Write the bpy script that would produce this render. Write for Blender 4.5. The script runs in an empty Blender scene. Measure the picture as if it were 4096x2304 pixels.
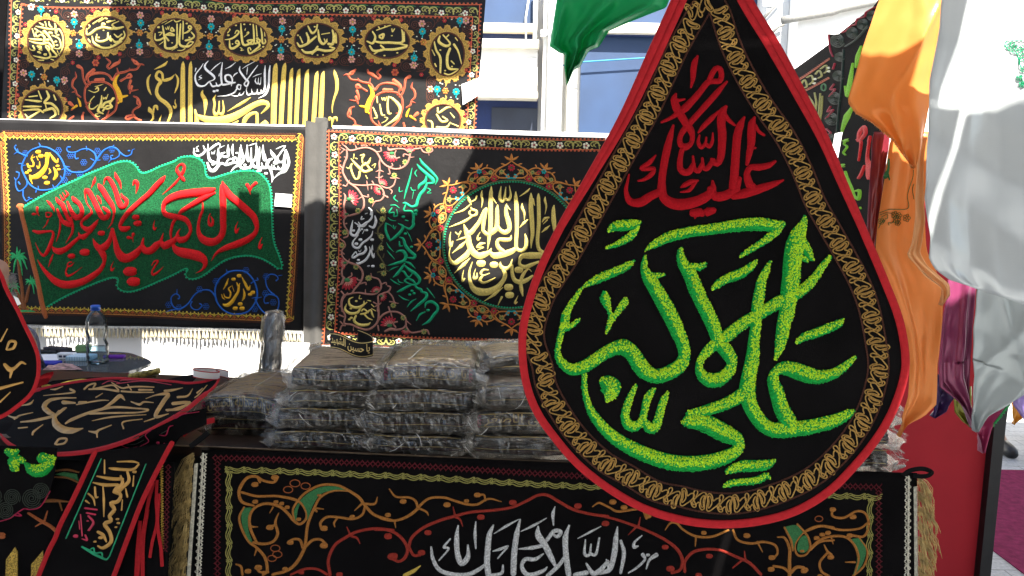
import bpy, math, random
import numpy as np
from mathutils import Vector, Matrix
rnd = random.Random(7)
scn = bpy.context.scene
COL = scn.collection
# ------------------------------------------------------------------ camera
FPX = 3094.0
PITCH, ROLL, EYE = math.radians(7.0), 0.0205, Vector((0, 0, 1.6))
fwd = Vector((0, math.cos(PITCH), -math.sin(PITCH)))
up0 = Vector((0, math.sin(PITCH), math.cos(PITCH)))
rt0 = Vector((1, 0, 0))
CR = rt0 * math.cos(ROLL) + up0 * math.sin(ROLL)
CU = up0 * math.cos(ROLL) - rt0 * math.sin(ROLL)
cam = bpy.data.cameras.new('camera')
cam.sensor_width = 36
cam.lens = FPX / 4096 * 36
cam.clip_start, cam.clip_end = 0.05, 400
camo = bpy.data.objects.new('camera', cam)
camo.matrix_world = Matrix(((CR.x, CU.x, -fwd.x, EYE.x), (CR.y, CU.y, -fwd.y, EYE.y), (CR.z, CU.z, -fwd.z, EYE.z), (0, 0, 0, 1)))
COL.objects.link(camo)
scn.camera = camo
# ------------------------------------------------------------------ sky and sun
SUN_EL, SUN_AZ = math.radians(50), math.radians(15)      # azimuth measured from behind the camera towards its right
world = bpy.data.worlds.new('World')
scn.world = world
world.use_nodes = True
wn = world.node_tree
bgn = wn.nodes['Background']
skyt = wn.nodes.new('ShaderNodeTexSky')
skyt.sky_type = 'NISHITA'
skyt.sun_disc = False
skyt.sun_elevation = SUN_EL
skyt.sun_rotation = math.pi - SUN_AZ
skyt.dust_density = 2.0
wn.links.new(skyt.outputs[0], bgn.inputs[0])
bgn.inputs[1].default_value = 0.075
SUNV = Vector((math.sin(SUN_AZ) * math.cos(SUN_EL), -math.cos(SUN_AZ) * math.cos(SUN_EL), math.sin(SUN_EL)))
sun = bpy.data.lights.new('sun', 'SUN')
sun.energy = 5.0
sun.angle = math.radians(0.53)
sun.color = (1.0, 0.94, 0.84)
suno = bpy.data.objects.new('sun', sun)
suno.rotation_euler = SUNV.to_track_quat('Z', 'Y').to_euler()
suno.location = (0, -4, 8)
COL.objects.link(suno)
vs = scn.view_settings
vs.view_transform = 'Standard'
vs.look = 'None'
vs.gamma = 1.0
vs.use_curve_mapping = False
vs.exposure = 2.3
scn.cycles.max_bounces = 8
scn.cycles.transparent_max_bounces = 24
scn.cycles.use_denoising = True

# ------------------------------------------------------------------ geometry of the view
def ray(px, py):
    return fwd * FPX + CR * (px - 2048.0) - CU * (py - 1152.0)

class Surf:
    """a sheet standing in the place: a plane n.p = c with gentle ripples; P(px, py) is the place on it seen at that spot of the photograph"""
    def __init__(s, point, normal=(0, -1, 0), amp=0.0, fx=3.0, fz=1.0, ph=0.0, hang=0.0):
        s.n = Vector(normal).normalized()
        s.c = s.n.dot(Vector(point))
        s.amp, s.fx, s.fz, s.ph, s.hang = amp, fx, fz, ph, hang
    def rip(s, x, z):
        if not s.amp: return 0.0
        a = s.amp
        return a * (math.sin(s.fx * x * 6.283 + s.ph + .7 * math.sin(z * s.fz * 4.0)) * .6 + math.sin(s.fx * x * 2.9 + 1.7 * z * s.fz + s.ph * 2.1) * .7
                    + .35 * math.sin(s.fx * 11.3 * x - 2.3 * s.fz * z + s.ph))
    def base(s, px, py):
        d = ray(px, py)
        t = (s.c - s.n.dot(EYE)) / s.n.dot(d)
        return EYE + d * t
    def P(s, px, py, off=0.0):
        p = s.base(px, py)
        return p + s.n * (s.rip(p.x, p.z) + off)
    def mm(s, px, py):                    # metres per photo pixel here
        return (s.base(px + 1, py) - s.base(px, py)).length

def frontal(Y, **k):
    return Surf((0, Y, 0), (0, -1, 0), **k)

# ------------------------------------------------------------------ materials
MATS = {}
def mat(name, col, rough=0.6, metal=0.0, vary=0.15, scale=40.0, bump=0.0, bscale=200.0, sheen=0.0, spec=0.5, trans=0.0, alpha=1.0, ior=1.45, sss=0.0, stretch=None, coat=0.0, aniso=0.0):
    if name in MATS: return MATS[name]
    m = bpy.data.materials.new(name)
    m.use_nodes = True
    nt = m.node_tree
    b = nt.nodes['Principled BSDF']
    b.inputs['Roughness'].default_value = rough
    b.inputs['Metallic'].default_value = metal
    b.inputs['Specular IOR Level'].default_value = spec
    b.inputs['IOR'].default_value = ior
    b.inputs['Transmission Weight'].default_value = trans
    b.inputs['Alpha'].default_value = alpha
    b.inputs['Sheen Weight'].default_value = sheen
    b.inputs['Coat Weight'].default_value = coat
    tc = nt.nodes.new('ShaderNodeTexCoord')
    src = tc.outputs['Object']
    if stretch:
        mp = nt.nodes.new('ShaderNodeMapping')
        mp.inputs['Scale'].default_value = stretch
        nt.links.new(src, mp.inputs[0]); src = mp.outputs[0]
    no = nt.nodes.new('ShaderNodeTexNoise')
    no.inputs['Scale'].default_value = scale
    no.inputs['Detail'].default_value = 6
    nt.links.new(src, no.inputs['Vector'])
    rp = nt.nodes.new('ShaderNodeValToRGB')
    c = Vector(col)
    rp.color_ramp.elements[0].position = 0.3
    rp.color_ramp.elements[1].position = 0.7
    rp.color_ramp.elements[0].color = (*[max(0, x * (1 - vary)) for x in c], 1)
    rp.color_ramp.elements[1].color = (*[min(1, x * (1 + vary)) for x in c], 1)
    nt.links.new(no.outputs[0], rp.inputs[0])
    nt.links.new(rp.outputs[0], b.inputs['Base Color'])
    if bump:
        n2 = nt.nodes.new('ShaderNodeTexNoise')
        n2.inputs['Scale'].default_value = bscale
        n2.inputs['Detail'].default_value = 3
        nt.links.new(src, n2.inputs['Vector'])
        bp = nt.nodes.new('ShaderNodeBump')
        bp.inputs['Strength'].default_value = min(1, bump)
        bp.inputs['Distance'].default_value = 0.004
        nt.links.new(n2.outputs[0], bp.inputs['Height'])
        nt.links.new(bp.outputs[0], b.inputs['Normal'])
    MATS[name] = m
    return m

velvet = mat('black_velvet', (.0042, .0038, .0042), .9, vary=.3, scale=9, bump=.25, bscale=500, sheen=.004, spec=.06)
sateen = mat('black_sateen', (.0085, .008, .0085), .6, vary=.35, scale=6, bump=.3, bscale=40, sheen=.01, spec=.22)
def thread(name, col, rough=.55, metal=0.0, sheen=.02): return mat(name, col, rough, metal, vary=.3, scale=260, bump=.7, bscale=420, sheen=sheen, spec=.16)
goldth = thread('gold_thread', (.62, .44, .09), .42, .35)
goldbr = thread('bright_gold_thread', (.72, .58, .16), .45, .25)
olive = thread('olive_thread', (.36, .34, .10))
cream = thread('cream_thread', (.78, .76, .60))
whiteth = thread('white_thread', (.82, .84, .82))
silver = thread('silver_thread', (.62, .63, .62), .4, .2)
coral = thread('coral_thread', (.50, .11, .05))
rust = thread('rust_thread', (.36, .10, .03))
brownth = thread('brown_thread', (.075, .026, .016))
pinkth = thread('dusty_pink_thread', (.36, .17, .13))
salmon = thread('salmon_thread', (.62, .30, .24))
cyanth = thread('cyan_thread', (.01, .38, .42))
redth = thread('red_thread', (.58, .006, .008), .5)
crim = thread('crimson_thread', (.42, .03, .045))
darkred = thread('maroon_thread', (.11, .009, .016))
orangeth = thread('orange_thread', (.50, .20, .045))
amber = thread('amber_thread', (.66, .36, .02))
yellowth = thread('yellow_thread', (.58, .43, .055))
blueth = thread('blue_thread', (.012, .10, .42))
greenth = thread('green_thread', (.03, .30, .085))
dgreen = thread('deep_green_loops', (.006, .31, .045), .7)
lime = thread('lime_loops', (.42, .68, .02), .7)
leafg = thread('leaf_green_thread', (.035, .16, .055))
fieldg = mat('green_stitched_field', (.006, .072, .024), .75, vary=.75, scale=190, bump=1.0, bscale=260, sheen=.02, spec=.15)
mint = thread('mint_thread', (.01, .36, .16))
palebl = thread('pale_mint_thread', (.72, .82, .76))
redbind = mat('red_binding_cloth', (.40, .016, .022), .85, vary=.12, scale=120, bump=.4, bscale=700, sheen=.03, spec=.12)
paper = mat('white_paper', (.82, .83, .84), .8, vary=.03, scale=8)
ink = mat('blue_black_ink', (.02, .025, .06), .7)

# ------------------------------------------------------------------ objects
def thing(name, label, cat, loc, group=None):
    o = bpy.data.objects.new(name, None)
    o.empty_display_size = .05
    COL.objects.link(o)
    o.location = loc
    o['label'] = label; o['category'] = cat
    if group: o['group'] = group
    return o
def origin(o):
    v = Vector((0, 0, 0))
    while o is not None:
        v += o.location; o = o.parent
    return v
def add(name, verts, faces, mats, parent=None, midx=None, smooth=True, kind=None, label=None):
    me = bpy.data.meshes.new(name)
    org = origin(parent) if parent else Vector((0, 0, 0))
    me.from_pydata([tuple(Vector(v) - org) for v in verts], [], faces)
    if not isinstance(mats, (list, tuple)): mats = [mats]
    for m in mats: me.materials.append(m)
    if midx is not None: me.polygons.foreach_set('material_index', midx)
    if smooth: me.polygons.foreach_set('use_smooth', [True] * len(faces))
    me.update()
    o = bpy.data.objects.new(name, me)
    COL.objects.link(o)
    if parent: o.parent = parent
    if kind: o['kind'] = kind
    if label: o['label'] = label
    return o
def inst(name, mesh, parent, world, scale=1.0, rotz=0.0, rot=None):
    o = bpy.data.objects.new(name, mesh)
    COL.objects.link(o)
    if parent: o.parent = parent
    o.location = Vector(world) - (origin(parent) if parent else Vector((0, 0, 0)))
    o.scale = (scale,) * 3 if not isinstance(scale, tuple) else scale
    if rot is not None: o.rotation_euler = rot
    return o
def solo(o, label, cat, group=None, kind=None):
    o['label'] = label; o['category'] = cat
    if group: o['group'] = group
    if kind: o['kind'] = kind
    return o

class MB:
    """collects geometry for ONE mesh object"""
    def __init__(s): s.v, s.f, s.m = [], [], []
    def addmesh(s, v, f, mi=0):
        b = len(s.v)
        s.v += [Vector(p) for p in v]
        s.f += [tuple(i + b for i in q) for q in f]
        s.m += [mi] * len(f)
    def box(s, lo, hi, mi=0, bev=0.0):
        x0, y0, z0 = lo; x1, y1, z1 = hi
        if bev <= 0:
            v = [(x0, y0, z0), (x1, y0, z0), (x1, y1, z0), (x0, y1, z0), (x0, y0, z1), (x1, y0, z1), (x1, y1, z1), (x0, y1, z1)]
            f = [(3, 2, 1, 0), (4, 5, 6, 7), (0, 1, 5, 4), (1, 2, 6, 5), (2, 3, 7, 6), (3, 0, 4, 7)]
            s.addmesh(v, f, mi); return
        b = bev; v = []; 
        for zz, ins in ((z0, b), (z0 + b, 0), (z1 - b, 0), (z1, b)):
            v += [(x0 + ins, y0 + ins, zz), (x1 - ins, y0 + ins, zz), (x1 - ins, y1 - ins, zz), (x0 + ins, y1 - ins, zz)]
        f = [(3, 2, 1, 0), (12, 13, 14, 15)]
        for k in range(3):
            for i in range(4):
                j = (i + 1) % 4
                f.append((k * 4 + i, k * 4 + j, k * 4 + 4 + j, k * 4 + 4 + i))
        s.addmesh(v, f, mi)
    def tube(s, pts, r, n=6, mi=0, caps=True):
        pts = [Vector(p) for p in pts]
        rs = r if isinstance(r, (list, tuple)) else [r] * len(pts)
        v, f = [], []
        ref = Vector((0.13, 0.31, 0.94))
        for i, p in enumerate(pts):
            t = (pts[min(i + 1, len(pts) - 1)] - pts[max(i - 1, 0)])
            if t.length < 1e-9: t = Vector((0, 0, 1))
            t.normalize()
            a = t.cross(ref)
            if a.length < .1: a = t.cross(Vector((1, 0, 0)))
            a.normalize(); b = t.cross(a)
            for k in range(n):
                an = 6.2832 * k / n
                v.append(p + (a * math.cos(an) + b * math.sin(an)) * rs[i])
        for i in range(len(pts) - 1):
            for k in range(n):
                k2 = (k + 1) % n
                f.append((i * n + k, i * n + k2, (i + 1) * n + k2, (i + 1) * n + k))
        if caps:
            f.append(tuple(range(n - 1, -1, -1))); f.append(tuple((len(pts) - 1) * n + k for k in range(n)))
        s.addmesh(v, f, mi)
    def lathe(s, prof, center, n=20, mi=0):
        v, f = [], []
        c = Vector(center)
        for (r, z) in prof:
            for k in range(n):
                a = 6.2832 * k / n
                v.append(c + Vector((r * math.cos(a), r * math.sin(a), z)))
        for i in range(len(prof) - 1):
            for k in range(n):
                k2 = (k + 1) % n
                f.append((i * n + k, i * n + k2, (i + 1) * n + k2, (i + 1) * n + k))
        f.append(tuple(range(n - 1, -1, -1))); f.append(tuple((len(prof) - 1) * n + k for k in range(n)))
        s.addmesh(v, f, mi)
    def build(s, name, mats, parent=None, **k):
        if not s.f: return None
        return add(name, s.v, s.f, mats, parent, midx=s.m, **k)

# ------------------------------------------------------------------ stitching: strokes of a given width laid on a sheet
CROP = {'a': (2400, 200, .39752), 'b': (2200, 820, .39752), 'c': (2600, 820, .39752), 'd': (2200, 1350, .39752), 'e': (2600, 1400, .39752),
        'z': (2000, 0, .81366), 'y': (2000, 1125, .81366), 'h': (0, 0, .3885), 'i': (950, 0, .3885), 'j': (540, 210, .33398), 'k': (0, 500, .27195),
        'l': (600, 500, .27195), 'm': (0, 850, .27195), 'n': (600, 850, .27195), 'o': (0, 1125, .81366), 'p': (1260, 500, .27195), 'q': (1260, 850, .27195),
        'r': (1700, 540, .27195), 's': (1700, 900, .27195), 't': (1260, 1100, .32647), 'u': (60, 40, .15528), 'v': (560, 40, .23328), 'w': (1140, 40, .54945),
        'A': (640, 1780, .64011), 'B': (1500, 1780, .64011), 'C': (2400, 1780, .64011), 'D': (3100, 1700, .73723), 'E': (0, 1300, .63874), 'F': (0, 1781, .63874),
        'G': (760, 1340, .63874), 'H': (1400, 1340, .63874), 'J': (3096, 0, .6873), 'K': (3296, 560, .54945), 'L': (3296, 1000, .54945), 'M': (3396, 1400, .4811), 'X': (0, 0, 1.0), 'V': (0, 0, 1.59006)}
def T(crop, text, w0=None):
    """'x,y,w x,y ... / x,y,w ...' in the units of that enlarged view -> strokes in photo pixels"""
    out = []
    for st in text.split('/'):
        w = w0; pts = []; cx, cy, ck = CROP[crop]
        for tok in st.split():
            if tok[0] == '@': cx, cy, ck = CROP[tok[1:]]; continue
            q = tok.split(',')
            if len(q) > 2: w = float(q[2])
            pts.append((cx + float(q[0]) * ck, cy + float(q[1]) * ck, (w or 10) * ck))
        if pts: out.append(pts)
    return out
def C(crop, pts):
    cx, cy, ck = CROP[crop]
    return [(cx + p[0] * ck, cy + p[1] * ck) for p in pts]
def smooth(pts, step):
    """Catmull-Rom through (x, y, w), resampled"""
    if len(pts) < 2: return pts
    P = [np.array(p, float) for p in pts]
    P = [2 * P[0] - P[1]] + P + [2 * P[-1] - P[-2]]
    P[0][2] = pts[0][2]; P[-1][2] = pts[-1][2]
    out = []
    for i in range(1, len(P) - 2):
        p0, p1, p2, p3 = P[i - 1:i + 3]
        L = math.hypot(*(p2 - p1)[:2])
        n = max(1, min(40, int(math.ceil(L / step))))
        for k in range(n):
            t = k / n
            q = .5 * ((2 * p1) + (p2 - p0) * t + (2 * p0 - 5 * p1 + 4 * p2 - p3) * t * t + (3 * p1 - p0 - 3 * p2 + p3) * t ** 3)
            q[2] = p1[2] + (p2[2] - p1[2]) * t
            out.append(q)
    out.append(P[-2])
    return out
def stroke(mb, sf, pts, lift=.001, hgt=.25, maxh=.004, mi=0, step=None, cap=True, nseg=4, jag=0.0):
    wm = max(p[2] for p in pts)
    if len(pts) == 1:
        x, y, w = pts[0]
        pts = [(x - .2 * w, y, w * .9), (x + .2 * w, y, w * .9)]
    q = smooth(pts, step or max(2.5, wm * .35))
    if len(q) < 2: return q
    if cap:
        for e in (0, -1):
            a, b = (q[0], q[1]) if e == 0 else (q[-1], q[-2])
            d = np.array(a[:2]) - np.array(b[:2]); L = math.hypot(*d) or 1; d = d / L; w = a[2]
            if w > wm * .3:
                ex = [np.array([a[0] + d[0] * w * .28, a[1] + d[1] * w * .28, w * .82]), np.array([a[0] + d[0] * w * .46, a[1] + d[1] * w * .46, w * .35])]
                q = ([ex[1], ex[0]] + list(q)) if e == 0 else (list(q) + ex)
    n = len(q); v = []; f = []
    for i, p in enumerate(q):
        a = q[max(0, i - 1)]; b = q[min(n - 1, i + 1)]
        tx, ty = b[0] - a[0], b[1] - a[1]; L = math.hypot(tx, ty) or 1
        nx, ny = -ty / L, tx / L
        w = max(p[2], .6)
        if jag: w *= 1 + rnd.uniform(-jag, jag)
        h = min(maxh, hgt * w * sf.mm(p[0], p[1]))
        for k in range(nseg + 1):
            u = k / nseg * 2 - 1
            z = h * math.sqrt(max(0, 1 - u * u)) if abs(u) < 1 else -.0012
            v.append(sf.P(p[0] + nx * w * .5 * u, p[1] + ny * w * .5 * u, lift + z))
    m = nseg + 1
    for i in range(n - 1):
        for k in range(nseg):
            f.append((i * m + k, i * m + k + 1, (i + 1) * m + k + 1, (i + 1) * m + k))
    mb.addmesh(v, f, mi)
    return q
def strokes(mb, sf, L, **k):
    for s in L: stroke(mb, sf, s, **k)
def ring(mb, sf, cx, cy, rx, ry, w, a0=0, a1=360, n=48, **k):
    pts = [(cx + rx * math.cos(math.radians(a0 + (a1 - a0) * i / n)), cy + ry * math.sin(math.radians(a0 + (a1 - a0) * i / n)), w) for i in range(n + 1)]
    stroke(mb, sf, pts, step=1e9, **k)
def dots(mb, sf, L, **k):
    for p in L: stroke(mb, sf, [p], **k)
def polyfill(mb, sf, pts, lift=.0012, mi=0, wall=.001, grid=None):
    """patch following the sheet, with a small edge, from an outline in photo pixels"""
    from mathutils.geometry import delaunay_2d_cdt
    xs = [p[0] for p in pts]; ys = [p[1] for p in pts]
    g = grid or max(9.0, (max(xs) - min(xs) + max(ys) - min(ys)) / 60)
    n = len(pts)
    inner = []
    for j in range(int((max(ys) - min(ys)) / g) + 1):
        for i in range(int((max(xs) - min(xs)) / g) + 1):
            x, y = min(xs) + (i + .5) * g, min(ys) + (j + .5) * g
            if inside(x, y, pts): inner.append((x, y))
    v2, e2, f2, ov, oe, of = delaunay_2d_cdt([Vector(p) for p in list(pts) + inner], [], [list(range(n))], 1, 1e-4)
    f = []
    for t in f2:
        a, b, c = [v2[i] for i in t[:3]]
        f.append(tuple(t) if (b.x - a.x) * (c.y - a.y) - (b.y - a.y) * (c.x - a.x) < 0 else tuple(t)[::-1])
    mb.addmesh([sf.P(q.x, q.y, lift) for q in v2], f, mi)
    top = [sf.P(x, y, lift) for x, y in pts]; bot = [sf.P(x, y, lift - wall - .001) for x, y in pts]
    mb.addmesh(top + bot, [(i, (i + 1) % n, n + (i + 1) % n, n + i) for i in range(n)], mi)
def inside(x, y, P):
    c = False; j = len(P) - 1
    for i in range(len(P)):
        if (P[i][1] > y) != (P[j][1] > y) and x < (P[j][0] - P[i][0]) * (y - P[i][1]) / (P[j][1] - P[i][1]) + P[i][0]: c = not c
        j = i
    return c
def smooth_outline(pts, step=12, closed=True):
    P = list(pts)
    if closed: P = P + [P[0]]
    q = smooth([(x, y, 1) for x, y in P], step)
    q = [(p[0], p[1]) for p in q]
    return q[:-1] if closed else q
def sheet(name, sf, quad, mats, parent, nx=60, ny=40, thick=.002, edge=None):
    """a cloth on a sheet surface: quad of photo corners TL, TR, BR, BL, given back and rim"""
    (ax, ay), (bx, by), (cx, cy), (dx, dy) = quad
    v, f = [], []
    for s in (0, 1):
        for j in range(ny + 1):
            for i in range(nx + 1):
                u, w = i / nx, j / ny
                x = (ax * (1 - u) + bx * u) * (1 - w) + (dx * (1 - u) + cx * u) * w
                y = (ay * (1 - u) + by * u) * (1 - w) + (dy * (1 - u) + cy * u) * w
                if edge: x, y = edge(u, w, x, y)
                v.append(sf.P(x, y, -s * thick))
    N = (nx + 1) * (ny + 1)
    for j in range(ny):
        for i in range(nx):
            a = j * (nx + 1) + i
            f.append((a, a + nx + 1, a + nx + 2, a + 1))
            f.append((N + a, N + a + 1, N + a + nx + 2, N + a + nx + 1))
    rim = [i for i in range(nx + 1)] + [j * (nx + 1) + nx for j in range(1, ny + 1)] + [ny * (nx + 1) + i for i in range(nx - 1, -1, -1)] + [j * (nx + 1) for j in range(ny - 1, 0, -1)]
    for k in range(len(rim)):
        a, b = rim[k], rim[(k + 1) % len(rim)]
        f.append((a, b, N + b, N + a))
    return add(name, v, f, mats, parent)
# a flower of raised petals, drawn once per colour and shared; lies in the XZ plane facing -Y, radius 1
def flower_mesh(name, petals, mp, mc, plen=1.0, pw=.36, stem=None):
    mb = MB()
    def petal(a, r0, r1, w, mi):
        ca, sa = math.cos(a), math.sin(a)
        v = []; n = 8
        cx = (r0 + r1) / 2
        for k in range(n):
            t = 6.2832 * k / n
            x = cx + (r1 - r0) / 2 * math.cos(t); z = w * math.sin(t) * (1.1 if math.cos(t) > 0 else .8)
            v.append((x * ca - z * sa, .0, x * sa + z * ca))
        for k in range(n):
            t = 6.2832 * k / n
            x = cx + (r1 - r0) / 2 * .6 * math.cos(t); z = w * .6 * math.sin(t)
            v.append((x * ca - z * sa, -.16, x * sa + z * ca))
        f = [(k, (k + 1) % n, n + (k + 1) % n, n + k) for k in range(n)] + [tuple(range(n, 2 * n))]
        mb.addmesh(v, f, mi)
    for i in range(petals): petal(6.2832 * i / petals + .26, .26, plen, pw, 0)
    if stem: petal(stem, .9, 1.7, .16, 0)
    petal(0, -.24, .24, .24, 1)
    me = bpy.data.meshes.new(name)
    me.from_pydata([tuple(p) for p in mb.v], [], mb.f)
    me.materials.append(mp); me.materials.append(mc)
    me.polygons.foreach_set('material_index', mb.m)
    me.polygons.foreach_set('use_smooth', [True] * len(mb.f))
    return me
FL = {}
def flower(kind, sf, parent, px, py, r, rot=0.0, name='flower'):
    o = inst(name, FL[kind], parent, sf.P(px, py, .0012), r * sf.mm(px, py), rot=(0, rot, 0))
    return o
FL['white'] = flower_mesh('white_flower', 5, cream, crim, pw=.40)
FL['cyan'] = flower_mesh('cyan_flower', 8, cyanth, yellowth, pw=.27, stem=-1.57)
FL['cyanup'] = flower_mesh('cyan_flower', 8, cyanth, yellowth, pw=.27, stem=1.57)
FL['teal'] = flower_mesh('teal_flower', 6, cyanth, greenth, pw=.33)
FL['pink'] = flower_mesh('pink_flower', 6, salmon, yellowth, pw=.33)
FL['amber'] = flower_mesh('orange_flower', 6, orangeth, yellowth, pw=.33)
FL['tiny'] = flower_mesh('tiny_red_flower', 6, crim, yellowth, pw=.36)
FL['red'] = flower_mesh('red_flower', 8, crim, greenth, pw=.27)
FL['rust'] = flower_mesh('rust_flower', 6, coral, crim, pw=.36)
FL['yellow'] = flower_mesh('yellow_flower', 8, olive, greenth, pw=.25)
def spiral(mb, sf, cx, cy, r, w, turns=1.6, a0=0.0, hand=1, **k):
    n = int(14 * turns)
    pts = [(cx + r * (1 - .88 * i / n) * math.cos(a0 + hand * 6.2832 * turns * i / n), cy + r * (1 - .88 * i / n) * math.sin(a0 + hand * 6.2832 * turns * i / n), w) for i in range(n + 1)]
    stroke(mb, sf, pts, step=1e9, **k)
def along(path, spacing, start=0.0):
    """points and directions at even spacing along a polyline in photo pixels"""
    out = []; d = start; acc = 0.0
    for a, b in zip(path[:-1], path[1:]):
        L = math.hypot(b[0] - a[0], b[1] - a[1])
        if L < 1e-6: continue
        tx, ty = (b[0] - a[0]) / L, (b[1] - a[1]) / L
        while d <= acc + L:
            s = d - acc
            out.append((a[0] + tx * s, a[1] + ty * s, tx, ty)); d += spacing
        acc += L
    return out
def plen(path): return sum(math.hypot(b[0] - a[0], b[1] - a[1]) for a, b in zip(path[:-1], path[1:]))
def motif(mb, sf, path, period, shape, w, **k):
    """repeats a little drawing (s along in 0..1, t across in px, positive to the right of travel) along a path"""
    for (x, y, tx, ty) in along(path, period):
        nx, ny = -ty, tx
        for sh in shape:
            stroke(mb, sf, [(x + tx * s * period + nx * t, y + ty * s * period + ny * t, (q[0] if q else w)) for (s, t, *q) in sh], **k)
def tassel_mesh(name, m, L=1.0, n=7):
    mb = MB(); r = random.Random(3)
    for k in range(n):
        a = r.uniform(-.10, .10); b = r.uniform(-.06, .06)
        pts = [(a * .4, b * .3, 0), (a, b, -.35 * L), (a * 1.6 + r.uniform(-.05, .05), b * 1.5, -.72 * L), (a * 2 + r.uniform(-.1, .1), b * 1.6, -L * r.uniform(.86, 1.0))]
        mb.tube(pts, [.04, .055, .05, .02], n=4)
    mb.tube([(0, 0, .05), (0, 0, -.16)], [.10, .09], n=6)
    me = bpy.data.meshes.new(name)
    me.from_pydata([tuple(p) for p in mb.v], [], mb.f)
    me.materials.append(m)
    me.polygons.foreach_set('use_smooth', [True] * len(mb.f))
    return me
# ================================================================== ground, far buildings
def mat_paving():
    m = bpy.data.materials.new('grey_paving'); m.use_nodes = True
    nt = m.node_tree; b = nt.nodes['Principled BSDF']; b.inputs['Roughness'].default_value = .8
    tc = nt.nodes.new('ShaderNodeTexCoord')
    br = nt.nodes.new('ShaderNodeTexBrick')
    br.inputs['Scale'].default_value = 2.4; br.inputs['Mortar Size'].default_value = .008
    br.inputs['Color1'].default_value = (.30, .31, .32, 1); br.inputs['Color2'].default_value = (.26, .27, .28, 1); br.inputs['Mortar'].default_value = (.16, .16, .17, 1)
    no = nt.nodes.new('ShaderNodeTexNoise'); no.inputs['Scale'].default_value = 60; no.inputs['Detail'].default_value = 8
    mx = nt.nodes.new('ShaderNodeMixRGB'); mx.blend_type = 'OVERLAY'; mx.inputs[0].default_value = .5
    nt.links.new(tc.outputs['Object'], br.inputs['Vector']); nt.links.new(tc.outputs['Object'], no.inputs['Vector'])
    nt.links.new(br.outputs[0], mx.inputs[1]); nt.links.new(no.outputs[0], mx.inputs[2]); nt.links.new(mx.outputs[0], b.inputs['Base Color'])
    return m
paving = mat_paving()
mb = MB(); 
N = 24
for j in range(N):
    for i in range(N):
        pass
mb.addmesh([(-60, -60, 0), (60, -60, 0), (60, 60, 0), (-60, 60, 0)], [(0, 1, 2, 3)])
g = mb.build('ground', paving); g['kind'] = 'structure'
# building, left part with blue panels, standing behind the stall
YB = 9.0
wallm = mat('white_painted_concrete', (.74, .73, .69), .85, vary=.10, scale=3.0, bump=.35, bscale=60)
creamm = mat('cream_sill_paint', (.62, .57, .46), .8, vary=.2, scale=9, bump=.3, bscale=90)
bluep = mat('blue_panel_paint', (.013, .036, .092), .55, vary=.22, scale=1.6, bump=.1, bscale=30)
blued = mat('dark_blue_frame', (.005,.018,.085), .5, vary=.1)
pipem = mat('pale_pipe_paint', (.68, .70, .71), .7, vary=.12, scale=7, bump=.3, bscale=50)
metal = mat('grey_metal', (.35, .36, .37), .45, .6)
cable = mat('grey_cable', (.16, .16, .15), .7)
dusk = mat('dusty_window_pane', (.035,.042,.06), .3, vary=.2, scale=2.5)
bld = thing('panel_building', 'white concrete building with blue panels and a white drain pipe, behind the banners', 'building', (1, YB + .2, 0))
def pb(x0, y0, x1, y1, Y0, Y1, m, name, par=bld, bev=.004):
    """a block whose front face covers that rectangle of the photograph"""
    s = frontal(Y0); a = s.base(x0, y1); b = s.base(x1, y0)
    mb = MB(); mb.box((a.x, Y0, a.z), (b.x, Y1, b.z), 0, bev)
    return mb.build(name, m, par, smooth=False)
mb = MB()
zt = 6.5
def X(px, Y=YB): return frontal(Y).base(px, 300).x
mb.box((-9, YB + .42, 0), (X(3136), YB + 2.5, zt))
mb.build('wall', wallm, bld, smooth=False)
Yw = YB + .30
pb(1700, -60, 2150, 88, Yw, YB + .418, bluep, 'blue_panel')
pb(1700, 94, 2142, 117, YB + .16, YB + .41, creamm, 'sill_bar')
w_ = pb(1700, 121, 2150, 156, Yw + .02, YB + .415, blued, 'blue_panel')
pb(1700, 158, 2158, 183, YB + .02, YB + .41, creamm, 'ledge')
sp = pb(1700, 186, 2152, 366, YB + .12, YB + .412, wallm, 'spandrel')
pb(2099, 232, 2149, 343, YB + .108, YB + .119, wallm, 'access_cover')
pb(1700, 369, 2152, 384, YB + .06, YB + .41, creamm, 'ledge')
wn_ = pb(1700, 386, 2152, 700, YB + .36, YB + .413, blued, 'window')  # dark blue left above the pane stands for the lintel's shade
pb(1962, 433, 2149, 700, YB + .345, YB + .358, dusk, 'pane', wn_)
pb(2156, -80, 2194, 900, YB - .02, YB + .41, wallm, 'column')
pb(2254, -80, 2301, 900, YB - .01, YB + .41, wallm, 'column')
s = frontal(YB - .10)
mb = MB(); xa = s.base(2222, 200).x
mb.tube([(xa, YB - .10, 0), (xa, YB - .10, zt)], (s.base(2253, 200).x - s.base(2191, 200).x) / 2, 18)
pp = mb.build('drain_pipe', pipem, bld)
mb = MB(); zz = s.base(2180, 133).z
mb.tube([(xa, YB - .1, zz - .03), (xa, YB - .1, zz + .03)], .105, 18); mb.box((xa - .17, YB - .14, zz - .03), (xa - .09, YB - .04, zz + .03))
mb.build('pipe_clamp', pipem, pp)
pb(2304, -80, 3045, 900, Yw, YB + .414, bluep, 'blue_panel')
pb(2304, 101, 3045, 127, YB + .14, YB + .41, creamm, 'sill_bar')
pb(2304, 128, 3045, 140, YB + .24, YB + .299, blued, 'frame_strip')
mb = MB()
st = frontal(YB + .2)
mb.tube([st.base(1990 + 130, -40), st.base(2103, 70), st.base(2104, 155)], .012, 6); mb.tube([st.base(2143, -40), st.base(2140, 155)], .028, 8)
mb.build('conduit', pipem, bld)
mb = MB()
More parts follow.
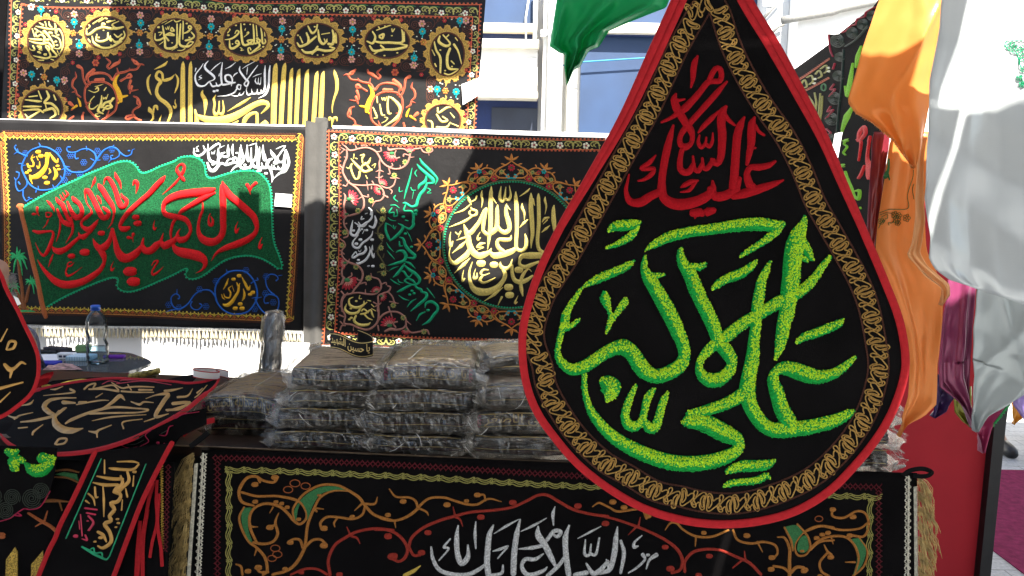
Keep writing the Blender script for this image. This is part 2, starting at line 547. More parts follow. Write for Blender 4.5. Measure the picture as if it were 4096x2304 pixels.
mb.tube([st.base(2250, 262), st.base(2340, 247), st.base(2560, 233), st.base(2800, 222)], .009, 6)
solo(mb.build('blue_wire', mat('blue_wire', (.01, .16, .30), .5)), 'thin blue wire strung across the blue wall panel', 'wire')
# right part: white wall with cables and louvre
wb = thing('white_building', 'white walled building end with grey cables, at the upper right', 'building', (4.5, YB + 1, 0))
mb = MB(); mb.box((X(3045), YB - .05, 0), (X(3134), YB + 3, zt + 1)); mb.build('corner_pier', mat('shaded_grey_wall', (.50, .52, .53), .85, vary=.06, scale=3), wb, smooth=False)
mb = MB(); mb.box((X(3136), YB - .35, 0), (14, YB + 4, zt + 1)); mb.build('wall', wallm, wb, smooth=False)
for k in range(4): pb(3052, -8 + k * 9, 3093, -3 + k * 9, YB - .07, YB - .051, pipem, 'louvre', wb, 0)
s2 = frontal(YB - .42)
mb = MB(); mb.tube([s2.base(3128, 82), s2.base(3180, 72), s2.base(3330, 48), s2.base(3360, 36), s2.base(3520, 4), s2.base(3800, -40)], .042, 8)
mb.build('cable', cable, wb)
s3 = frontal(YB - .12)
mb = MB(); mb.tube([s3.base(3049, 80), s3.base(3085, 40), s3.base(3125, -4)], .016, 6); mb.tube([s3.base(3080, 142), s3.base(3110, 108), s3.base(3136, 97)], .018, 6)
mb.build('thin_cable', cable, wb)
# added unseen sheets over stall and counter, put there to shade the front
shade_mat = mat('awning_sheet', (.30, .30, .29), .8, vary=.1, scale=4)
_nt = shade_mat.node_tree; _t = _nt.nodes.new('ShaderNodeBsdfTranslucent'); _t.inputs[0].default_value = (.62, .60, .56, 1); _m = _nt.nodes.new('ShaderNodeMixShader'); _m.inputs[0].default_value = .22
_nt.links.new(_nt.nodes['Principled BSDF'].outputs[0], _m.inputs[1]); _nt.links.new(_t.outputs[0], _m.inputs[2]); _nt.links.new(_m.outputs[0], _nt.nodes['Material Output'].inputs[0])
# the far side of the walk, behind the photographer: an added, unseen row of shops that dims reflections and fill
row = thing('shop_row', 'plain brown row of shuttered shops on the far side of the walk', 'building', (0, -8, 0))
brownw = mat('brown_render', (.16, .14, .12), .9, vary=.2, scale=2); shut = mat('steel_shutter', (.10, .10, .105), .5, .4, vary=.2, scale=3)
mb = MB(); mb.box((-16, -11, 0), (16, -8, 5.5)); mb.build('wall', brownw, row, smooth=False)
for k in range(8):
    mb = MB(); x = -15 + k * 3.8; mb.box((x, -7.99, .05), (x + 3.0, -7.95, 2.9))
    for j in range(14): mb.box((x + .02, -7.949, .1 + j * .2), (x + 2.98, -7.935, .19 + j * .2))
    mb.build('shutter', shut, row, smooth=False)
def added_awning(name, x0, x1, y0, y1, z, label):
    mb = MB(); n = 12
    v = [(x0 + (x1 - x0) * i / n, y, z + .03 * math.sin(i * 1.1) + dz) for dz in (0, .006) for y in (y0, y1) for i in range(n + 1)]
    f = []
    for i in range(n):
        f.append((i, i + 1, n + 2 + i, n + 1 + i)); f.append((2 * n + 2 + i, 3 * n + 3 + i, 3 * n + 4 + i, 2 * n + 3 + i))
    mb.addmesh(v, f)
    return solo(mb.build(name, shade_mat), label, 'awning', 'awning sheets over the stall')
# ================================================================== the wide medallion banner hung highest at the back
sfT = frontal(4.15, amp=.011, fx=1.1, fz=.8, ph=.4)
top_b = thing('embroidered_banner', 'wide black banner with gold name medallions and tall gold letters, hung highest at the back', 'banner', sfT.base(980, 500), 'embroidered banners')
sheet('cloth', sfT, [(44, -70), (1950, -95), (1893, 620), (6, 600)], sateen, top_b, 90, 40)
mb = MB()                                                      # coral picot lines round the flower border
LT = [(56, -60), (54, 0), (50, 250), (44, 620)]
LI = [(93, 23), (80, 250), (66, 482), (58, 620)]
TO = [(54, -45), (400, -30), (800, -6), (950, 10), (1500, 14), (1919, 17)]
TI = [(93, 17), (160, 28), (400, 28), (600, 28), (800, 40), (1000, 54), (1500, 62), (1890, 66)]
RO = [(1919, 16), (1908, 250), (1891, 620)]
RI = [(1890, 66), (1882, 250), (1867, 520), (1862, 620)]
for pa, sd in ((LT, -1), (LI, -1), (TO, -1), (TI, 1), (RO, 1), (RI, 1)):
    stroke(mb, sfT, [(x, y, 4) for x, y in pa], step=20)
    for (x, y, tx, ty) in along(pa, 17):
        s = -1 if pa in (LI, RO) else 1
        if pa in (TO, LT, RI): s = {id(TO): -1, id(LT): 1, id(RI): 1}[id(pa)]
        stroke(mb, sfT, [(x - ty * 5 * s, y + tx * 5 * s, 7)], nseg=2)
mb.build('picot_edging', coral, top_b, kind='stuff')
# olive scrolls and white flowers of the border
mb = MB(); mbg = MB()
def curls(path, per, sd, sf, mb_, mg_, sc=1.0, par=None, r=11, first=0.0, fo=8):
    for (x, y, tx, ty) in along(path, per, first):
        nx, ny = -ty * sd, tx * sd
        def g(s, t, w): return (x + tx * s * sc + nx * t * sc, y + ty * s * sc + ny * t * sc, w * sc)
        flower('white', sf, par, x + nx * fo * sc, y + ny * fo * sc, r * sc, rnd.uniform(0, 6), 'white_flower')
        for h in (-1, 1):
            stroke(mb_, sf, [g(h * 49, 13, 3), g(h * 47, -4, 5), g(h * 38, -13, 6), g(h * 24, -12, 5), g(h * 17, -4, 4), g(h * 22, 4, 3.5), g(h * 29, 0, 3), g(h * 26, -5, 3)])
            stroke(mb_, sf, [g(h * 46, -8, 3), g(h * 34, -7, 3), g(h * 31, 2, 3), g(h * 36, 6, 3)])
            stroke(mb_, sf, [g(h * 6, 14, 2), g(h * 15, 17, 3), g(h * 22, 12, 3), g(h * 26, 16, 2.5), g(h * 22, 19, 2)], nseg=2)
            stroke(mb_, sf, [g(h * 49, 0, 7)], nseg=2)
            stroke(mg_, sf, [g(h * 44, -14, 4), g(h * 24, -16, 4), g(h * 8, -14, 3)], nseg=2)
curls([(60, -12), (400, -6), (700, 14), (950, 32), (1500, 38), (1900, 44)], 95, 1, sfT, mb, mbg, 1.0, top_b, 12, 92)
curls([(74, 40), (66, 250), (56, 500), (50, 600)], 95, -1, sfT, mb, mbg, .9, top_b, 12, 12)
curls([(1903, 60), (1897, 250), (1880, 520), (1876, 600)], 95, 1, sfT, mb, mbg, .9, top_b, 12, 50)
mb.build('scrollwork', olive, top_b, kind='stuff'); mbg.build('leaf_line', leafg, top_b, kind='stuff')
# medallions
def star(cx, cy, rx, ry, n=16):
    out = []
    for i in range(n):
        a = 6.2832 * i / n - 1.5708
        for da, f in ((0, 1.0), (.06, .94), (.10, .93), (.196, .845), (.29, .93), (.333, .94)):
            out.append((cx + rx * f * math.cos(a + da), cy + ry * f * math.sin(a + da)))
    return out
MED = [(188, 167, 97, 112, 70, 87), (421, 130, 107, 95, 85, 66), (699, 142, 113, 95, 87, 68), (981, 155, 112, 95, 86, 68), (1268.6, 163, 115, 95, 89, 68),
       (1550, 167, 112, 95, 88, 68), (1789, 216, 95, 117, 68, 87), (175, 435, 99, 98, 78, 78), (1772, 482, 91, 90, 70, 64)]
TXT = [
 ('u', "570,430,15 700,460,45 850,490,45 1000,500,45 1040,440,45 1020,300,30/880,310,20 900,400,40 950,450,30/790,310,25 820,430,20/650,340,20 740,400,45/1040,500,30 1050,620,25 1090,500,45 1150,520,45 1220,640,50 1240,800,45 1230,950,40 1150,1130,15/540,490,30 620,560,40 560,610,35 600,700,40 690,650,45 770,700,50 770,830,60/770,560,70 850,640,60 930,760,40 990,860,35 1010,960,20/900,590,60 950,600,50/660,560,25 750,630,20/480,500,20 540,700,25/390,750,15 520,770,50 700,780,50/410,810,15 560,860,45 750,880,60 870,860,50 960,960,45 970,1040,40 1070,1150,45 1060,1200,40 950,1210,20/480,1180,15 640,1220,40 820,1250,45 920,1200,45 900,1100,35 810,950,30 850,930,30 900,1000,35 880,1080,30/420,1000,20 450,1040,20 540,1040,35 500,940,30/600,940,20 700,950,25 620,980,20 710,990,25 640,1030,20 720,1040,25/1020,990,15 1120,1000,30 1180,930,35 1140,760,35 1060,700,30 970,660,30/850,780,70/800,1150,60/640,1090,50/670,1110,45/1100,650,55/1050,820,50/1080,910,45/610,1300,20 760,1300,30/940,1270,20 1010,1300,25 1040,1360,20/1090,1050,15 1160,1220,20"),
 ('h', "880,290,10 885,350,18 920,345,24 980,300,24 1060,280,22 1120,290,24 1200,290,24 1265,275,14/1040,280,20 1050,240,24 1070,250,20/1180,285,18 1150,250,14 1220,215,8/1100,225,20 1180,205,8/950,240,14 1050,175,10/1010,220,14 1080,180,10/890,300,8 915,270,14 900,250,10/990,350,8 985,410,20 1040,425,22 1100,400,20 1105,340,14/1110,380,14 1140,420,20 1130,370,10/940,370,8 960,440,22 1040,490,26 1130,490,26 1200,450,22 1240,430,16/1150,400,14 1180,430,20 1230,420,18 1280,370,16 1270,320,10/1170,350,10 1210,380,16 1250,350,14/1250,390,20 1230,410,20 1250,430,14/900,400,10 920,430,14/1010,385,16/1090,190,16/1060,310,12/1140,465,14"),
 ('v', "380,270,20 400,400,30 420,540,32 430,640,36 530,655,36 620,600,32 630,480,28 630,240,22/690,240,22 680,400,30 670,560,32 720,620,36 840,620,36 920,570,30 860,540,24 800,600,20/735,150,15 735,320,26 730,500,16/250,400,15 250,500,28 320,510,30 400,470,26/430,420,24 580,430,26 500,390,22 430,440,20 480,520,30/580,350,24 540,300,24 520,350,20 580,360,18/780,520,30 870,500,30 930,450,26 880,380,20/740,400,16 820,370,30 880,300,28 840,270,26 830,310,20 880,330,20/350,230,8 490,160,14/420,240,8 545,170,14/570,160,10 620,200,22 740,150,10/320,590,8 390,540,14/540,690,8 640,630,14/310,380,14 370,380,16 330,430,14/430,300,10 450,330,14 470,280,8 480,330,14 500,270,8/640,690,8 720,690,16 770,660,18/800,230,28/845,470,26/310,290,34/545,560,20"),
 ('v', "1440,510,8 1560,490,26 1650,430,30 1690,370,26 1650,350,20 1620,400,12/1720,220,15 1730,400,32 1760,580,36 1850,580,34 1920,510,28 1830,520,24 1860,560,20/1930,240,20 1940,400,30 1940,560,28 1880,580,24/1530,500,12 1540,640,36 1600,650,36 1690,580,30 1660,520,26 1630,560,20 1700,590,20/2060,290,16 2080,420,28 2090,560,30 2140,550,26 2130,490,14/1960,570,26 2040,540,28 2040,500,22 1990,520,20 2040,600,30 1960,680,30 1870,740,28 1840,660,20 1870,640,20 1890,680,16/1980,240,14 1995,440,22/2120,330,10 2130,440,16/1480,320,12 1540,330,16 1500,390,16/1800,310,10 1790,340,16/1770,460,8 1850,390,20 1840,370,16 1820,390,12/1940,720,8 2060,650,16/1710,640,12 1740,660,14 1720,690,14 1770,680,8/2000,480,34/1510,430,30/1580,580,20/1780,240,24/1880,240,20/2105,625,30/1640,260,24"),
 ('w', "350,150,10 360,200,16 350,250,16 320,250,14/375,160,8 375,240,12/90,240,8 110,265,14 160,250,14 200,220,14 230,195,10/160,170,10 175,215,14 165,250,12/245,150,8 255,220,16 280,250,14 310,230,10/125,290,8 150,310,14 200,310,16 240,290,14 300,300,14 370,290,12 330,270,10/200,325,8 240,270,12/170,120,8 200,170,14 230,150,10 240,110,8/270,180,5 330,170,5/110,195,6 130,240,8/220,125,9/280,330,8/240,330,7/95,185,10/290,215,6 300,240,9 310,215,6"),
 ('w', "600,230,8 640,245,14 660,200,12 640,160,8/650,230,10 700,240,14 760,240,14 850,240,14 860,190,12 850,130,8/870,160,6 870,230,10/690,190,10 720,180,14 710,210,12 690,200,10/620,265,10 650,300,14 720,290,14 700,260,10/720,290,12 790,290,14 850,280,14 895,265,12 840,250,8/670,150,6 780,110,8/680,120,8 690,135,8/780,140,6 785,160,8 800,140,6/730,120,8/650,325,8 700,290,8/727,335,9/820,315,9/780,190,8"),
 ('w', "1125,190,10 1120,230,16 1170,260,16 1200,240,10 1150,180,8/1085,230,8 1100,290,12 1130,350,14 1130,460,10/1200,280,14 1180,340,16 1190,420,16 1260,430,8/1270,430,8 1200,470,12 1160,460,8/1230,250,14 1260,300,10 1285,390,6/1070,290,5 1090,330,6/1090,390,8 1100,410,8/1240,200,8 1255,220,6/1170,200,6 1190,180,8/1210,370,8 1230,390,8/1130,290,9/1215,410,9/1165,440,9"),
 ('h', "270,1030,10 400,1045,22 440,1045,10/240,1100,10 350,1100,22 440,1100,10/260,1140,12 400,1130,22 460,1160,14/300,1230,24 420,1150,16/490,940,14 510,1000,24 470,1060,20 540,1070,22 600,1130,20 610,1180,10/410,940,10 440,1020,14/470,1140,22 550,1120,24 580,1180,20 530,1220,14/480,1080,10 490,1120,12/320,1000,10 400,990,12/280,1180,8 300,1210,12/560,980,12 580,1030,14"),
 ('i', "2060,1110,14 2070,1160,18 2150,1110,22 2210,1100,10/1960,1240,10 2000,1260,20 2010,1330,18/2050,1180,16 2100,1250,22 2160,1240,18 2110,1200,12/2050,1310,18 2150,1310,20 2190,1260,10/2190,1160,8 2230,1210,14/2200,1270,10 2270,1300,14")]
goldglit = mat('gold_glitter_ground', (.34, .22, .045), .5, .55, vary=.7, scale=230, bump=1.0, bscale=330)
ochre = thread('ochre_thread', (.46, .27, .06))
for (cx, cy, rx, ry, ix, iy), (cr, tx) in zip(MED, TXT):
    mb = MB()
    outer = star(cx, cy, rx, ry)
    n = len(outer); N = n
    inner = [(cx + ix * math.cos(6.2832 * i / n - 1.5708), cy + iy * math.sin(6.2832 * i / n - 1.5708)) for i in range(n)]
    v = [sfT.P(x, y, .0016) for x, y in outer] + [sfT.P(x, y, .0022) for x, y in inner]
    mb.addmesh(v, [(i, (i + 1) % n, n + (i + 1) % n, n + i) for i in range(n)], 0)
    med = mb.build('medallion', goldglit, top_b)
    mb = MB()
    stroke(mb, sfT, [(x, y, 5.5) for x, y in outer + outer[:1]], step=1e9, lift=.0018, mi=0)
    ring(mb, sfT, cx, cy, ix, iy, 7, lift=.002, mi=1)
    for i in range(16):
        a = 6.2832 * (i + .5) / 16 - 1.5708
        for d in (-.12, .12):
            stroke(mb, sfT, [(cx + rx * .97 * math.cos(a + d), cy + ry * .97 * math.sin(a + d), 7)], nseg=2)
    mb.build('rim', [ochre, brownth], med)
    mb = MB()
    L = T(cr, tx)
    strokes(mb, sfT, [[(x, y, w * (1.3 if cr == 'w' else 1.15)) for x, y, w in s] for s in L], lift=.0012)
    mb.build('lettering', goldbr, med)
# flowers between the medallions
fr = C('h', [(1435, 335), (2165, 375), (465, 795), (745, 340)]) + C('i', [(450, 405), (1185, 415), (1915, 435), (2140, 935)])
for x, y in fr: flower('amber', sfT, top_b, x, y, 14, rnd.random(), 'orange_flower')
cy_ = C('h', [(755, 225), (1445, 235), (2175, 275), (430, 100), (345, 770), (590, 825)]) + C('i', [(455, 295), (1190, 310), (1905, 325), (2290, 210), (2055, 920), (2250, 945)])
for x, y in cy_: flower('cyan', sfT, top_b, x, y, 15, 0, 'cyan_flower')
for x, y in C('h', [(810, 470), (1430, 465), (2155, 480)]) + C('i', [(445, 515), (1180, 540), (1820, 600)]): flower('cyanup', sfT, top_b, x, y, 15, 0, 'cyan_flower')
pk = C('h', [(755, 145), (1440, 155), (2175, 195), (810, 550), (1435, 530), (2160, 555), (265, 755), (665, 825)]) + C('i', [(460, 215), (1190, 230), (1900, 245), (440, 585), (1180, 615), (1815, 675), (2350, 210), (1985, 920)])
for x, y in pk: flower('pink', sfT, top_b, x, y, 15, rnd.random(), 'pink_flower')
flower('white', sfT, top_b, *C('h', [(335, 80)])[0], 14, 0, 'white_flower')
tr = C('h', [(575, 120), (945, 105), (1205, 105), (1665, 130), (1955, 155), (280, 260), (235, 535), (745, 645), (1010, 590), (1230, 555), (1660, 560), (1930, 595), (675, 1025), (205, 985), (2410, 165), (2380, 600)]) + \
     C('i', [(235, 185), (680, 195), (975, 205), (1405, 195), (1685, 210), (2130, 210), (240, 630), (680, 625), (970, 635), (1385, 625), (1620, 675), (1895, 770), (2355, 720), (1940, 1150), (2390, 445), (2335, 1180)])
for x, y in tr: flower('tiny', sfT, top_b, x, y, 8.5, rnd.random(), 'tiny_red_flower')
for x, y in C('h', [(980, 645)]) + C('i', [(1625, 750)]): flower('rust', sfT, top_b, x, y, 15, .3, 'red_flower')
mb = MB(); mc = MB()
for i, (x, y) in enumerate(pk):
    mb = MB()
    vert = i in (6, 7, 14, 15)
    for h in (-1, 1):
        dx, dy = (h * 29, 5) if not vert else (3, h * 30)
        up = 1 if y > 180 else -1
        spiral(mb, sfT, x + dx, y + dy, 17, 3.2, 2.0, rnd.random(), h)
        if not vert:
            spiral(mb, sfT, x + h * 66, y + 14 * up, 10, 3, 1.2, 0, -h)
            stroke(mb, sfT, [(x + h * 8, y + 20 * up * -1, 3), (x + h * 26, y - 22 * up, 3), (x + h * 46, y - 12 * up, 3), (x + h * 50, y + 8 * up, 3), (x + h * 38, y + 22 * up, 3), (x + h * 12, y + 24 * up, 3)], nseg=2)
            stroke(mb, sfT, [(x + h * 46, y - 12 * up, 3), (x + h * 56, y + 4 * up, 3), (x + h * 72, y + 24 * up, 3), (x + h * 88, y + 17 * up, 2)], nseg=2)
            spiral(mb, sfT, x + h * 17, y - 27 * up, 8, 3, 1.0, 0, h)
        else:
            stroke(mb, sfT, [(x - 16, y + h * 10, 3), (x - 12, y + h * 46, 3), (x + 8, y + h * 52, 3), (x + 20, y + h * 36, 3)], nseg=2)
            spiral(mb, sfT, x + 12, y + h * 60, 9, 3, 1.1, 0, h)
    mb.build('spiral_scroll', brownth, top_b)
for x, y in cy_ + C('h', [(810, 470), (1430, 465), (2155, 480)]) + C('i', [(445, 515), (1180, 540), (1820, 600)]):
    for k in range(5):
        a = rnd.uniform(0, 6.28)
        stroke(mc, sfT, [(x + 31 * math.cos(a) * 1.1, y + 28 * math.sin(a), 4.6)], nseg=2)
for x, y in fr:
    for h in (-1, 1): stroke(mc, sfT, [(x + h * 17, y, 3), (x + h * 24, y - 4, 7), (x + h * 34, y, 3)] if y < 250 else [(x, y + h * 17, 3), (x + 3, y + h * 26, 7), (x, y + h * 36, 3)], mi=1)
mc.build('seed_stitches', [cream, ochre], top_b, kind='stuff')
# the great gold inscription and the white line
mb = MB()
strokes(mb, sfT, T('j', "575,105,5 572,180,52 570,500,62 570,860,62/672,105,5 664,180,46 662,500,55 662,860,55/720,680,20 730,745,32 800,782,62 900,808,86 1020,812,92 1150,780,92 1280,712,78 1400,635,66 1500,595,66 1570,605,56 1585,640,40 1550,685,28 1500,730,12/745,870,60 735,770,42 725,690,18/1290,870,40 1310,800,55 1370,740,45 1440,722,35 1452,760,38 1455,870,40/1100,880,15 1180,855,40 1230,820,15/1500,850,20 1550,848,88 1590,850,20/1690,125,8 1675,190,60 1660,500,72 1650,885,66/1800,120,8 1783,190,54 1760,500,60 1740,885,56/1890,185,6 1872,240,46 1858,500,50 1845,885,50/1980,195,6 1960,250,46 1945,500,54 1925,885,50/2085,200,6 2063,260,48 2050,500,60 2030,885,56/2195,225,6 2178,280,46 2162,500,54 2135,885,55/2270,225,6 2253,280,46 2240,500,58 2220,885,55/2390,210,5 2400,260,42 2422,350,44 2418,460,38 2385,560,24 2365,650,18 2365,725,8/2325,820,10 2330,785,35 2355,800,30 2360,840,20 2357,890,12/2420,820,15 2410,785,35 2380,790,30 2365,840,18/385,100,8 350,140,34 290,170,25 225,200,8/470,262,6 430,305,30 375,325,40 330,325,30 320,255,28 280,225,30 250,255,32 250,300,36 300,345,45 265,400,36 250,480,42 290,550,46 370,610,50 420,680,46 415,760,36 375,855,22/180,260,8 150,310,30 145,380,30 160,450,28 188,508,8/480,255,8 510,310,28 510,380,28 490,440,22 470,485,8/480,560,5 475,600,15 490,640,20 470,660,30 455,640,15/160,660,25 170,690,58 200,730,25 205,790,25 150,848,8/265,690,10 250,645,40 220,650,30 210,720,18/310,745,5 290,800,20 275,855,18/455,830,5 430,855,10/815,450,8 805,500,40 840,570,55 845,650,40 835,755,8/970,505,8 945,560,30 955,620,25 945,700,26 965,745,46 1000,710,25 1010,580,12/1000,720,20 1035,740,42 1060,690,26 1050,575,10/1380,535,8 1310,580,34 1230,630,34 1105,705,6"), maxh=.003, lift=.0012)
mb.build('gold_lettering', goldth, top_b)
mb = MB()
strokes(mb, sfT, T('j', "1250,160,6 1250,220,22 1320,320,25 1350,350,20 1330,400,20 1300,375,15 1330,330,15 1400,230,15 1460,150,8/1340,170,6 1335,210,12 1330,260,5/1280,190,4 1330,155,10 1420,105,5/1610,150,6 1600,230,25 1590,400,28 1550,500,25 1470,545,5/1550,150,6 1545,250,28 1545,420,25 1510,485,20 1500,440,6/1510,480,20 1460,490,18 1455,430,5/1460,485,18 1400,490,18 1385,430,5/1400,485,15 1345,505,18 1325,450,10 1335,400,5/1400,290,4 1450,265,12 1505,250,5/1440,300,4 1430,340,15 1460,370,15 1470,300,5/1465,360,14 1490,375,15 1500,290,4/1265,390,10 1230,385,20 1215,420,22 1250,440,12 1260,400,10/1215,430,18 1180,480,20 1100,515,16 985,525,4/1150,515,4 1220,520,14 1250,480,6/1240,510,12 1280,500,12 1300,465,5/1200,355,8 1140,355,20 1090,340,25 1080,280,22 1130,270,20 1160,320,20 1150,400,8/1200,360,6 1140,370,20 1060,385,25 1040,370,20 1030,260,25 1045,120,8/1040,375,22 990,400,22 970,360,8/985,395,20 930,405,22 900,360,15/945,330,6 890,350,14 830,400,18 760,395,28 725,330,22 730,260,15 790,180,12 820,130,5/880,100,6 840,150,22 850,200,28 940,280,28 950,320,14 900,345,6/800,270,4 770,295,12 800,305,12 760,330,5/1030,115,5 960,170,14 905,225,5/1200,115,5 1140,165,14 1080,195,5/1220,240,10 1190,260,16 1170,290,6/950,465,28/985,455,28/1010,250,5 1005,280,12/720,230,5 730,190,14"), maxh=.003, lift=.0012)
mb.build('white_lettering', whiteth, top_b)
# red vines with birds left and right of the inscription
V = "800,680,40 840,710,25 850,790,20 870,850,20 900,890,20/960,720,40 900,770,35 880,820,20/920,870,20 900,800,20 950,760,30 1040,750,25 1110,770,20 1160,820,30 1200,760,25 1280,740,25 1330,720,20 1400,710,20 1440,660,22 1480,670,8/1420,660,30 1390,640,45 1355,610,20/1200,700,10 1210,750,20 1180,790,25/1310,730,15 1330,700,10/1330,780,60 1290,800,20 1240,830,25/1340,830,30 1320,900,20 1350,930,20 1420,920,8/1350,890,30 1330,960,15/770,740,8 780,790,20 750,830,25 745,890,20 780,930,15 790,970,20 830,1000,15/740,950,8 780,940,20/720,1060,40 760,1100,20 740,1130,20/860,1160,20 850,1210,25 860,1250,15/720,1230,20 760,1200,20/1370,990,15 1410,1010,25 1420,1060,50 1430,1090,25 1370,1130,18 1360,1180,20 1400,1220,30/1310,1210,60 1370,1190,40/1440,1240,30 1390,1220,20/1090,600,12 1130,640,22 1100,680,25 1120,710,15/1130,700,20 1180,660,40 1220,640,30 1230,610,15/1010,1230,20 920,1140,22 890,1080,18 870,990,20 880,900,22 930,850,22 1010,840,22 1090,850,22 1160,900,22 1195,980,22 1200,1060,22 1180,1140,22 1110,1200,24 1050,1240,22/880,1100,8 900,1060,20 940,1060,8/1120,1140,10 1100,1190,22/980,820,30 1060,820,40"
B = "1225,765,8 1190,810,30 1180,870,46 1210,930,50 1230,990,56 1240,1040,36/1230,1040,10 1215,1060,20/1240,1000,30 1300,985,20 1315,980,8/800,1010,10 820,1050,25 830,1090,22/790,1090,28 740,1125,14"
for side in (0, 1):
    def mir(L): return L if not side else [[(1948 - x + 2, y + 43, w) for x, y, w in s] for s in L]
    mb = MB(); mv = MB(); mf = MB()
    for s in mir(T('h', V)):
        stroke(mb, sfT, [(x, y, w * 1.0) for x, y, w in s], lift=.0010)
        stroke(mv, sfT, [(x, y, max(1.5, w * .40)) for x, y, w in s], lift=.0030)
    strokes(mf, sfT, mir(T('h', B))[:3], lift=.002, maxh=.003); mf2 = MB(); strokes(mf2, sfT, mir(T('h', B))[3:], lift=.002, maxh=.003); mf2.build('bird_figure', amber, top_b)
    mb.build('red_vine', coral, top_b); mv.build('vine_heart', darkred, top_b); mf.build('bird_figure', amber, top_b)
mb = MB()
strokes(mb, sfT, T('h', "1160,1010,20 1140,1040,25 1080,1060,25 1050,1100,30/1045,980,8 1040,1060,26 1010,1140,28 1060,1170,15/1150,1100,10 1100,1090,20 1060,1140,20/1170,1010,18 1130,1060,25 1150,1100,20 1100,1120,20 1050,1100,15/1010,1080,10 960,1120,15 920,1110,15 930,1040,10 970,990,8/1060,1000,8 1065,1020,12 1085,1000,8 1090,1020,12 1110,970,6/980,920,8 1000,900,20 1010,930,12 970,950,10 910,930,6/1090,900,10 1070,930,12/975,890,5 1020,880,8 1060,865,4/1010,1170,12 980,1180,12 1000,1200,12 1030,1195,5"), lift=.0012)
mb.build('ring_lettering', goldbr, top_b); mb = MB()
strokes(mb, sfT, T('i', "1560,1000,10 1600,1020,25 1660,1080,35 1680,1140,30 1640,1220,35 1510,1310,8/1440,1000,15 1445,1060,15/1400,1110,12 1430,1180,22 1440,1215,18 1410,1220,8/1470,1080,15 1490,1180,20 1520,1190,12/1560,1000,15 1550,1080,20 1560,1170,25 1590,1170,10/1490,1010,8 1500,1035,14 1515,1010,8 1525,1040,14 1540,1000,6/1520,1210,8 1550,1220,12 1530,1250,10 1490,1270,6"), lift=.0012)
mb.build('ring_lettering', goldbr, top_b)
# ================================================================== the banner with the green flag, left
sfF = frontal(3.90, amp=.010, fx=1.3, fz=.9, ph=1.9)
flag_b = thing('embroidered_banner', 'black banner with a green embroidered flag and red letters, palm trees at its left', 'banner', sfF.base(560, 1300), 'embroidered banners')
sheet('cloth', sfF, [(-130, 474), (1250, 508), (1216, 1324), (-110, 1290)], sateen, flag_b, 80, 50)
# woven border: brown waves, orange line, arches, rust palmettes, yellow lace
bt = [(6, 538), (300, 543), (540, 545), (900, 547), (1200, 550)]
br = [(1207, 552), (1196, 700), (1182, 900), (1172, 1100), (1158, 1276)]
bb = [(1158, 1280), (800, 1266), (400, 1250), (20, 1238)]
bl = [(22, 1240), (24, 1000), (20, 800), (10, 640), (6, 545)]
m1, m2, m3, m4 = MB(), MB(), MB(), MB()
for pa in (bt, br, bb, bl):
    per = plen(pa) / round(plen(pa) / 31.5)
    for k, off in enumerate((-16, -12)):
        z = [(x - ty * 0 + -ty * (off + (2.2 if i % 2 else -1)) * 1, y + tx * (off + (2.2 if i % 2 else -1)), 2.6) for i, (x, y, tx, ty) in enumerate(along(pa, 6))]
        stroke(m1, sfF, z, nseg=2)
    stroke(m2, sfF, [(x + ty * 7, y - tx * 7, 3.2) for x, y, tx, ty in along(pa, 25)], nseg=2)
    motif(m2, sfF, pa, per, [[(-.5, -2 + 6, 2.2), (-.35, -2.5, 2.2), (0, -6, 2.4), (.35, -2.5, 2.2), (.5, 4, 2.2)]], 2.2, nseg=2)
    motif(m3, sfF, pa, per, [[(0, -4, 4), (0, 6, 8)], [(-.22, 1, 5), (0, 7, 5)], [(.22, 1, 5), (0, 7, 5)]], 4, nseg=2)
    motif(m4, sfF, pa, per, [[(-.5, 9, 3), (-.38, 6, 3), (-.25, 12, 4), (-.12, 10, 3), (0, 18, 4.5), (.12, 10, 3), (.25, 12, 4), (.38, 6, 3), (.5, 9, 3)], [(-.5, 5, 5), (-.5, 16, 4.5)], [(.42, 9, 5), (.58, 9, 5)]], 3, nseg=2)
m1.build('wavy_lines', brownth, flag_b, kind='stuff'); m2.build('arch_line', orangeth, flag_b, kind='stuff'); m3.build('rust_palmettes', rust, flag_b, kind='stuff'); m4.build('yellow_lace', yellowth, flag_b, kind='stuff')
# the flag itself
out = C('k', [(350, 1215), (600, 1070), (850, 940), (1100, 820), (1300, 720), (1500, 640), (1700, 560), (1850, 540), (1930, 560), (2000, 620), (2040, 690), (2100, 715), (2200, 690), (2350, 620), (2574, 540)]) + \
      C('l', [(450, 490), (600, 470), (700, 490), (780, 540), (820, 620), (830, 720), (870, 780), (950, 790), (1080, 750), (1250, 700), (1400, 680), (1560, 690), (1650, 750), (1720, 830), (1760, 930), (1780, 1080), (1785, 1250), (1795, 1449)]) + \
      C('n', [(1800, 300), (1830, 470), (1890, 620), (1930, 740), (1940, 800), (1900, 820), (1800, 750), (1650, 670), (1500, 630), (1350, 630), (1200, 660), (1080, 710), (950, 800), (830, 890), (720, 950), (620, 970), (550, 950), (530, 900), (570, 840), (550, 815), (480, 835), (350, 900), (200, 970), (60, 1030)]) + \
      C('m', [(2200, 1060), (2000, 1140), (1850, 1160), (1760, 1130), (1720, 1080), (1740, 1000), (1720, 960), (1650, 950), (1550, 975), (1350, 1050), (1100, 1160), (900, 1260), (700, 1380)])
edge = smooth_outline(out, 9, closed=False)
mb = MB()
polyfill(mb, sfF, edge + C('m', [(690, 1400), (600, 1050), (500, 700), (400, 350)]), lift=.0022)
gf = mb.build('green_field', fieldg, flag_b)
mb = MB()
stroke(mb, sfF, [(x, y, 4.5) for x, y in edge], step=1e9, lift=.002, nseg=2)
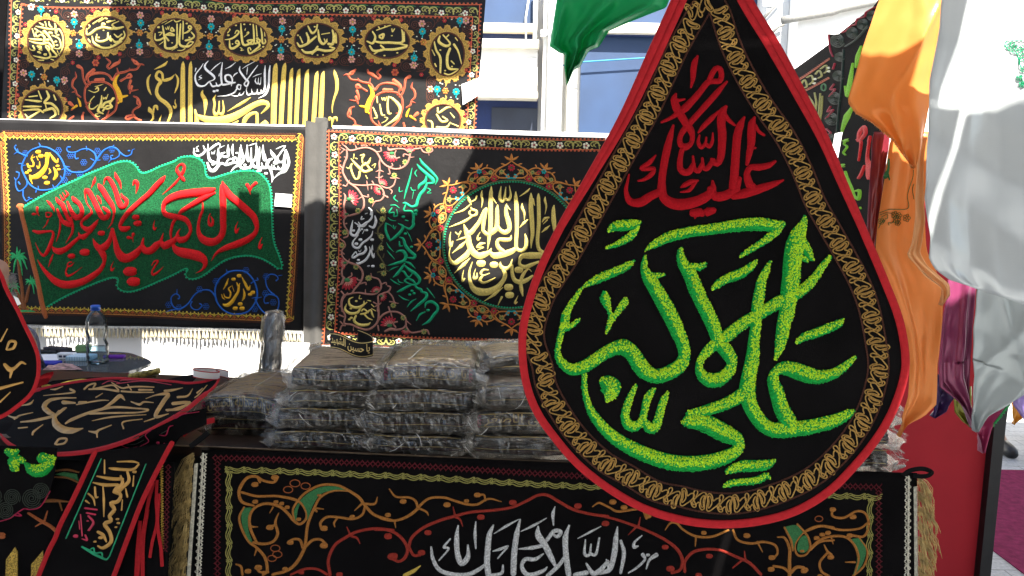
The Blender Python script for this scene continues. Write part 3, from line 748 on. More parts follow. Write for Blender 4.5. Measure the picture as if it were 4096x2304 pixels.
for (x, y, tx, ty) in along(edge, 12.2): stroke(mb, sfF, [(x + ty * 3.5, y - tx * 3.5, 8)], nseg=2, lift=.0016)
mb.build('beaded_edge', mint, gf)
mb = MB()                                                     # vermicelli of lighter thread over the field
pol = edge[::3] + C('m', [(690, 1400), (500, 700)])
for i in range(3600):
    x, y = rnd.uniform(100, 1120), rnd.uniform(630, 1215)
    if not inside(x, y, pol): continue
    a = rnd.uniform(0, 6.28); b = a + rnd.uniform(1.2, 2.4)
    stroke(mb, sfF, [(x, y, 1.7), (x + 5 * math.cos(a), y + 5 * math.sin(a), 1.7), (x + 5 * math.cos(a) + 5 * math.cos(b), y + 5 * math.sin(a) + 5 * math.sin(b), 1.7)], nseg=2, lift=.0026, cap=False, step=99)
mb.build('vermicelli', thread('grass_green_thread', (.014, .17, .055)), gf, kind='stuff')
mb = MB()
strokes(mb, sfF, T('k', "300,1195,92/300,1215,70 320,1300,72 345,1400,75 @m 350,120,76 420,400,78 490,700,78 570,1000,76 620,1250,78 665,1449,76 690,1530,60"), maxh=.005, lift=.002)
mb.build('flag_pole', rust, flag_b)
RED = "@l 1075,900,60 1085,1000,100 1090,1200,95 1090,1449,95 @n 1095,200,92 1070,330,92 980,420,112 880,430,125 790,390,112 730,300,70 725,180,45 750,60,45 @l 790,1250,40 790,1130,16/@l 1080,825,12 1110,920,88 1190,1040,108 1310,1140,110 1430,1250,110 1530,1350,100 @n 1570,170,78 1575,230,62 1545,310,75 1450,390,100 1300,460,110 1150,510,90 1040,560,60 970,620,35 915,710,6/@l 988,935,20 920,962,90 800,985,122 600,1005,124 420,1035,120 290,1085,110 210,1150,80 185,1230,60 215,1310,80 330,1345,90 450,1360,86 540,1400,80 @n 590,190,65 605,270,50 570,340,60 520,390,90 440,405,105 395,360,60 410,290,35 450,235,8/@n 410,340,50 350,410,90 270,460,110 200,490,125 150,430,60 165,370,38 185,300,8/@n 150,430,60 80,485,110 0,560,112 @m 2120,560,110 2080,480,60 2100,370,20/@m 2070,500,60 1990,600,112 1880,670,130 1790,660,142 1720,560,100 1690,430,70 1660,320,60 1645,250,56/@m 1640,290,60 1610,400,70 1550,490,110 1470,530,120 1400,470,70 1360,380,8/@m 1480,560,100 1520,640,90 1530,720,50 1480,830,70 1380,920,92 1250,1000,102 1100,1050,115 950,1060,120 830,1010,102 730,920,70 640,810,45 565,690,6/@l 970,1000,36 850,1050,90 730,1115,88 600,1190,75 480,1260,68 430,1300,40/@n 370,100,45 330,160,50 300,280,45 300,380,30/@n 320,450,30 380,550,112 480,590,150 600,610,152 720,640,160 800,690,122 825,760,70 780,840,34 680,892,6/@k 2430,745,18 2380,810,80 2290,900,90 2190,1010,86 2060,1120,80 1960,1210,80 1860,1310,76 1800,1390,70 @m 1770,160,62 1755,205,46 1790,240,90 1840,245,88 1885,225,56/@l 410,690,56 400,640,36 440,590,32 490,580,40 515,620,46 500,680,52 470,730,55/@l 400,670,50 450,740,60 500,805,56 518,832,16/@l 440,780,30 370,860,42 280,940,30 175,1025,8/@k 1950,890,18 1975,830,55 2010,850,60 2010,930,38 1990,1010,8/@k 1680,690,10 1700,760,58 1750,840,44 1775,940,12/@k 1510,880,12 1540,790,40 1590,790,60 1650,880,70 1700,1000,72 1730,1100,80 1780,1200,90 1840,1180,60 1855,1110,60 1790,1050,44 1775,1000,10/@k 1430,860,12 1460,910,80 1500,960,82 1560,1060,82 1640,1180,70 1670,1280,40 1650,1400,30 @m 1630,170,24 1575,240,6/@k 1390,760,12 1375,830,50 1330,930,8/@k 1420,1040,18 1450,1090,50 1480,1160,18/@m 1340,10,40 1270,70,60 1200,130,42 1200,200,42 1280,250,82 1340,230,82 1400,160,60 1440,100,12/@k 1340,1300,40 1330,1240,20 1270,1150,20 1245,1030,26 1255,955,58 1300,985,75 1370,1110,76 1440,1260,82 1500,1360,86 1560,1360,80 1590,1290,60 1530,1230,50 1495,1200,12/@m 1330,260,70 1290,310,50 1220,360,92 1170,340,50 1150,285,8/@m 1180,350,50 1080,440,62 980,530,76 890,570,102 820,550,80 775,495,6/@k 830,1060,12 860,1120,60 920,1170,72 960,1270,60 1010,1380,60 1050,1430,50 @m 1070,220,40 1060,300,35 1010,390,24 970,455,6/@k 1060,1050,26 1090,1100,72 1160,1160,60 1200,1250,60 1180,1340,82 1120,1360,92 1070,1310,70 1030,1230,50 990,1120,24/@k 850,1240,30 880,1330,50 930,1420,60 @m 960,150,76 1030,180,80 1050,120,50 1045,60,16/@k 860,1290,24 890,1390,26 @m 890,220,30 870,330,28 835,430,6/@k 700,1110,12 740,1150,42 790,1220,35 810,1280,8/@k 890,1030,12 933,1100,36 960,1060,25 925,1000,12/@k 960,960,10 1000,1020,36 970,1060,28/@k 560,1220,42 560,1280,30 590,1340,8/@k 500,1310,46 540,1310,24/@k 690,1290,22 740,1290,26 770,1310,26 740,1350,26 700,1350,26 690,1310,22/@m 720,110,25 690,180,18 640,235,6/@m 505,270,36 580,290,60 680,280,42 780,280,32 790,350,42 760,450,62 720,550,62 660,630,50 600,580,25 530,440,6/@m 1990,70,85/@m 2015,160,95/@m 1485,305,85/@m 1245,585,118/@m 1055,640,85/@m 1905,870,155/@m 1955,1020,152/@m 2265,110,6 2245,200,25 2260,250,46 2290,215,10/@m 1950,320,52 1940,370,20 1950,440,6/@m 1880,370,56 1930,380,22/@m 1090,735,6 1050,780,30 1000,790,26 1010,740,22 1050,730,32/@m 1000,790,20 975,870,25 1000,930,42 1080,900,25 1210,800,6/@m 790,615,18 760,700,36 725,800,8/@m 1665,720,6 1630,800,20 1640,850,46 1680,810,8/@m 2215,780,15 2260,720,30 2310,720,32 2260,800,30 2220,870,30 2240,920,42 2320,870,30 2395,795,6/@n 905,10,14 880,80,25 890,170,52 930,180,50 940,110,36 910,50,10/@n 1305,130,6 1270,220,25 1280,290,52 1320,220,12/@n 1655,360,6 1620,440,25 1620,520,56 1660,460,16/@l 1435,880,52 1460,930,42 1485,1030,8/@l 1560,855,52 1500,910,42 1480,960,28"
mb = MB()
strokes(mb, sfF, T('k', RED), maxh=.011, hgt=.36, lift=.0026, nseg=6)
mb.build('red_lettering', redth, gf)
BL = "620,320,24 720,340 830,410 910,520 950,640 940,760 880,860 800,930 660,960 540,940 430,860 360,740 320,640 340,550 400,440 470,370 600,320/400,460,25 300,420,22 250,390,20 210,330,18 230,300,22/250,400,20 200,430,8/270,410,15 255,350,8/580,265,8 600,310,22/940,600,30 1020,680,25 1120,700,25 1220,690,28 1320,630,28 1390,530,30 1430,470,30 1500,380,28 1590,330,25 1640,320,22 1665,290,8/1400,510,28 1380,430,22 1330,380,20 1260,350,20 1180,360,20 1100,400,22 1010,400,20 975,360,16 990,325,18 1020,325,25/1100,400,18 1090,460,18 1110,500,18 1135,490,22/1250,310,10 1260,370,15/1310,490,8 1360,520,18/1460,515,8 1400,520,18/1640,325,22 1690,340,22 1740,390,22 1740,450,20 1690,490,18 1620,510,18 1580,550,8/1620,500,18 1610,460,15 1640,450,22/1740,390,20 1800,440,20 1860,460,18 1920,430,18 1940,370,12 1980,350,6/1890,380,28/400,810,22 400,880,22 340,950,22 270,970,20 230,900,18 230,820,18 270,770,18 280,710,16 240,690,22/230,820,15 205,770,6/270,840,20 290,870,25/340,950,22 345,1050,18 390,1120,18 440,1090,15 490,1080,6/430,1070,25/1020,620,8 960,610,18/900,660,8 950,640,18/780,880,8 800,925,18/570,900,12 575,950,16/535,990,20 545,950,14/280,570,20 330,570,16/380,590,8 330,600,16/890,750,10 910,790,16"
BL2 = "1170,870,24 1270,855 1400,870 1500,960 1560,1080 1580,1220 1540,1340 1450,1449 1340,1490 1200,1490 1080,1430 1000,1330 970,1230 970,1100 1020,990 1100,920 1170,870/985,1290,25 960,1220,22 900,1150,22 820,1135,20 730,1160,20 650,1220,22 580,1320,22 500,1390,25 420,1420,22 340,1390,20 300,1310,18 310,1240,18 370,1200,18 420,1220,16 430,1260,20 410,1270,20/390,1130,8 390,1200,15/620,1310,22 600,1360,18 630,1410,18 700,1430,15 750,1400,20 770,1360,18 740,1340,20/1550,1280,25 1600,1380,22 1680,1470,20 1780,1500,20 1870,1440,20 1900,1340,18 1880,1250,18 1810,1210,22 1720,1210,20 1680,1270,15 1690,1330,15 1740,1330,22/1830,1210,25 1750,1140,20 1710,1050,18 1710,960,18 1770,910,18 1850,920,15 1890,970,12 1860,1000,22/1890,930,10 1950,920,5/1130,835,8 1150,890,20/1640,1245,8 1560,1260,20/1500,1260,8 1560,1250,20/420,1420,20 300,1440,18 220,1470,10/1550,1000,14 1590,990,18 1580,965,18/1530,1010,14 1490,1040,18"
mb = MB(); mb2 = MB()
strokes(mb, sfF, T('k', BL), lift=.0012); strokes(mb2, sfF, T('n', BL2), lift=.0012)
def outline_flower(mb, sf, x, y, r, w, n=6):
    for k in range(n):
        a = 6.2832 * k / n
        cx, cy = x + r * .62 * math.cos(a), y + r * .62 * math.sin(a)
        ring(mb, sf, cx, cy, r * .36, r * .36, w, n=8, nseg=2)
for x, y in C('k', [(860, 375), (370, 420), (1215, 550), (1540, 475), (1410, 380), (1630, 360), (1030, 450), (1000, 700), (1160, 720), (945, 810)]) + C('n', [(1415, 850), (980, 1010), (735, 1130), (260, 1360), (830, 1380), (1710, 940), (1700, 1190), (1815, 1320), (1540, 1420), (420, 1400)]):
    outline_flower(mb if y < 900 else mb2, sfF, x, y, 13, 1.8)
mb.build('blue_scrollwork', blueth, flag_b); mb2.build('blue_scrollwork', blueth, flag_b)
mb = MB()
strokes(mb, sfF, T('k', "735,405,8 790,500,42 840,550,34 855,490,8/680,460,44 690,420,40 720,440,38 700,500,54 690,590,50 640,680,72 560,750,78 480,770,62 450,740,18/440,740,18 455,800,30 485,870,5/730,640,12 745,690,30 725,720,12/790,620,12 820,680,42 830,740,52 800,800,34/590,540,10 590,600,22 570,640,22 550,600,8/520,470,12 470,500,20 500,560,26 490,610,26 430,600,15 415,560,6/545,460,8 570,520,10/400,570,8 420,620,20 460,640,5/490,440,8 465,490,15/570,400,66/610,460,66/440,675,50/400,705,50/670,775,60/700,855,66/850,605,42/865,655,42"), lift=.0014)
mb.build('yellow_lettering', amber, flag_b); mb = MB()
strokes(mb, sfF, T('n', "1350,940,8 1400,1040,36 1450,1130,42 1475,1070,10/1160,965,8 1130,1050,32 1085,1130,6/1280,1030,12 1300,1080,26 1325,1040,10/1310,1080,32 1300,1160,36 1260,1230,42 1210,1310,56 1150,1360,56 1100,1360,40 1075,1340,6/1375,1120,8 1390,1200,36 1380,1260,32 1355,1300,6/1200,1080,8 1160,1120,20 1190,1180,24 1170,1250,24 1110,1240,20 1090,1190,6/1210,1070,6 1240,1160,8/1060,1200,8 1075,1250,18 1110,1280,5/1315,930,56/1235,980,50/1515,1175,56/1475,1205,50/1330,1345,56/1355,1410,62/1255,1410,60"), lift=.0014)
mb.build('yellow_lettering', amber, flag_b)
mb = MB()
strokes(mb, sfF, T('l', "2000,360,12 2020,450,45 2040,560,42 1990,670,50 1900,720,35 1815,795,6/1990,380,20 1975,500,36 1970,600,42 1940,650,30 1900,650,28 1880,600,6/1900,640,30 1840,650,30 1820,590,8/1840,640,25 1790,650,30 1790,580,8/1770,365,12 1800,430,50 1870,520,50 1860,570,30 1820,560,30 1850,520,20 1900,440,25 1960,360,25 2000,305,8/1850,355,5 1920,325,20 1990,300,6/1905,525,8 1910,560,14 1930,530,8 1935,560,14 1950,520,5/1790,500,30 1740,530,50 1720,600,42 1760,640,40 1790,720,32 1800,800,25 1790,850,5/1720,620,50 1660,630,42 1640,560,16/1660,290,10 1660,400,40 1680,520,36 1700,500,20 1690,420,6/1660,630,42 1590,630,45 1600,450,42 1610,320,10/1600,620,40 1540,620,42 1500,540,16/1560,270,8 1570,400,42 1550,500,40 1490,530,40 1490,330,12/1430,290,12 1430,450,45 1450,530,42/1500,560,40 1480,620,42 1370,640,46 1330,600,25 1370,560,12/1450,305,5 1500,290,20 1570,265,6/1340,290,8 1350,400,42 1380,500,42 1330,580,46 1250,630,30 1190,700,6/1330,330,12 1330,450,46 1300,540,42 1260,560,30 1230,500,32 1270,480,22 1290,540,20/1230,560,36 1130,590,42 1080,560,22/1200,500,25 1160,520,25 1130,570,22/1080,570,42 1040,580,40 960,670,52 900,660,50 860,560,24/1230,280,10 1220,370,42 1230,460,12/1160,290,10 1160,380,42 1160,460,36 1100,470,36 1060,430,32 1110,410,22/1060,450,25 1040,490,30 1020,440,42 1020,340,10/1020,500,36 1010,560,42 940,550,46 890,510,40 870,400,32 870,280,8/890,370,30 950,320,36 1020,280,32 1045,300,20 1040,330,8/890,370,30 830,370,25 800,310,12/830,380,30 790,430,36 720,460,32 660,420,26 660,340,8/730,310,8 695,340,16 720,370,14 690,390,14 740,386,5/920,400,8 930,430,14 950,400,8 955,430,14 975,375,5/945,585,36/1400,590,36/1285,415,30/1590,680,36/1620,672,36/1705,715,42/1030,345,5 1060,330,14 1110,305,5"), lift=.0014, maxh=.003)
mb.build('white_lettering', palebl, flag_b)
# palms
mb = MB()
strokes(mb, sfF, T('m', "270,700,36 290,850,46 330,1080,52 350,1250,56 380,1400,70/230,1130,40 290,1220,50 330,1340,56 360,1400,60/455,1060,30 430,1150,46 400,1300,54"), maxh=.006, jag=.12, lift=.0016)
mb.build('palm_stems', thread('palm_brown_thread', (.20, .07, .025)), flag_b)
mb = MB()
for (x, y, s) in ((262, 660, 1.0), (470, 1020, .66), (205, 1085, .66)):
    for ex, ey, c in ((-10, -160, 0), (-125, -60, -20), (115, -70, -10), (150, 30, -30), (-115, 60, -30), (150, 175, -60), (-65, 245, -50), (80, 265, -60), (-120, 0, -20), (45, -120, 0), (60, 60, -40)):
        stroke(mb, sfF, [(0 + .27195 * (x), 850 + .27195 * y, 8), (.27195 * (x + ex * s * .55), 850 + .27195 * (y + ey * s * .5 + c * s), 9 * s + 1), (.27195 * (x + ex * s), 850 + .27195 * (y + ey * s), 2)], lift=.002, jag=.25)
for ex in (-95, -60, -25, 10, 45, 85, 110): stroke(mb, sfF, [(108, 1242, 6), (108 + ex * .27, 1242 - 14 + abs(ex) * .12, 2)], nseg=2)
stroke(mb, sfF, [(83, 1244, 4), (110, 1243, 8), (145, 1245, 4)])
mb.build('palm_fronds', thread('palm_green_thread', (.03, .40, .13)), flag_b)
# fringe braid and tassels along the hem
braid = mat('silver_braid', (.55, .54, .50), .45, .3, vary=.3, scale=90, bump=.8, bscale=120)
tassm = mat('ivory_tassel', (.62, .55, .38), .6, vary=.35, scale=60, bump=.5, bscale=300)
TASS = tassel_mesh('tassel', tassm)
hem = [(-90, 1300), (80, 1306), (400, 1311), (800, 1316), (1207, 1328)]
mb = MB()
for o in (-4, 4): motif(mb, sfF, hem, 9, [[(0, o - 2, 3), (.5, o + 2.5, 4), (1, o - 2, 3)]], 3, nseg=2, lift=.004)
stroke(mb, sfF, [(x, y, 10) for x, y in hem], step=30, lift=.002)
mb.build('hem_braid', braid, flag_b)
for (x, y, tx, ty) in along([(90, 1310), (400, 1316), (800, 1321), (1207, 1333)], 16.5):
    inst('tassel', TASS, flag_b, sfF.P(x, y, .004), (.045, .045, .049 * rnd.uniform(.9, 1.08)), rot=(0, rnd.uniform(-.08, .08), rnd.uniform(0, 3)))
# ================================================================== the banner with the round inscription, centre
sfR = frontal(3.86, amp=.008, fx=1.2, fz=.9, ph=4.0)
rnd_b = thing('embroidered_banner', 'black banner with round gold inscription in a flowered ring, behind the stacked packets', 'banner', sfR.base(1800, 1390), 'embroidered banners')
sheet('cloth', sfR, [(1309, 512), (2420, 552), (2420, 1420), (1292, 1380)], sateen, rnd_b, 70, 50)
mb = MB()
OT = [(1316, 527), (1573, 540), (1960, 552), (2094, 559), (2420, 562)]
IT = [(1355, 568), (1458, 573), (1573, 580), (1777, 586), (1960, 590), (2108, 596), (2420, 600)]
OL = [(1316, 527), (1318, 894), (1314, 1067), (1304, 1244), (1298, 1330), (1295, 1380)]
IL = [(1355, 568), (1358, 745), (1359, 894), (1354, 1081), (1348, 1176), (1344, 1244), (1339, 1335)]
IB = [(1339, 1335), (1554, 1345), (1750, 1355), (2063, 1364), (2300, 1374)]
OB = [(1295, 1378), (1619, 1388), (2060, 1402), (2300, 1408)]
for pa, sd in ((OT, -1), (IT, 1), (OL, 1), (IL, -1), (IB, -1), (OB, 1)):
    stroke(mb, sfR, [(x, y, 4) for x, y in pa], step=20)
    for (x, y, tx, ty) in along(pa, 15.5): stroke(mb, sfR, [(x - ty * 5 * sd, y + tx * 5 * sd, 7)], nseg=2)
mb.build('picot_edging', coral, rnd_b, kind='stuff')
mb = MB(); mbg = MB()
curls([(1337, 550), (1573, 560), (1960, 571), (2094, 577), (2420, 582)], 104, 1, sfR, mb, mbg, 1.08, rnd_b, 13, 72, 2)
curls([(1338, 560), (1339, 894), (1333, 1081), (1325, 1244), (1318, 1340)], 108, -1, sfR, mb, mbg, 1.02, rnd_b, 13, 60, 2)
curls([(1330, 1357), (1619, 1367), (2060, 1381), (2300, 1388)], 103, -1, sfR, mb, mbg, 1.02, rnd_b, 13, 60, 2)
flower('white', sfR, rnd_b, 1337, 548, 13, 0, 'white_flower'); flower('white', sfR, rnd_b, 1322, 1350, 13, 0, 'white_flower')
mb.build('scrollwork', olive, rnd_b, kind='stuff'); mbg.build('leaf_line', leafg, rnd_b, kind='stuff')
mb = MB()
strokes(mb, sfR, T('p', "400,285,8 450,320,25 500,370,30 560,375,30 650,350,30 750,335,30 830,355,30 900,400,30 950,480,30 1000,560,30 1080,620,28 1180,650,30 1280,630,30 1350,570,30 1390,480,30 1400,420,30 1450,360,28 1520,350,28 1590,330,8/590,290,8 610,340,22/1560,350,20 1600,400,25 1680,410,20 1730,380,20 1720,350,25/1670,410,15 1680,450,6/900,400,25 970,385,20 965,340,25/960,480,15 945,560,28 950,660,28 940,750,25 950,850,25 1000,910,25 1080,930,28 1150,890,25 1180,820,20 1190,780,20 1250,790,6/1180,790,18 1110,780,20/890,690,8 950,670,32 1010,690,8/890,770,8 950,780,25 990,755,20/1080,610,25 1090,660,20 1100,720,18 1075,720,20/1100,620,20 1140,600,18 1130,570,20/1250,590,8 1260,640,20/1400,480,20 1460,470,6/1390,450,20 1310,430,20 1300,460,25/1065,320,8 1090,370,50 1160,360,35 1230,350,25 1320,360,25 1390,420,25/1190,380,20 1170,430,20 1190,490,20 1240,480,25/470,370,25 470,470,30 430,580,30 410,680,30 440,760,30 490,840,35 560,890,35 630,950,30 690,1040,28 720,1120,28 710,1220,28 650,1290,28 560,1320,28 490,1330,25 440,1270,25 430,1180,30 450,1060,30 425,1000,10/470,1110,20 540,1110,20 570,1160,25/380,330,8 440,370,25/390,410,20 420,380,15/490,850,20 460,900,22 420,890,25/510,810,8 500,850,20/560,880,30 670,890,25 760,890,28 850,880,28 940,900,28 1000,970,28 1010,1050,28 960,1110,25 880,1130,25 840,1200,8/760,820,8 770,890,25 780,960,8/820,890,20 860,870,18 840,830,22/830,900,15 830,940,20/1000,1020,25 1070,1070,20 1060,1050,20/850,1120,20 840,1070,15/690,1040,20 780,1060,18 780,1030,25/690,1060,18 650,1085,18/1080,930,20 1130,970,20 1120,1010,20/430,470,10 460,480,20/370,600,24 400,630,24/690,310,26/720,300,26/760,310,26") +
        T('q', "490,30,25 430,110,25 440,200,25 490,280,22 480,350,20 430,370,25/430,170,15 470,160,20/390,400,18 430,430,22 450,490,20 400,560,22 410,650,25 480,720,28 550,750,30 640,790,30 700,880,30 690,980,30 640,1060,28 580,1130,28 540,1190,28 430,1220,28 390,1320,28 400,1449,25/510,680,8 490,730,25/370,550,8 400,580,20 430,610,20/480,740,25 410,820,25 400,920,28 440,970,20/430,960,40 400,1040,40 360,1060,8/490,960,20 540,930,18 540,890,20/690,1000,20 630,990,18 620,970,22/660,1050,22 740,1030,18 750,1060,20/540,1190,25 650,1180,25 760,1200,28 880,1200,28 960,1130,28 970,1060,28 930,980,25 840,950,20 820,890,8/970,1060,20 1040,1030,18 1050,1060,20/740,1130,8 740,1200,25/820,1160,18/390,1160,25 440,1220,20/920,1449,28 930,1330,28 930,1230,25 1000,1190,25 1080,1160,28 1110,1100,25 1070,1080,22/1080,1170,22 1140,1240,22 1170,1320,22 1230,1335,8/1170,1320,18 1100,1310,22/870,1390,8 930,1360,30 970,1330,15/860,1320,20 910,1350,20/370,1380,26") +
        T('t', "400,220,20 340,300,22 330,400,22 370,500,22 360,590,22 450,610,25 540,650,25 640,670,25 720,630,25 770,560,28 780,450,25 770,350,22/770,560,25 830,490,25 920,450,22 1030,460,22 1110,530,22 1120,630,22 1180,700,20 1280,690,20 1370,670,20 1400,720,20/1120,560,20 1180,605,6/920,450,20 900,390,18/930,460,15 940,500,18/770,620,20 780,680,18/310,670,20 330,620,18 370,620,18/860,690,24 930,660,40 1000,670,25 1080,650,22 1120,600,20/1010,570,20 960,590,20 990,640,20/300,490,18 350,510,18/310,570,18 340,600,18/470,640,8 470,680,14"), lift=.0012)
mb.build('pink_vine', pinkth, rnd_b)
def fan(sf, par, x, y, r, a):
    mb = MB()
    for k in range(7):
        an = a + (k - 3) * .38
        for j, (w, l, mi) in enumerate(((.34, 1.0, 0), (.10, .72, 1))):
            stroke(mb, sf, [(x + r * .15 * math.cos(an), y + r * .15 * math.sin(an), r * w * .5), (x + r * l * .7 * math.cos(an), y + r * l * .7 * math.sin(an), r * w), (x + r * l * math.cos(an), y + r * l * math.sin(an), r * w * .6)], lift=.001 + j * .003, mi=mi, nseg=2)
    stroke(mb, sf, [(x, y, r * .5)], lift=.003, mi=2)
    mb.build('fan_flower', [crim, salmon, leafg], par)
for (c, x, y, r, a) in (('p', 1130, 420, 32, 2.1), ('p', 510, 1090, 34, -.4), ('q', 475, 990, 34, .9), ('t', 400, 65, 36, 1.0), ('t', 915, 615, 34, -2.0), ('p', 1395, 400, 22, -1.57), ('p', 985, 870, 20, -.9), ('p', 945, 945, 22, 2.6), ('p', 470, 1310, 22, 3.1),
                        ('q', 445, 740, 24, 2.9), ('q', 905, 1160, 18, -2.2), ('q', 975, 1220, 18, .3), ('t', 755, 205, 20, -2.0), ('t', 815, 258, 20, .5), ('t', 1118, 665, 20, 1.57)):
    xx, yy = C(c, [(x, y)])[0]; fan(sfR, rnd_b, xx, yy, r, a)
for x, y in C('p', [(1165, 745), (1325, 550), (825, 1115), (635, 1265), (1000, 1260), (995, 1380), (1670, 365)]) + C('q', [(445, 290), (400, 480), (605, 800), (795, 965), (990, 100), (975, 355), (970, 520), (990, 785), (1010, 895)]) + C('t', [(960, 370), (1085, 520), (1335, 690), (650, 40)]):
    flower('yellow', sfR, rnd_b, x, y, 12, rnd.random() * 3, 'yellow_flower')
mb = MB()
strokes(mb, sfR, T('q', "1000,-80,18 1030,50,22 1000,150,22 930,240,25 930,340,22 990,420,22/980,450,22 940,500,22 920,590,25 970,680,22 1020,770,22 1030,850,20 920,880,18/940,150,8 970,190,20/880,300,8 930,310,18 970,300,8/890,570,8 930,570,18/1000,660,18 1015,610,14/1060,780,8 1020,770,18/1090,870,8 1030,850,18") + T('p', "900,1245,8 940,1290,20 1000,1310,22 1060,1280,10"), lift=.0012)
mb.build('olive_vine', thread('dark_olive_thread', (.10, .09, .035)), rnd_b)
mb = MB()
strokes(mb, sfR, T('p', "535,500,15 600,580,42 680,660,46 740,690,46 830,660,38/670,450,20 720,440,30 700,490,25/820,480,12 780,560,45 700,600,36 680,650,30/740,560,30 800,640,30/660,690,36 640,780,32 590,790,26 540,680,30 530,600,30 550,570,20 500,640,20 460,620,8/575,430,15 570,490,15/600,490,15 620,500,15/840,600,12 890,570,12 870,630,12/745,740,12 770,790,14/690,480,20 700,560,24") +
        T('t', "470,270,10 420,300,20 430,370,32 510,400,36 590,370,30 600,320,12/390,350,8 370,420,30 430,470,36 520,460,32 560,400,26 640,330,10/500,500,25 480,560,32 540,610,36 640,610,32 680,580,10/560,480,20 620,470,25 680,430,20 700,480,25 720,520,8/600,480,20 650,530,20 700,550,10/550,250,10 540,290,12 570,290,10/640,310,8 680,320,15/690,360,10 720,390,10/505,320,26/440,410,26/445,525,30/420,545,26/570,440,20 600,420,20 650,460,20/690,410,8 740,440,12"), lift=.0014)
mb.build('gold_names', goldbr, rnd_b)
mb = MB()
strokes(mb, sfR, T('p', "1540,490,10 1580,560,42 1660,640,46 1750,730,42 1800,800,30 1770,880,6/1500,575,10 1550,640,46 1640,720,50 1730,800,60 1740,850,42 1660,860,28/1640,750,20 1620,830,50 1540,890,46 1520,940,16/1650,860,30 1610,950,42 1550,1020,46 1510,1110,42 1490,1180,46 1420,1200,32 1330,1150,36 1290,1150,12/1330,1180,20 1310,1260,25 1420,1270,30 1450,1350,42 1445,1430,40 @q 1450,180,46 1390,240,36 1300,200,16/1430,630,8 1390,800,26 1340,970,28 1310,1090,8/1500,660,10 1470,710,20 1500,760,8/1410,920,12 1430,960,15 1480,960,10/1450,980,12 1430,1090,5/1240,920,15 1240,980,14 1290,970,8/1180,1040,20 1160,1080,22 1220,1130,8/1110,1180,10 1180,1180,15 1240,1220,6/1130,1220,15 1090,1290,30 1160,1290,20 1160,1340,26 1210,1330,20 1200,1240,8/1070,1360,8 1120,1400,20 1190,1410,6/1485,1265,50/1475,1312,50/1300,1350,42/1660,930,14 1700,960,14 1650,1000,10 1710,1000,8/1330,1400,20 1370,1410,14") +
        T('q', "1040,160,25 1040,260,36 1080,370,42 1110,410,16/1100,415,20 1180,360,42 1270,270,46 1290,200,40 1220,160,8/1045,160,20 1110,190,12 1160,240,6/1150,190,15 1170,240,20 1190,200,8/1240,360,12 1300,390,36 1330,480,46 1390,560,46 1470,630,46 1450,670,40 1350,660,14/1190,590,8 1230,565,26 1300,570,46 1340,640,50 1300,710,42 1180,750,36 1070,780,8/1320,720,12 1400,750,36 1480,825,6/1325,740,12 1280,810,36 1210,900,46 1145,955,8/1320,780,25 1390,840,42 1470,890,46 1540,970,46 1530,1030,32 1480,1070,26 1510,1110,36 1560,1130,42 1580,1160,28/1270,860,8 1310,870,30 1360,940,32 1400,940,22 1440,880,18/1320,1000,26 1360,970,26 1440,1000,32 1480,1060,26 1400,1050,22 1320,1010,20/1460,1050,12 1360,1090,36 1270,1140,42 1205,1170,8/1560,1160,25 1640,1190,42 1630,1260,42 1530,1350,42 1410,1449,12/1110,980,8 1180,1030,22 1255,1065,5/1220,980,10 1240,1020,20 1300,1035,8/1235,1220,8 1310,1270,22 1390,1290,5/1495,1265,5 1420,1310,26 1355,1390,6/1650,1110,14 1700,1170,20 1765,1255,6/1620,1400,8 1640,1330,36 1720,1310,42 1800,1370,42 1800,1440,42 @t 1460,480,36 1400,560,36 1315,610,8/@t 1350,450,15 1290,480,26 1245,555,8/@t 1388,428,34/1430,1150,36/1460,1185,36/1395,1205,36/1330,310,36/1420,505,36/1350,270,5 1390,340,15 1430,430,5/1050,440,6 1090,510,20 1160,580,5/1060,560,6 1110,620,20 1175,690,5/1240,430,20 1250,490,30 1290,490,10/1230,790,5 1150,820,20 1090,855,5"), lift=.0014)
mb.build('green_lettering', mint, rnd_b)
mb = MB()
strokes(mb, sfR, T('q', "880,50,15 895,130,42 860,220,36 800,200,22/850,0,10 830,80,32 790,130,30 750,150,30 680,190,26 640,140,12/790,-70,15 830,-20,35 820,30,30/560,110,8 540,220,36 530,310,36 590,340,42 640,280,42 650,200,20 590,150,16/640,200,30 720,200,30 780,140,16/690,60,20 680,100,20 720,90,16/740,20,12 770,10,10/570,265,36/760,260,36/660,265,30/690,245,30/850,270,10 830,340,26 770,400,32 700,450,32 640,520,36 570,500,32 560,430,26 640,330,12/730,250,12 700,310,10/670,400,46/610,460,46/840,400,42/840,490,10 830,580,26 860,660,32 870,600,10/800,500,10 810,560,20 790,630,32 740,700,36 650,750,36 610,740,12/740,500,30 750,550,36 710,600,36 640,620,32 580,660,36 545,650,20 600,580,20 620,620,12/640,700,36/850,790,42/640,560,10 660,580,12 680,550,8/770,790,12 800,780,12 790,800,8/845,480,10 850,550,14"), lift=.0014)
mb.build('white_names', silver, rnd_b)
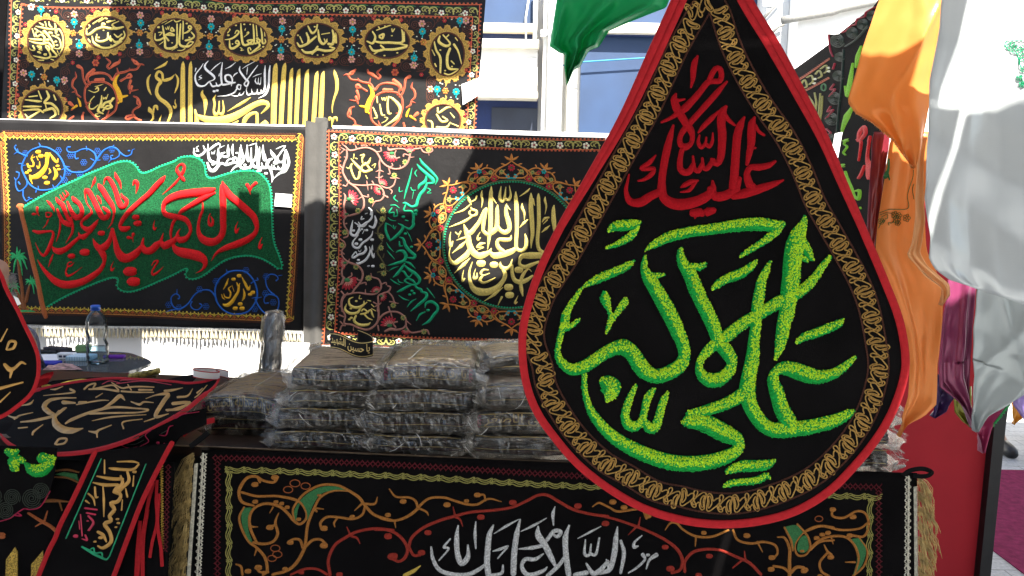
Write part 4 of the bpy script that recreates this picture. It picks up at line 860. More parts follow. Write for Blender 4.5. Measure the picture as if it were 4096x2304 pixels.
# the round inscription
cx, cy, rx, ry = 2046, 979, 276, 258
rg = MB()
ring(rg, sfR, cx, cy, rx, ry, 6, n=120, lift=.0018)
ring_o = rg.build('green_ring', thread('sage_thread', (.07, .12, .05)), rnd_b)
mb = MB()
for i in range(150):
    a = 6.2832 * i / 150
    stroke(mb, sfR, [(cx + (rx - 6) * math.cos(a), cy + (ry - 6) * math.sin(a), 7)], nseg=2)
mb.build('beads', mint, ring_o, kind='stuff')
mb = MB(); mcy = MB()
def pol_(r, a): return (cx + rx * r * math.cos(a), cy + ry * r * math.sin(a))
def arc(mb_, pts, w, **k): stroke(mb_, sfR, [(*pol_(r, a), (q[0] if q else w)) for (r, a, *q) in pts], **k)
D = math.pi / 180
for k in range(8):
    a0 = (-90 + 45 * k) * D
    for h in (-1, 1):
        A = lambda d: a0 + h * d * D
        arc(mb, [(1.30, A(0), 4), (1.25, A(3)), (1.20, A(8)), (1.13, A(12)), (1.06, A(10)), (1.04, A(5.5)), (1.045, A(2))], 6)
        arc(mb, [(1.24, A(4), 4), (1.26, A(6), 7), (1.27, A(7), 2)], 5)
        arc(mb, [(1.21, A(8)), (1.16, A(13)), (1.09, A(16)), (1.08, A(19)), (1.12, A(20.5))], 5)
        arc(mb, [(1.17, A(12)), (1.22, A(14.5)), (1.25, A(18)), (1.24, A(21)), (1.28, A(22.5), 6)], 6)
        arc(mb, [(1.25, A(17), 4), (1.28, A(16), 6), (1.29, A(15.5), 2)], 5)
        arc(mb, [(1.06, A(2)), (1.10, A(5), 6), (1.15, A(6), 5), (1.17, A(4.5), 4)], 6)
        arc(mb, [(1.10, A(5), 4), (1.13, A(8), 6), (1.10, A(9), 4)], 5)
        arc(mb, [(1.05, A(10), 4), (1.03, A(11.5), 2)], 4)
        arc(mb, [(1.13, A(13), 4), (1.07, A(14.5), 6), (1.05, A(13), 6)], 5)
        arc(mb, [(1.03, A(22.5), 4), (1.06, A(18.5), 6), (1.11, A(18.5), 6), (1.14, A(22), 5)], 5)
        arc(mb, [(1.18, A(18), 5), (1.15, A(17), 5), (1.16, A(20), 6)], 5)
        arc(mcy, [(1.035, A(.2)), (1.035, A(3)), (1.075, A(4)), (1.09, A(2.4))], 6)
        x, y = pol_(1.14, A(7.2)); flower('yellow', sfR, rnd_b, x, y, 11, rnd.random() * 3, 'yellow_flower')
        x, y = pol_(1.055, A(14)); flower('red', sfR, rnd_b, x, y, 14, rnd.random() * 3, 'red_flower')
        x, y = pol_(1.19, A(19.5)); flower('red', sfR, rnd_b, x, y, 9, rnd.random() * 3, 'red_flower')
        x, y = pol_(1.16, A(15.2)); flower('yellow', sfR, rnd_b, x, y, 9.5, rnd.random() * 3, 'yellow_flower')
    x, y = pol_(1.195, a0); flower('red', sfR, rnd_b, x, y, 15, rnd.random() * 3, 'red_flower')
    x, y = pol_(1.23, a0 + 22.5 * D); flower('teal', sfR, rnd_b, x, y, 11, rnd.random() * 3, 'teal_flower')
    x, y = pol_(1.095, a0 + 22.5 * D); flower('yellow', sfR, rnd_b, x, y, 13, rnd.random() * 3, 'yellow_flower')
    for a, rr in ((a0, 1.31), (a0 + 22.5 * D, 1.27)):
        arc(mb, [(rr, a, 6), (rr + .045, a, 14), (rr + .105, a, 2)], 6, maxh=.002)
        for h in (-1, 1): arc(mb, [(rr, a, 6), (rr + .03, a + h * 2.4 * D, 10), (rr + .065, a + h * 4.2 * D, 2)], 6, maxh=.002)
mb.build('lotus_scroll', orangeth, ring_o); mcy.build('cyan_knots', cyanth, ring_o)
GO = "@r 975,755,12 970,850,58 965,1000,66 965,1150,66 965,1320,66 @s 950,130,58 935,250,40 920,360,8/@r 985,920,40 1050,1010,10/@r 1070,1025,12 1060,1100,55 1060,1250,62 1050,1370,72 @s 990,100,82 920,140,56 860,90,50 855,60,50 @r 860,1300,56 880,1200,50 900,1090,46 890,1072,24/@r 905,1080,28 870,1110,40 830,1210,52 790,1290,56 730,1370,62 680,1430,72 @s 640,120,80/@r 1200,1010,12 1190,1090,50 1200,1180,62 1230,1280,72 @s 1240,60,62 1180,110,70 1110,80,60 1070,20,46/@r 1200,1050,40 1255,1105,10/@r 570,1310,8 600,1400,62 @s 630,160,82 650,280,82 700,390,92 780,450,96 860,440,90 940,400,60 980,340,10/@s 950,400,42 1020,450,92 1150,430,92 1270,390,82 1330,350,56/@s 1270,150,10 1250,210,52 1170,220,62 1090,215,50 1060,260,52 1080,330,62 1150,390,60/@r 1335,830,12 1335,920,56 1345,1050,62 1350,1200,62 1350,1400,56 @s 1340,250,52 1350,350,52 1420,380,52 1480,330,52 1490,230,52 1470,130,14/@r 1560,850,12 1560,940,60 1560,1100,70 1575,1300,66 @s 1580,140,56 1565,250,36 1560,345,8/@r 1580,950,50 1615,1040,10/@r 1670,855,12 1670,930,52 1675,1100,56 1675,1300,56 @s 1665,100,56 1655,250,52 1680,360,52 1740,410,60/@r 1900,1030,12 1890,1100,52 1895,1250,70 1910,1400,50/@r 840,815,8 830,880,40 845,970,26 830,1070,5/@r 1770,905,8 1765,960,36 1785,1050,26 1765,1170,5/@r 1430,1000,8 1430,1070,42 1460,1150,32 1460,1255,5/@r 1120,750,8 1105,850,36 1100,930,52 1135,985,32 1170,920,42 1190,760,10/@r 1170,935,40 1230,950,52 1260,880,32 1240,745,8/@r 1545,780,8 1500,830,32 1390,905,6/@r 1520,1240,8 1460,1290,42 1390,1365,6/@r 1840,1330,8 1780,1380,42 1715,1435,6/@r 1820,1215,28 1760,1230,36 1725,1280,12/@r 1800,1250,20 1740,1310,8/@r 630,900,20 650,960,46 680,1030,12/@r 760,900,26 740,950,20 690,980,24/@r 660,1030,18 560,1110,32 425,1155,5/@r 670,1060,12 700,1100,42 755,1120,36 750,1170,42 690,1190,32 650,1150,32 670,1110,20/@r 690,1200,30 580,1270,42 460,1320,32 355,1355,6/@s 610,180,30 540,200,30 460,225,6/@s 600,240,18 530,310,56 400,415,6/@s 380,100,8 365,200,25 380,310,50 410,240,16/@s 375,320,10 355,430,20 380,530,52 440,560,62 520,510,72 610,440,80 660,350,50/@s 670,480,8 570,580,56 430,710,6/@s 450,110,20 490,140,20 530,90,18 490,180,8/@s 815,100,5 775,170,20 780,220,42 820,180,8/@s 880,270,18 820,280,52 760,330,18 860,330,18 770,370,8/@s 825,565,108/@s 1015,585,98/@s 1380,660,104/@s 1230,915,108/@s 1245,1030,104/@s 1720,450,90 1550,450,100 1430,460,72 1390,530,42 1400,590,50 1470,620,62 1560,590,60 1680,540,30/@s 1110,540,8 1110,600,52 1160,640,62 1240,620,52 1285,500,8/@s 1150,650,50 1180,740,62 1140,830,62 1060,920,82 930,980,102 800,980,112 710,930,80 665,830,50 650,700,30 680,590,20 700,540,8/@s 1280,600,40 1285,720,52 1320,810,62 1400,840,72 1500,810,62 1580,750,30/@s 1570,690,8 1520,650,20 1450,720,52 1410,830,50 1420,960,56 1440,1050,16/@s 930,660,12 860,660,32 820,710,36 860,740,20 950,710,12/@s 850,740,30 810,810,42 860,850,36 950,820,32 1040,770,6/@s 570,660,6 550,760,20 555,820,46 590,780,12/@s 745,640,6 720,730,20 725,790,46 760,770,36 765,700,12/@s 1150,915,6 1020,1020,46 870,1120,6/@s 1130,1060,32 1110,1100,26 1070,1185,5/@s 1370,1040,5 1330,1120,25 1330,1150,42 1365,1130,8"
mb = MB()
strokes(mb, sfR, T('r', GO), lift=.0016, maxh=.003)
mb.build('gold_lettering', goldbr, ring_o)
mb = MB()
hemR = [(1292, 1384), (1619, 1395), (2060, 1408), (2300, 1414)]
for o in (-3, 4): motif(mb, sfR, hemR, 9, [[(0, o - 2, 3), (.5, o + 2.5, 4), (1, o - 2, 3)]], 3, nseg=2, lift=.004)
stroke(mb, sfR, [(x, y, 10) for x, y in hemR], step=30, lift=.002)
mb.build('hem_braid', braid, rnd_b)
for (x, y, tx, ty) in along([(1300, 1392), (1619, 1402), (2060, 1414), (2300, 1420)], 16.5):
    inst('tassel', TASS, rnd_b, sfR.P(x, y, .004), (.045, .045, .046 * rnd.uniform(.9, 1.08)), rot=(0, rnd.uniform(-.08, .08), rnd.uniform(0, 3)))
# ================================================================== the big drop-shaped pennant hanging in front
sfD = frontal(1.35, amp=.0016, fx=1.6, fz=1.2, ph=.8)
drop = thing('drop_pennant', 'largest drop pennant, red edged black with fuzzy lime letters, hanging before the counter', 'pennant', sfD.base(2850, 2110))
OUT = [(1755, -150), (1690, 0), (1640, 110), (1560, 288), (1480, 432), (1400, 572), (1345, 690), (1312, 800), (1305, 880), (1315, 965), (1343, 1040), (1390, 1108), (1450, 1176), (1530, 1238), (1620, 1288), (1720, 1318), (1810, 1328), (1905, 1321), (2000, 1295), (2085, 1245), (2150, 1182), (2210, 1108), (2252, 1035), (2279, 955), (2284, 890), (2268, 800), (2230, 700), (2180, 582), (2130, 462), (2080, 340), (2020, 222), (1960, 110), (1890, -5), (1815, -150), (1785, -185)]
OUT = [(x * 1.59006, y * 1.59006) for x, y in OUT]
edgeD = smooth_outline(OUT, 14)
cyD, cxD = 1300.0, 2850.0
# cloth: a fan of rings from the outline to a spine, so that it can ripple a little
v, f = [], []
NR = 14; n = len(edgeD)
for side in (0, 1):
    for r in range(NR + 1):
        u = r / NR
        for (x, y) in edgeD:
            yc = max(min(y, 1750), 120); xc = 2842
            v.append(sfD.P(x * (1 - u) + xc * u, y * (1 - u) + yc * u, -.003 * side))
M_ = (NR + 1) * n
for r in range(NR):
    for i in range(n):
        j = (i + 1) % n
        f.append((r * n + i, r * n + j, (r + 1) * n + j, (r + 1) * n + i))
        f.append((M_ + r * n + i, M_ + (r + 1) * n + i, M_ + (r + 1) * n + j, M_ + r * n + j))
for i in range(n):
    j = (i + 1) % n
    f.append((i, M_ + i, M_ + j, j))
add('velvet_cloth', v, f, velvet, drop)
# folded red binding, wider (two folds) along the upper sides
mb = MB()
top = [p for p in edgeD]
def wbind(y):
    t = max(0, min(1, (900 - y) / 700)); return 30 + 26 * t
for k, (o0, o1, hh) in enumerate(((0, 1, .0032),)):
    nq = len(top); vv = []; ff = []
    for i, (x, y) in enumerate(top):
        a = top[i - 1]; b = top[(i + 1) % nq]
        tx, ty = b[0] - a[0], b[1] - a[1]; L = math.hypot(tx, ty) or 1
        nx, ny = -ty / L, tx / L                     # outline runs down the left side first: normal to the right of travel points out
        w = wbind(y); two = max(0, min(1, (900 - y) / 500))
        prof = [(.06, -.004), (.05, .0015), (.02, .0035), (-.25, .0042), (-.46, .0038), (-.5, .0038 - .003 * two), (-.54, .0036 - .0006 * two), (-.8, .0034), (-.97, .0026), (-1.0, .0005)]
        for (d, z) in prof: vv.append(sfD.P(x + nx * d * w * -1 * -1, y + ny * d * w, z))
    m = 10
    for i in range(nq):
        j = (i + 1) % nq
        for q in range(m - 1): ff.append((i * m + q, i * m + q + 1, j * m + q + 1, j * m + q))
    mb.addmesh(vv, ff, 0)
bind = mb.build('red_binding', redbind, drop)
# two brown cords and the chain of gilt hearts between them
def cpts(c, L): return C(c, L)
inn = C('V', [(1785, 32)]) + C('a', [(890, 0), (740, 325), (590, 650), (370, 1050), (150, 1449)]) + C('b', [(560, 50), (300, 530), (130, 800), (20, 1000)])[1:] + C('X', [(2176, 1340)]) + C('d', [(20, 250), (60, 450), (180, 680), (350, 920), (600, 1160), (850, 1300), (1100, 1449)]) + \
      C('y', [(900, 1010), (1000, 1034), (1130, 1045), (1250, 1027), (1400, 975), (1520, 910), (1620, 820), (1700, 720), (1760, 610), (1795, 500), (1808, 410)]) + list(reversed(C('c', [(1560, 0), (1680, 220), (1800, 430), (1900, 610), (2000, 800), (2080, 1000), (2130, 1200), (2165, 1400)]))) + list(reversed(C('a', [(1225, 0), (1380, 320), (1560, 620), (1770, 920), (1930, 1230)])))
inn = smooth_outline(inn, 10)
mb = MB()
def offs(path, d):
    out = []; n = len(path)
    for i, (x, y) in enumerate(path):
        a = path[i - 3]; b = path[(i + 3) % n]
        tx, ty = b[0] - a[0], b[1] - a[1]; L = math.hypot(tx, ty) or 1
        dd = d(x, y) if callable(d) else d
        out.append((x - ty / L * -dd * -1, y + tx / L * dd))
    return out
# outward = away from the centre; check the sign once
t_ = offs(inn, 20); s_ = 1 if sum(math.hypot(x - 2850, y - 1300) for x, y in t_) > sum(math.hypot(x - 2850, y - 1300) for x, y in inn) else -1
outp = offs(inn, lambda x, y: s_ * (82 if y > 150 else 82 + (150 - y) * .0))
midp = [p for p in offs(inn, s_ * 41)]
outp = [p for p in outp if p[1] > -60]
def cord(path, w, mi=0, skip=None):
    for k, ph in enumerate((0, 3.14)):
        q = along(path, 3.2)
        stroke(mb, sfD, [(x - ty * 1.6 * math.sin(i * .9 + ph), y + tx * 1.6 * math.sin(i * .9 + ph), w * .62) for i, (x, y, tx, ty) in enumerate(q)], step=1e9, nseg=2, hgt=.5, mi=mi)
cord(inn + inn[:1], 9)
# outer cord as two runs so that it does not jump across the top
kx = [i for i in range(1, len(outp)) if abs(outp[i][0] - outp[i - 1][0]) > 60]
cord(outp if not kx else outp[:kx[0]], 9)
if kx: cord(outp[kx[0]:], 9)
mb.build('brown_cord', brownth, drop)
gilt = mat('gilt_cord', (.50, .31, .09), .35, .65, vary=.35, scale=300, bump=.6, bscale=500)
mb = MB()
per = plen(midp) / round(plen(midp) / 106)
H1 = [(.02, -30), (.10, -36), (.20, -26), (.26, -8), (.36, -18), (.46, -22), (.52, -12), (.44, 6), (.30, 22), (.18, 34), (.08, 34), (.05, 20), (.06, 0), (.03, -20), (.02, -30)]
H2 = [(.98, 30), (.90, 36), (.80, 26), (.74, 8), (.64, 18), (.54, 22), (.50, 12), (.58, -6), (.70, -22), (.82, -34), (.92, -34), (.95, -20), (.94, 0), (.97, 20), (.98, 30)]
LK = [(.42, 8), (.50, 26), (.60, 32), (.66, 24), (.52, 0), (.48, -30), (.56, -38), (.62, -28), (.58, -10)]
L2 = [(.06, -22), (.12, -26), (.18, -14), (.22, 4), (.14, 22), (.10, 18), (.11, 0), (.06, -22)]
L3 = [(.94, 22), (.88, 26), (.82, 14), (.78, -4), (.86, -22), (.90, -18), (.89, 0), (.94, 22)]
def chain(sh, x, y, tx, ty):
    pts = [(x + tx * s * per + -ty * t, y + ty * s * per + tx * t, 7.0) for s, t in sh]
    q = smooth(pts, 4.5)
    for i in range(0, len(q) - 1):
        a, b = q[i], q[i + 1]
        dx, dy = b[0] - a[0], b[1] - a[1]
        stroke(mb, sfD, [(a[0] - dx * .15, a[1] - dy * .15, 4.0), ((a[0] + b[0]) / 2, (a[1] + b[1]) / 2, 6.6), (b[0], b[1], 4.0)], nseg=2, hgt=.45, cap=False, step=99)
for (x, y, tx, ty) in along(midp, per):
    if y < -70: continue
    for sh in (H1, H2, LK, L2, L3): chain(sh, x, y, tx, ty)
mb.build('gilt_heart_chain', gilt, drop)
# red lettering
mb = MB()
RT = "@a 985,55,18 955,120,64 940,200,66 935,290,50 915,375,20/@a 1100,310,60 1120,255,58 1160,190,58 1205,190,62 1222,250,56 1205,310,62 1140,315,56 1080,330,62 1000,430,66 920,520,72 850,590,82 780,640,56 700,690,40 620,725,26/@a 765,435,22 745,500,72 770,580,88 810,650,82 860,730,82 910,800,76 930,870,52 915,940,52 860,975,78 810,950,62 805,880,52 840,810,62 900,740,62 990,640,62 1080,540,66 1160,450,66 1220,380,50 1280,315,24/@a 765,510,56 800,505,36 850,495,22/@a 1275,560,26 1235,620,88 1220,720,88 1230,850,88 1225,980,82 1215,1080,72 1180,1145,62 1130,1120,55 1120,1085,24/@a 1255,660,60 1300,710,46 1355,755,26/@a 1190,620,28 1120,690,56 1040,770,52 990,830,22/@a 1140,1110,50 1080,1190,56 1040,1180,46 1030,1090,26/@a 1030,1150,50 990,1215,56 950,1190,46 935,1070,26/@a 940,1150,50 900,1220,72 850,1230,72 810,1200,66 805,1110,56 825,1010,52 850,980,40/@a 1000,860,22 990,930,42 1020,980,46 1060,940,36 1070,880,20/@a 1060,940,36 1100,970,46 1130,920,36 1135,835,18/@a 740,750,20 710,860,62 680,980,78 650,1120,78 630,1250,78 620,1350,80 610,1449,80 @z 785,945,40 740,965,42 690,995,46 640,990,36 620,940,22 628,890,14 635,855,8/@z 798,900,34 805,970,46 860,1003,56 930,1000,56 1000,975,50 1045,935,40 1045,885,10/@z 1035,930,36 1060,965,46 1110,960,48 1155,930,44 1175,880,30/@a 1455,670,22 1415,750,76 1385,850,88 1370,1000,88 1360,1150,88 1350,1300,92 1340,1400,90 @z 1160,930,44/@a 1560,670,22 1530,740,82 1525,850,88 1520,950,78 1500,1050,62 1480,1150,36/@a 1560,760,42 1600,820,36 1650,855,28/@a 1555,985,30/@a 1770,1115,26 1700,1160,62 1600,1180,72 1520,1180,62 1480,1230,62 1490,1310,82 1530,1400,92 @z 1240,920,46/@z 1395,885,10 1340,907,34 1265,932,46 1200,952,46 1150,965,34/@a 560,1060,16 500,1130,52 420,1190,50 490,1195,48 545,1195,40 520,1250,52 450,1300,40 385,1315,20/@a 985,1315,26 920,1325,56 850,1360,52 815,1380,20/@a 960,1330,40 900,1410,42 810,1430,16/@b 1440,80,82 1510,75,94 1530,90,60/@b 1465,105,40 1460,132,20/@b 1530,60,22 1580,70,92 1640,55,72"
strokes(mb, sfD, T('a', RT), maxh=.0035, hgt=.2, jag=.03)
mb.build('red_lettering', mat('red_pile_thread', (.36, .004, .010), .75, vary=.2, scale=300, bump=.8, bscale=600, sheen=.01, spec=.12), drop)
# fuzzy green letters: each joined letter group is a part; loops of yellow-green on the upper right, deep green on the lower left
GREEN = [
 "@b 580,275,26 640,222,95 740,205,122 850,190,105 915,165,28/@b 880,200,60 830,295,84 740,360,74 650,403,52 575,432,36",
 "@b 952,460,14 1040,400,78 1200,322,112 1400,272,112 1600,247,112 1800,217,122 2000,195,138 2150,195,138 2270,207,115 2345,185,50/@b 2330,215,60 2270,270,90 2180,345,80 2080,412,66 1990,467,56 1920,518,36",
 "@b 852,552,14 790,605,76 690,655,92 570,705,96 470,750,86 400,785,62 345,818,34",
 "@b 325,828,28 270,910,46 205,1010,66 160,1110,92 145,1200,96 115,1270,60 95,1360,60 78,1440,55 @d 72,130,52 88,200,74 130,265,100 220,322,125 330,298,132 430,240,128 530,170,128 640,112,138 740,98,172 825,155,160 878,240,166 945,330,168 1040,385,150 1130,380,152 1230,338,152 1310,280,142 1350,200,125 1345,100,132 1312,0,140 @b 1290,1290,150 1230,1150,164 1150,1000,162 1070,860,152 1000,745,140 950,650,84 952,560,56 962,502,26/@b 150,1230,100 215,1215,56 270,1172,44 302,1142,22/@b 1010,720,90 1080,712,62 1147,700,32",
 "@b 550,890,60 555,940,116 578,1015,72 600,1070,46 612,1140,50 592,1215,50 568,1292,26/@b 758,960,70 745,985,84 705,1045,66 655,1112,56 612,1180,48",
 "@b 1325,422,26 1310,500,76 1345,600,122 1410,700,150 1460,830,152 1530,980,152 1600,1120,152 1660,1260,142 1690,1350,142 @d 1740,95,150 1805,180,142 1832,262,110 1795,350,120 1705,422,150 1600,428,150 1520,365,108 1503,275,76 1540,190,86 1610,112,112 1690,55,130 @b 1740,1350,130 1850,1262,126 1960,1180,122 2080,1110,122 2200,1040,126 2310,972,132 2420,932,122 @c 1520,860,112 1610,780,102 1680,692,82 1740,602,70 1802,528,54/@b 1425,620,80 1500,622,72 1562,588,32/@b 1500,645,40 1565,618,20",
 "@b 2088,548,18 2040,605,76 1940,678,102 1830,722,102 1740,762,92 1680,805,76 1640,842,44",
 "@b 2220,560,24 2180,650,72 2130,760,96 2110,880,112 2090,1000,122 2080,1100,112 2075,1200,112 2060,1300,112 2045,1440,122 @d 2052,100,132 2030,250,142 2000,400,152 1985,520,168 2000,640,160 2060,770,152 2130,860,152 2220,925,150 2330,930,170 @e 1480,790,160 1640,765,152 1800,725,142 1920,678,122 2005,628,80 2055,603,20/@d 1950,570,150 1850,630,132 1740,680,122 1620,722,122 1500,757,112 1410,765,90 1378,745,40/@d 1325,865,30 1390,845,150 1490,845,180 1600,880,192 1700,935,192 1800,985,182 1880,1020,140 1905,1060,110 1880,1140,122 1790,1195,142 1660,1240,152 1500,1268,162 1350,1270,162 1200,1252,162 1050,1210,162 900,1150,152 760,1080,142 640,1000,132 530,900,116 450,800,102 390,690,76 355,560,62 345,450,60 348,358,54",
 "@c 1560,103,18 1540,185,86 1490,290,156 1460,400,195 1442,500,195 1425,600,182 1420,720,185 1400,850,176 1390,960,170 1375,1080,160 1345,1200,142 1325,1320,130 1302,1440,96 @d 2295,140,82 2268,222,30/@c 1530,390,130 1590,490,96 1628,545,44/@c 1550,540,70 1580,565,30",
 "@c 1942,1138,18 1890,1190,82 1780,1240,96 1660,1287,96 1560,1322,90 1500,1360,62 1463,1395,28",
 "@e 2065,58,28 2000,120,66 1920,187,92 1820,242,112 1700,267,142 1580,247,170 1460,205,172 1350,182,140 1272,215,96 1237,290,112 1260,380,142 1290,480,152 1320,580,162 1370,680,172 1410,770,170",
 "@d 500,430,60 560,452,166 610,500,222 602,570,160 565,648,26",
 "@d 862,488,38 820,570,66 775,690,82 755,800,92 790,880,112 860,890,112 920,842,76 950,740,76 970,640,82 1010,560,76 1048,518,36/@d 955,850,82 1000,910,112 1060,900,102 1095,800,86 1120,700,82 1150,620,76 1182,558,36",
 "@e 760,1237,36 830,1200,92 940,1170,122 1060,1165,116 1170,1155,106 1230,1130,62 1268,1102,18",
 "@e 735,1385,20 800,1350,72 920,1330,76 1040,1320,80 1120,1295,80 1170,1262,62 1205,1292,26"]
def bump(mb, c, nrm_sf, r, h, mi):
    (x, y) = c; v = []; k6 = 6
    ro = rnd.random() * 6
    for k in range(k6):
        a = ro + 6.2832 * k / k6
        v.append(nrm_sf.P(x + r * math.cos(a), y + r * math.sin(a), h))
    for k in range(k6):
        a = ro + 6.2832 * k / k6
        v.append(nrm_sf.P(x + r * .7 * math.cos(a), y + r * .7 * math.sin(a), h + r * .00040 * .8))
    v.append(nrm_sf.P(x, y, h + r * .00040 * 1.15))
    f = [(k, (k + 1) % 6, 6 + (k + 1) % 6, 6 + k) for k in range(6)] + [(6 + k, 6 + (k + 1) % 6, 12) for k in range(6)]
    mb.addmesh(v, f, mi)
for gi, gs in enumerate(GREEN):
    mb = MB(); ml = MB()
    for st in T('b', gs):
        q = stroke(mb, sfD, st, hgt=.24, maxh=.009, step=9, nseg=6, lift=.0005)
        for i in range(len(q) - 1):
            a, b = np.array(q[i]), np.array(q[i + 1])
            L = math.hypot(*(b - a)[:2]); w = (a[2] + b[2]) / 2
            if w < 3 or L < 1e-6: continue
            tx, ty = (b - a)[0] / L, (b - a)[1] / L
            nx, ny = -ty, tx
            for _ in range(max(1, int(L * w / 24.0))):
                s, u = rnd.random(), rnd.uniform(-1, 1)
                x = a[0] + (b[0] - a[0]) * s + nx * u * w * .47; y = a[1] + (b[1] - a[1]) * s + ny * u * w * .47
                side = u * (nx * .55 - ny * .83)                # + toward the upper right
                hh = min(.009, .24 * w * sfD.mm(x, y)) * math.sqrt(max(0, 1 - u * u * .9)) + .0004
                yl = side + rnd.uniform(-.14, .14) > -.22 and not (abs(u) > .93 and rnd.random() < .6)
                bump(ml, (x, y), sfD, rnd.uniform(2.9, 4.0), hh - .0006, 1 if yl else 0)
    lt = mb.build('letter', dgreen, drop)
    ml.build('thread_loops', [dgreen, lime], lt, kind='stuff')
# ================================================================== backing boards, post, papers behind the counter
boardm = mat('white_board_paint', (.80, .80, .79), .6, vary=.02, scale=3)
def slab(name, pts, Y, th, m, par=None):
    s = frontal(Y); a = [s.base(*p) for p in pts]
    v = a + [p + Vector((0, th, 0)) for p in a]; n = len(a)
    f = [tuple(range(n))[::-1], tuple(range(n, 2 * n))] + [(i, (i + 1) % n, n + (i + 1) % n, n + i) for i in range(n)]
    return add(name, v, f, m, par, smooth=False)
solo(slab('backing_board', [(-420, 466), (1214, 500), (1196, 1900), (-420, 1900)], 3.935, .03, boardm), 'white board behind the banner with the green flag, its lower part bare', 'board', 'white boards behind the banners')
solo(slab('backing_board', [(1330, 502), (2700, 541), (2700, 1900), (1300, 1900)], 3.895, .03, boardm), 'white board behind the banner with the round gold inscription', 'board', 'white boards behind the banners')
greycl = mat('dark_grey_wrap', (.060, .058, .054), .75, vary=.2, scale=8, bump=.3, bscale=60, sheen=.05)
post = thing('wrapped_post', 'square post wrapped in dark grey cloth between the two lower back banners', 'post', frontal(3.88).base(1275, 1600))
s = frontal(3.86); a = s.base(1252, 484); b = s.base(1304, 484); lo = s.base(1282, 1700)
mb = MB(); mb.box((a.x + .006, 3.875, 0), (b.x - .006, 3.93, a.z + .02), 0, .004)
mb.build('post_core', greycl, post, smooth=False)
mb = MB()
nn = 22; rows = 30; v = []; f = []
for j in range(rows + 1):
    t = j / rows; z = a.z + .005 + (0.35 - a.z) * t
    for i in range(nn + 1):
        u = i / nn
        x0 = a.x - .040 - .004 * t; x1 = b.x + .004 + .012 * math.sin(t * 3)
        v.append((x0 + (x1 - x0) * u - .03 * t, 3.865 - .010 * math.sin(u * 9 + t * 4) * (.4 + t * .6) + .03 * abs(u - .5) ** 2, z - .01 * math.sin(u * 3)))
for j in range(rows):
    for i in range(nn):
        k = j * (nn + 1) + i; f.append((k, k + 1, k + nn + 2, k + nn + 1))
add('cloth_wrap', v, f, greycl, post)
# upper dark edge of a further banner and dark stuff left of the medallion banner
solo(slab('dark_curtain', [(-420, -160), (36, -160), (2, 476), (-420, 470)], 4.22, .01, velvet), 'dark curtain strip left of the medallion banner', 'curtain')
# papers and tags
def tag(name, pts, Y, label, marks=None, curl=.0, cat='price tag', grp='paper tags'):
    sf = frontal(Y); nx, ny = 8, 6; v = []; f = []
    for sd in (0, 1):
        for j in range(ny + 1):
            for i in range(nx + 1):
                u, w = i / nx, j / ny
                (ax, ay), (bx, by), (cx, cy), (dx, dy) = pts
                x = (ax * (1 - u) + bx * u) * (1 - w) + (dx * (1 - u) + cx * u) * w; y = (ay * (1 - u) + by * u) * (1 - w) + (dy * (1 - u) + cy * u) * w
                v.append(sf.P(x, y, curl * u * u * (1 - .6 * w) - .0006 * sd))
    K = (nx + 1) * (ny + 1)
    for j in range(ny):
        for i in range(nx):
            k = j * (nx + 1) + i; f.append((k, k + nx + 1, k + nx + 2, k + 1)); f.append((K + k, K + k + 1, K + k + nx + 2, K + k + nx + 1))
    o = add(name, v, f, paper)
    solo(o, label, cat, grp)
    if marks:
        mb = MB(); strokes(mb, sf, marks, lift=.0006, hgt=.05, nseg=2); mb.build('handwriting', ink, o)
    return o
tag('price_tag', C('i', [(2308, 868), (2528, 790), (2520, 960), (2320, 1080)]), 4.13, 'curled white paper tag on the right edge of the medallion banner', C('i', [(0, 0)]) and T('i', "2490,800,6 2500,830,6/2505,800,5 2515,825,6/2480,820,5 2490,845,5"), .03)
tag('price_tag', C('l', [(1848, 1003), (2090, 1022), (2080, 1212), (1828, 1192)]), 3.885, 'white blank paper tag at the right edge of the green flag banner')
tag('price_tag', C('a', [(2365, 840), (2440, 825), (2395, 1085), (2320, 1075)]), 1.9, 'small white tag with handwriting on the dark banner, right of the big pennant', T('a', "2375,880,6 2385,920,6 2400,890,5 2420,870,6/2350,900,5 2365,920,5/2395,900,5 2420,895,5/2345,980,5 2370,975,5/2335,1000,6 2345,1003,6/2383,1055,14"))
tag('notice_paper', [(1115, 1369), (1239, 1372), (1233, 1462), (1103, 1465)], 3.7, 'white sheet with a drawn blue arrow leaning behind the packets', T('G', "618,182,3 660,158,3 706,133,3/706,133,3 690,134,3/706,133,3 700,148,3/570,160,3 580,150,3 590,158,3 600,150,3/605,152,3 606,166,3/574,172,3 592,170,3"), 0, 'paper')
# ================================================================== the counter
wood = mat('dark_brown_wood', (.030, .017, .012), .38, vary=.5, scale=8, stretch=(1, 10, 10), bump=.1, bscale=80, coat=.15)
woodl = mat('worn_wood_edge', (.20, .14, .085), .6, vary=.4, scale=40)
ZT = .88
def edgeY(x): return 2.035 - .070 * x
ctr = thing('counter_table', 'long dark brown wooden counter table carrying the stacked packets', 'table', (0, 2.4, 0))
mb = MB()
v = []
for z in (ZT - .03, ZT):
    for (x, yo) in ((-2.1, 0), (1.02, 0), (1.02, .78), (-2.1, .78)): v.append((x, edgeY(x) + yo, z))
mb.addmesh(v, [(3, 2, 1, 0), (4, 5, 6, 7), (0, 1, 5, 4), (1, 2, 6, 5), (2, 3, 7, 6), (3, 0, 4, 7)])
mb.build('tabletop', wood, ctr, smooth=False)
mb = MB(); mb.tube([(x, edgeY(x) - .001, ZT - .002) for x in (-2.1, -1.2, -.5, .3, 1.02)], .0028, 6); mb.build('worn_edge', woodl, ctr)
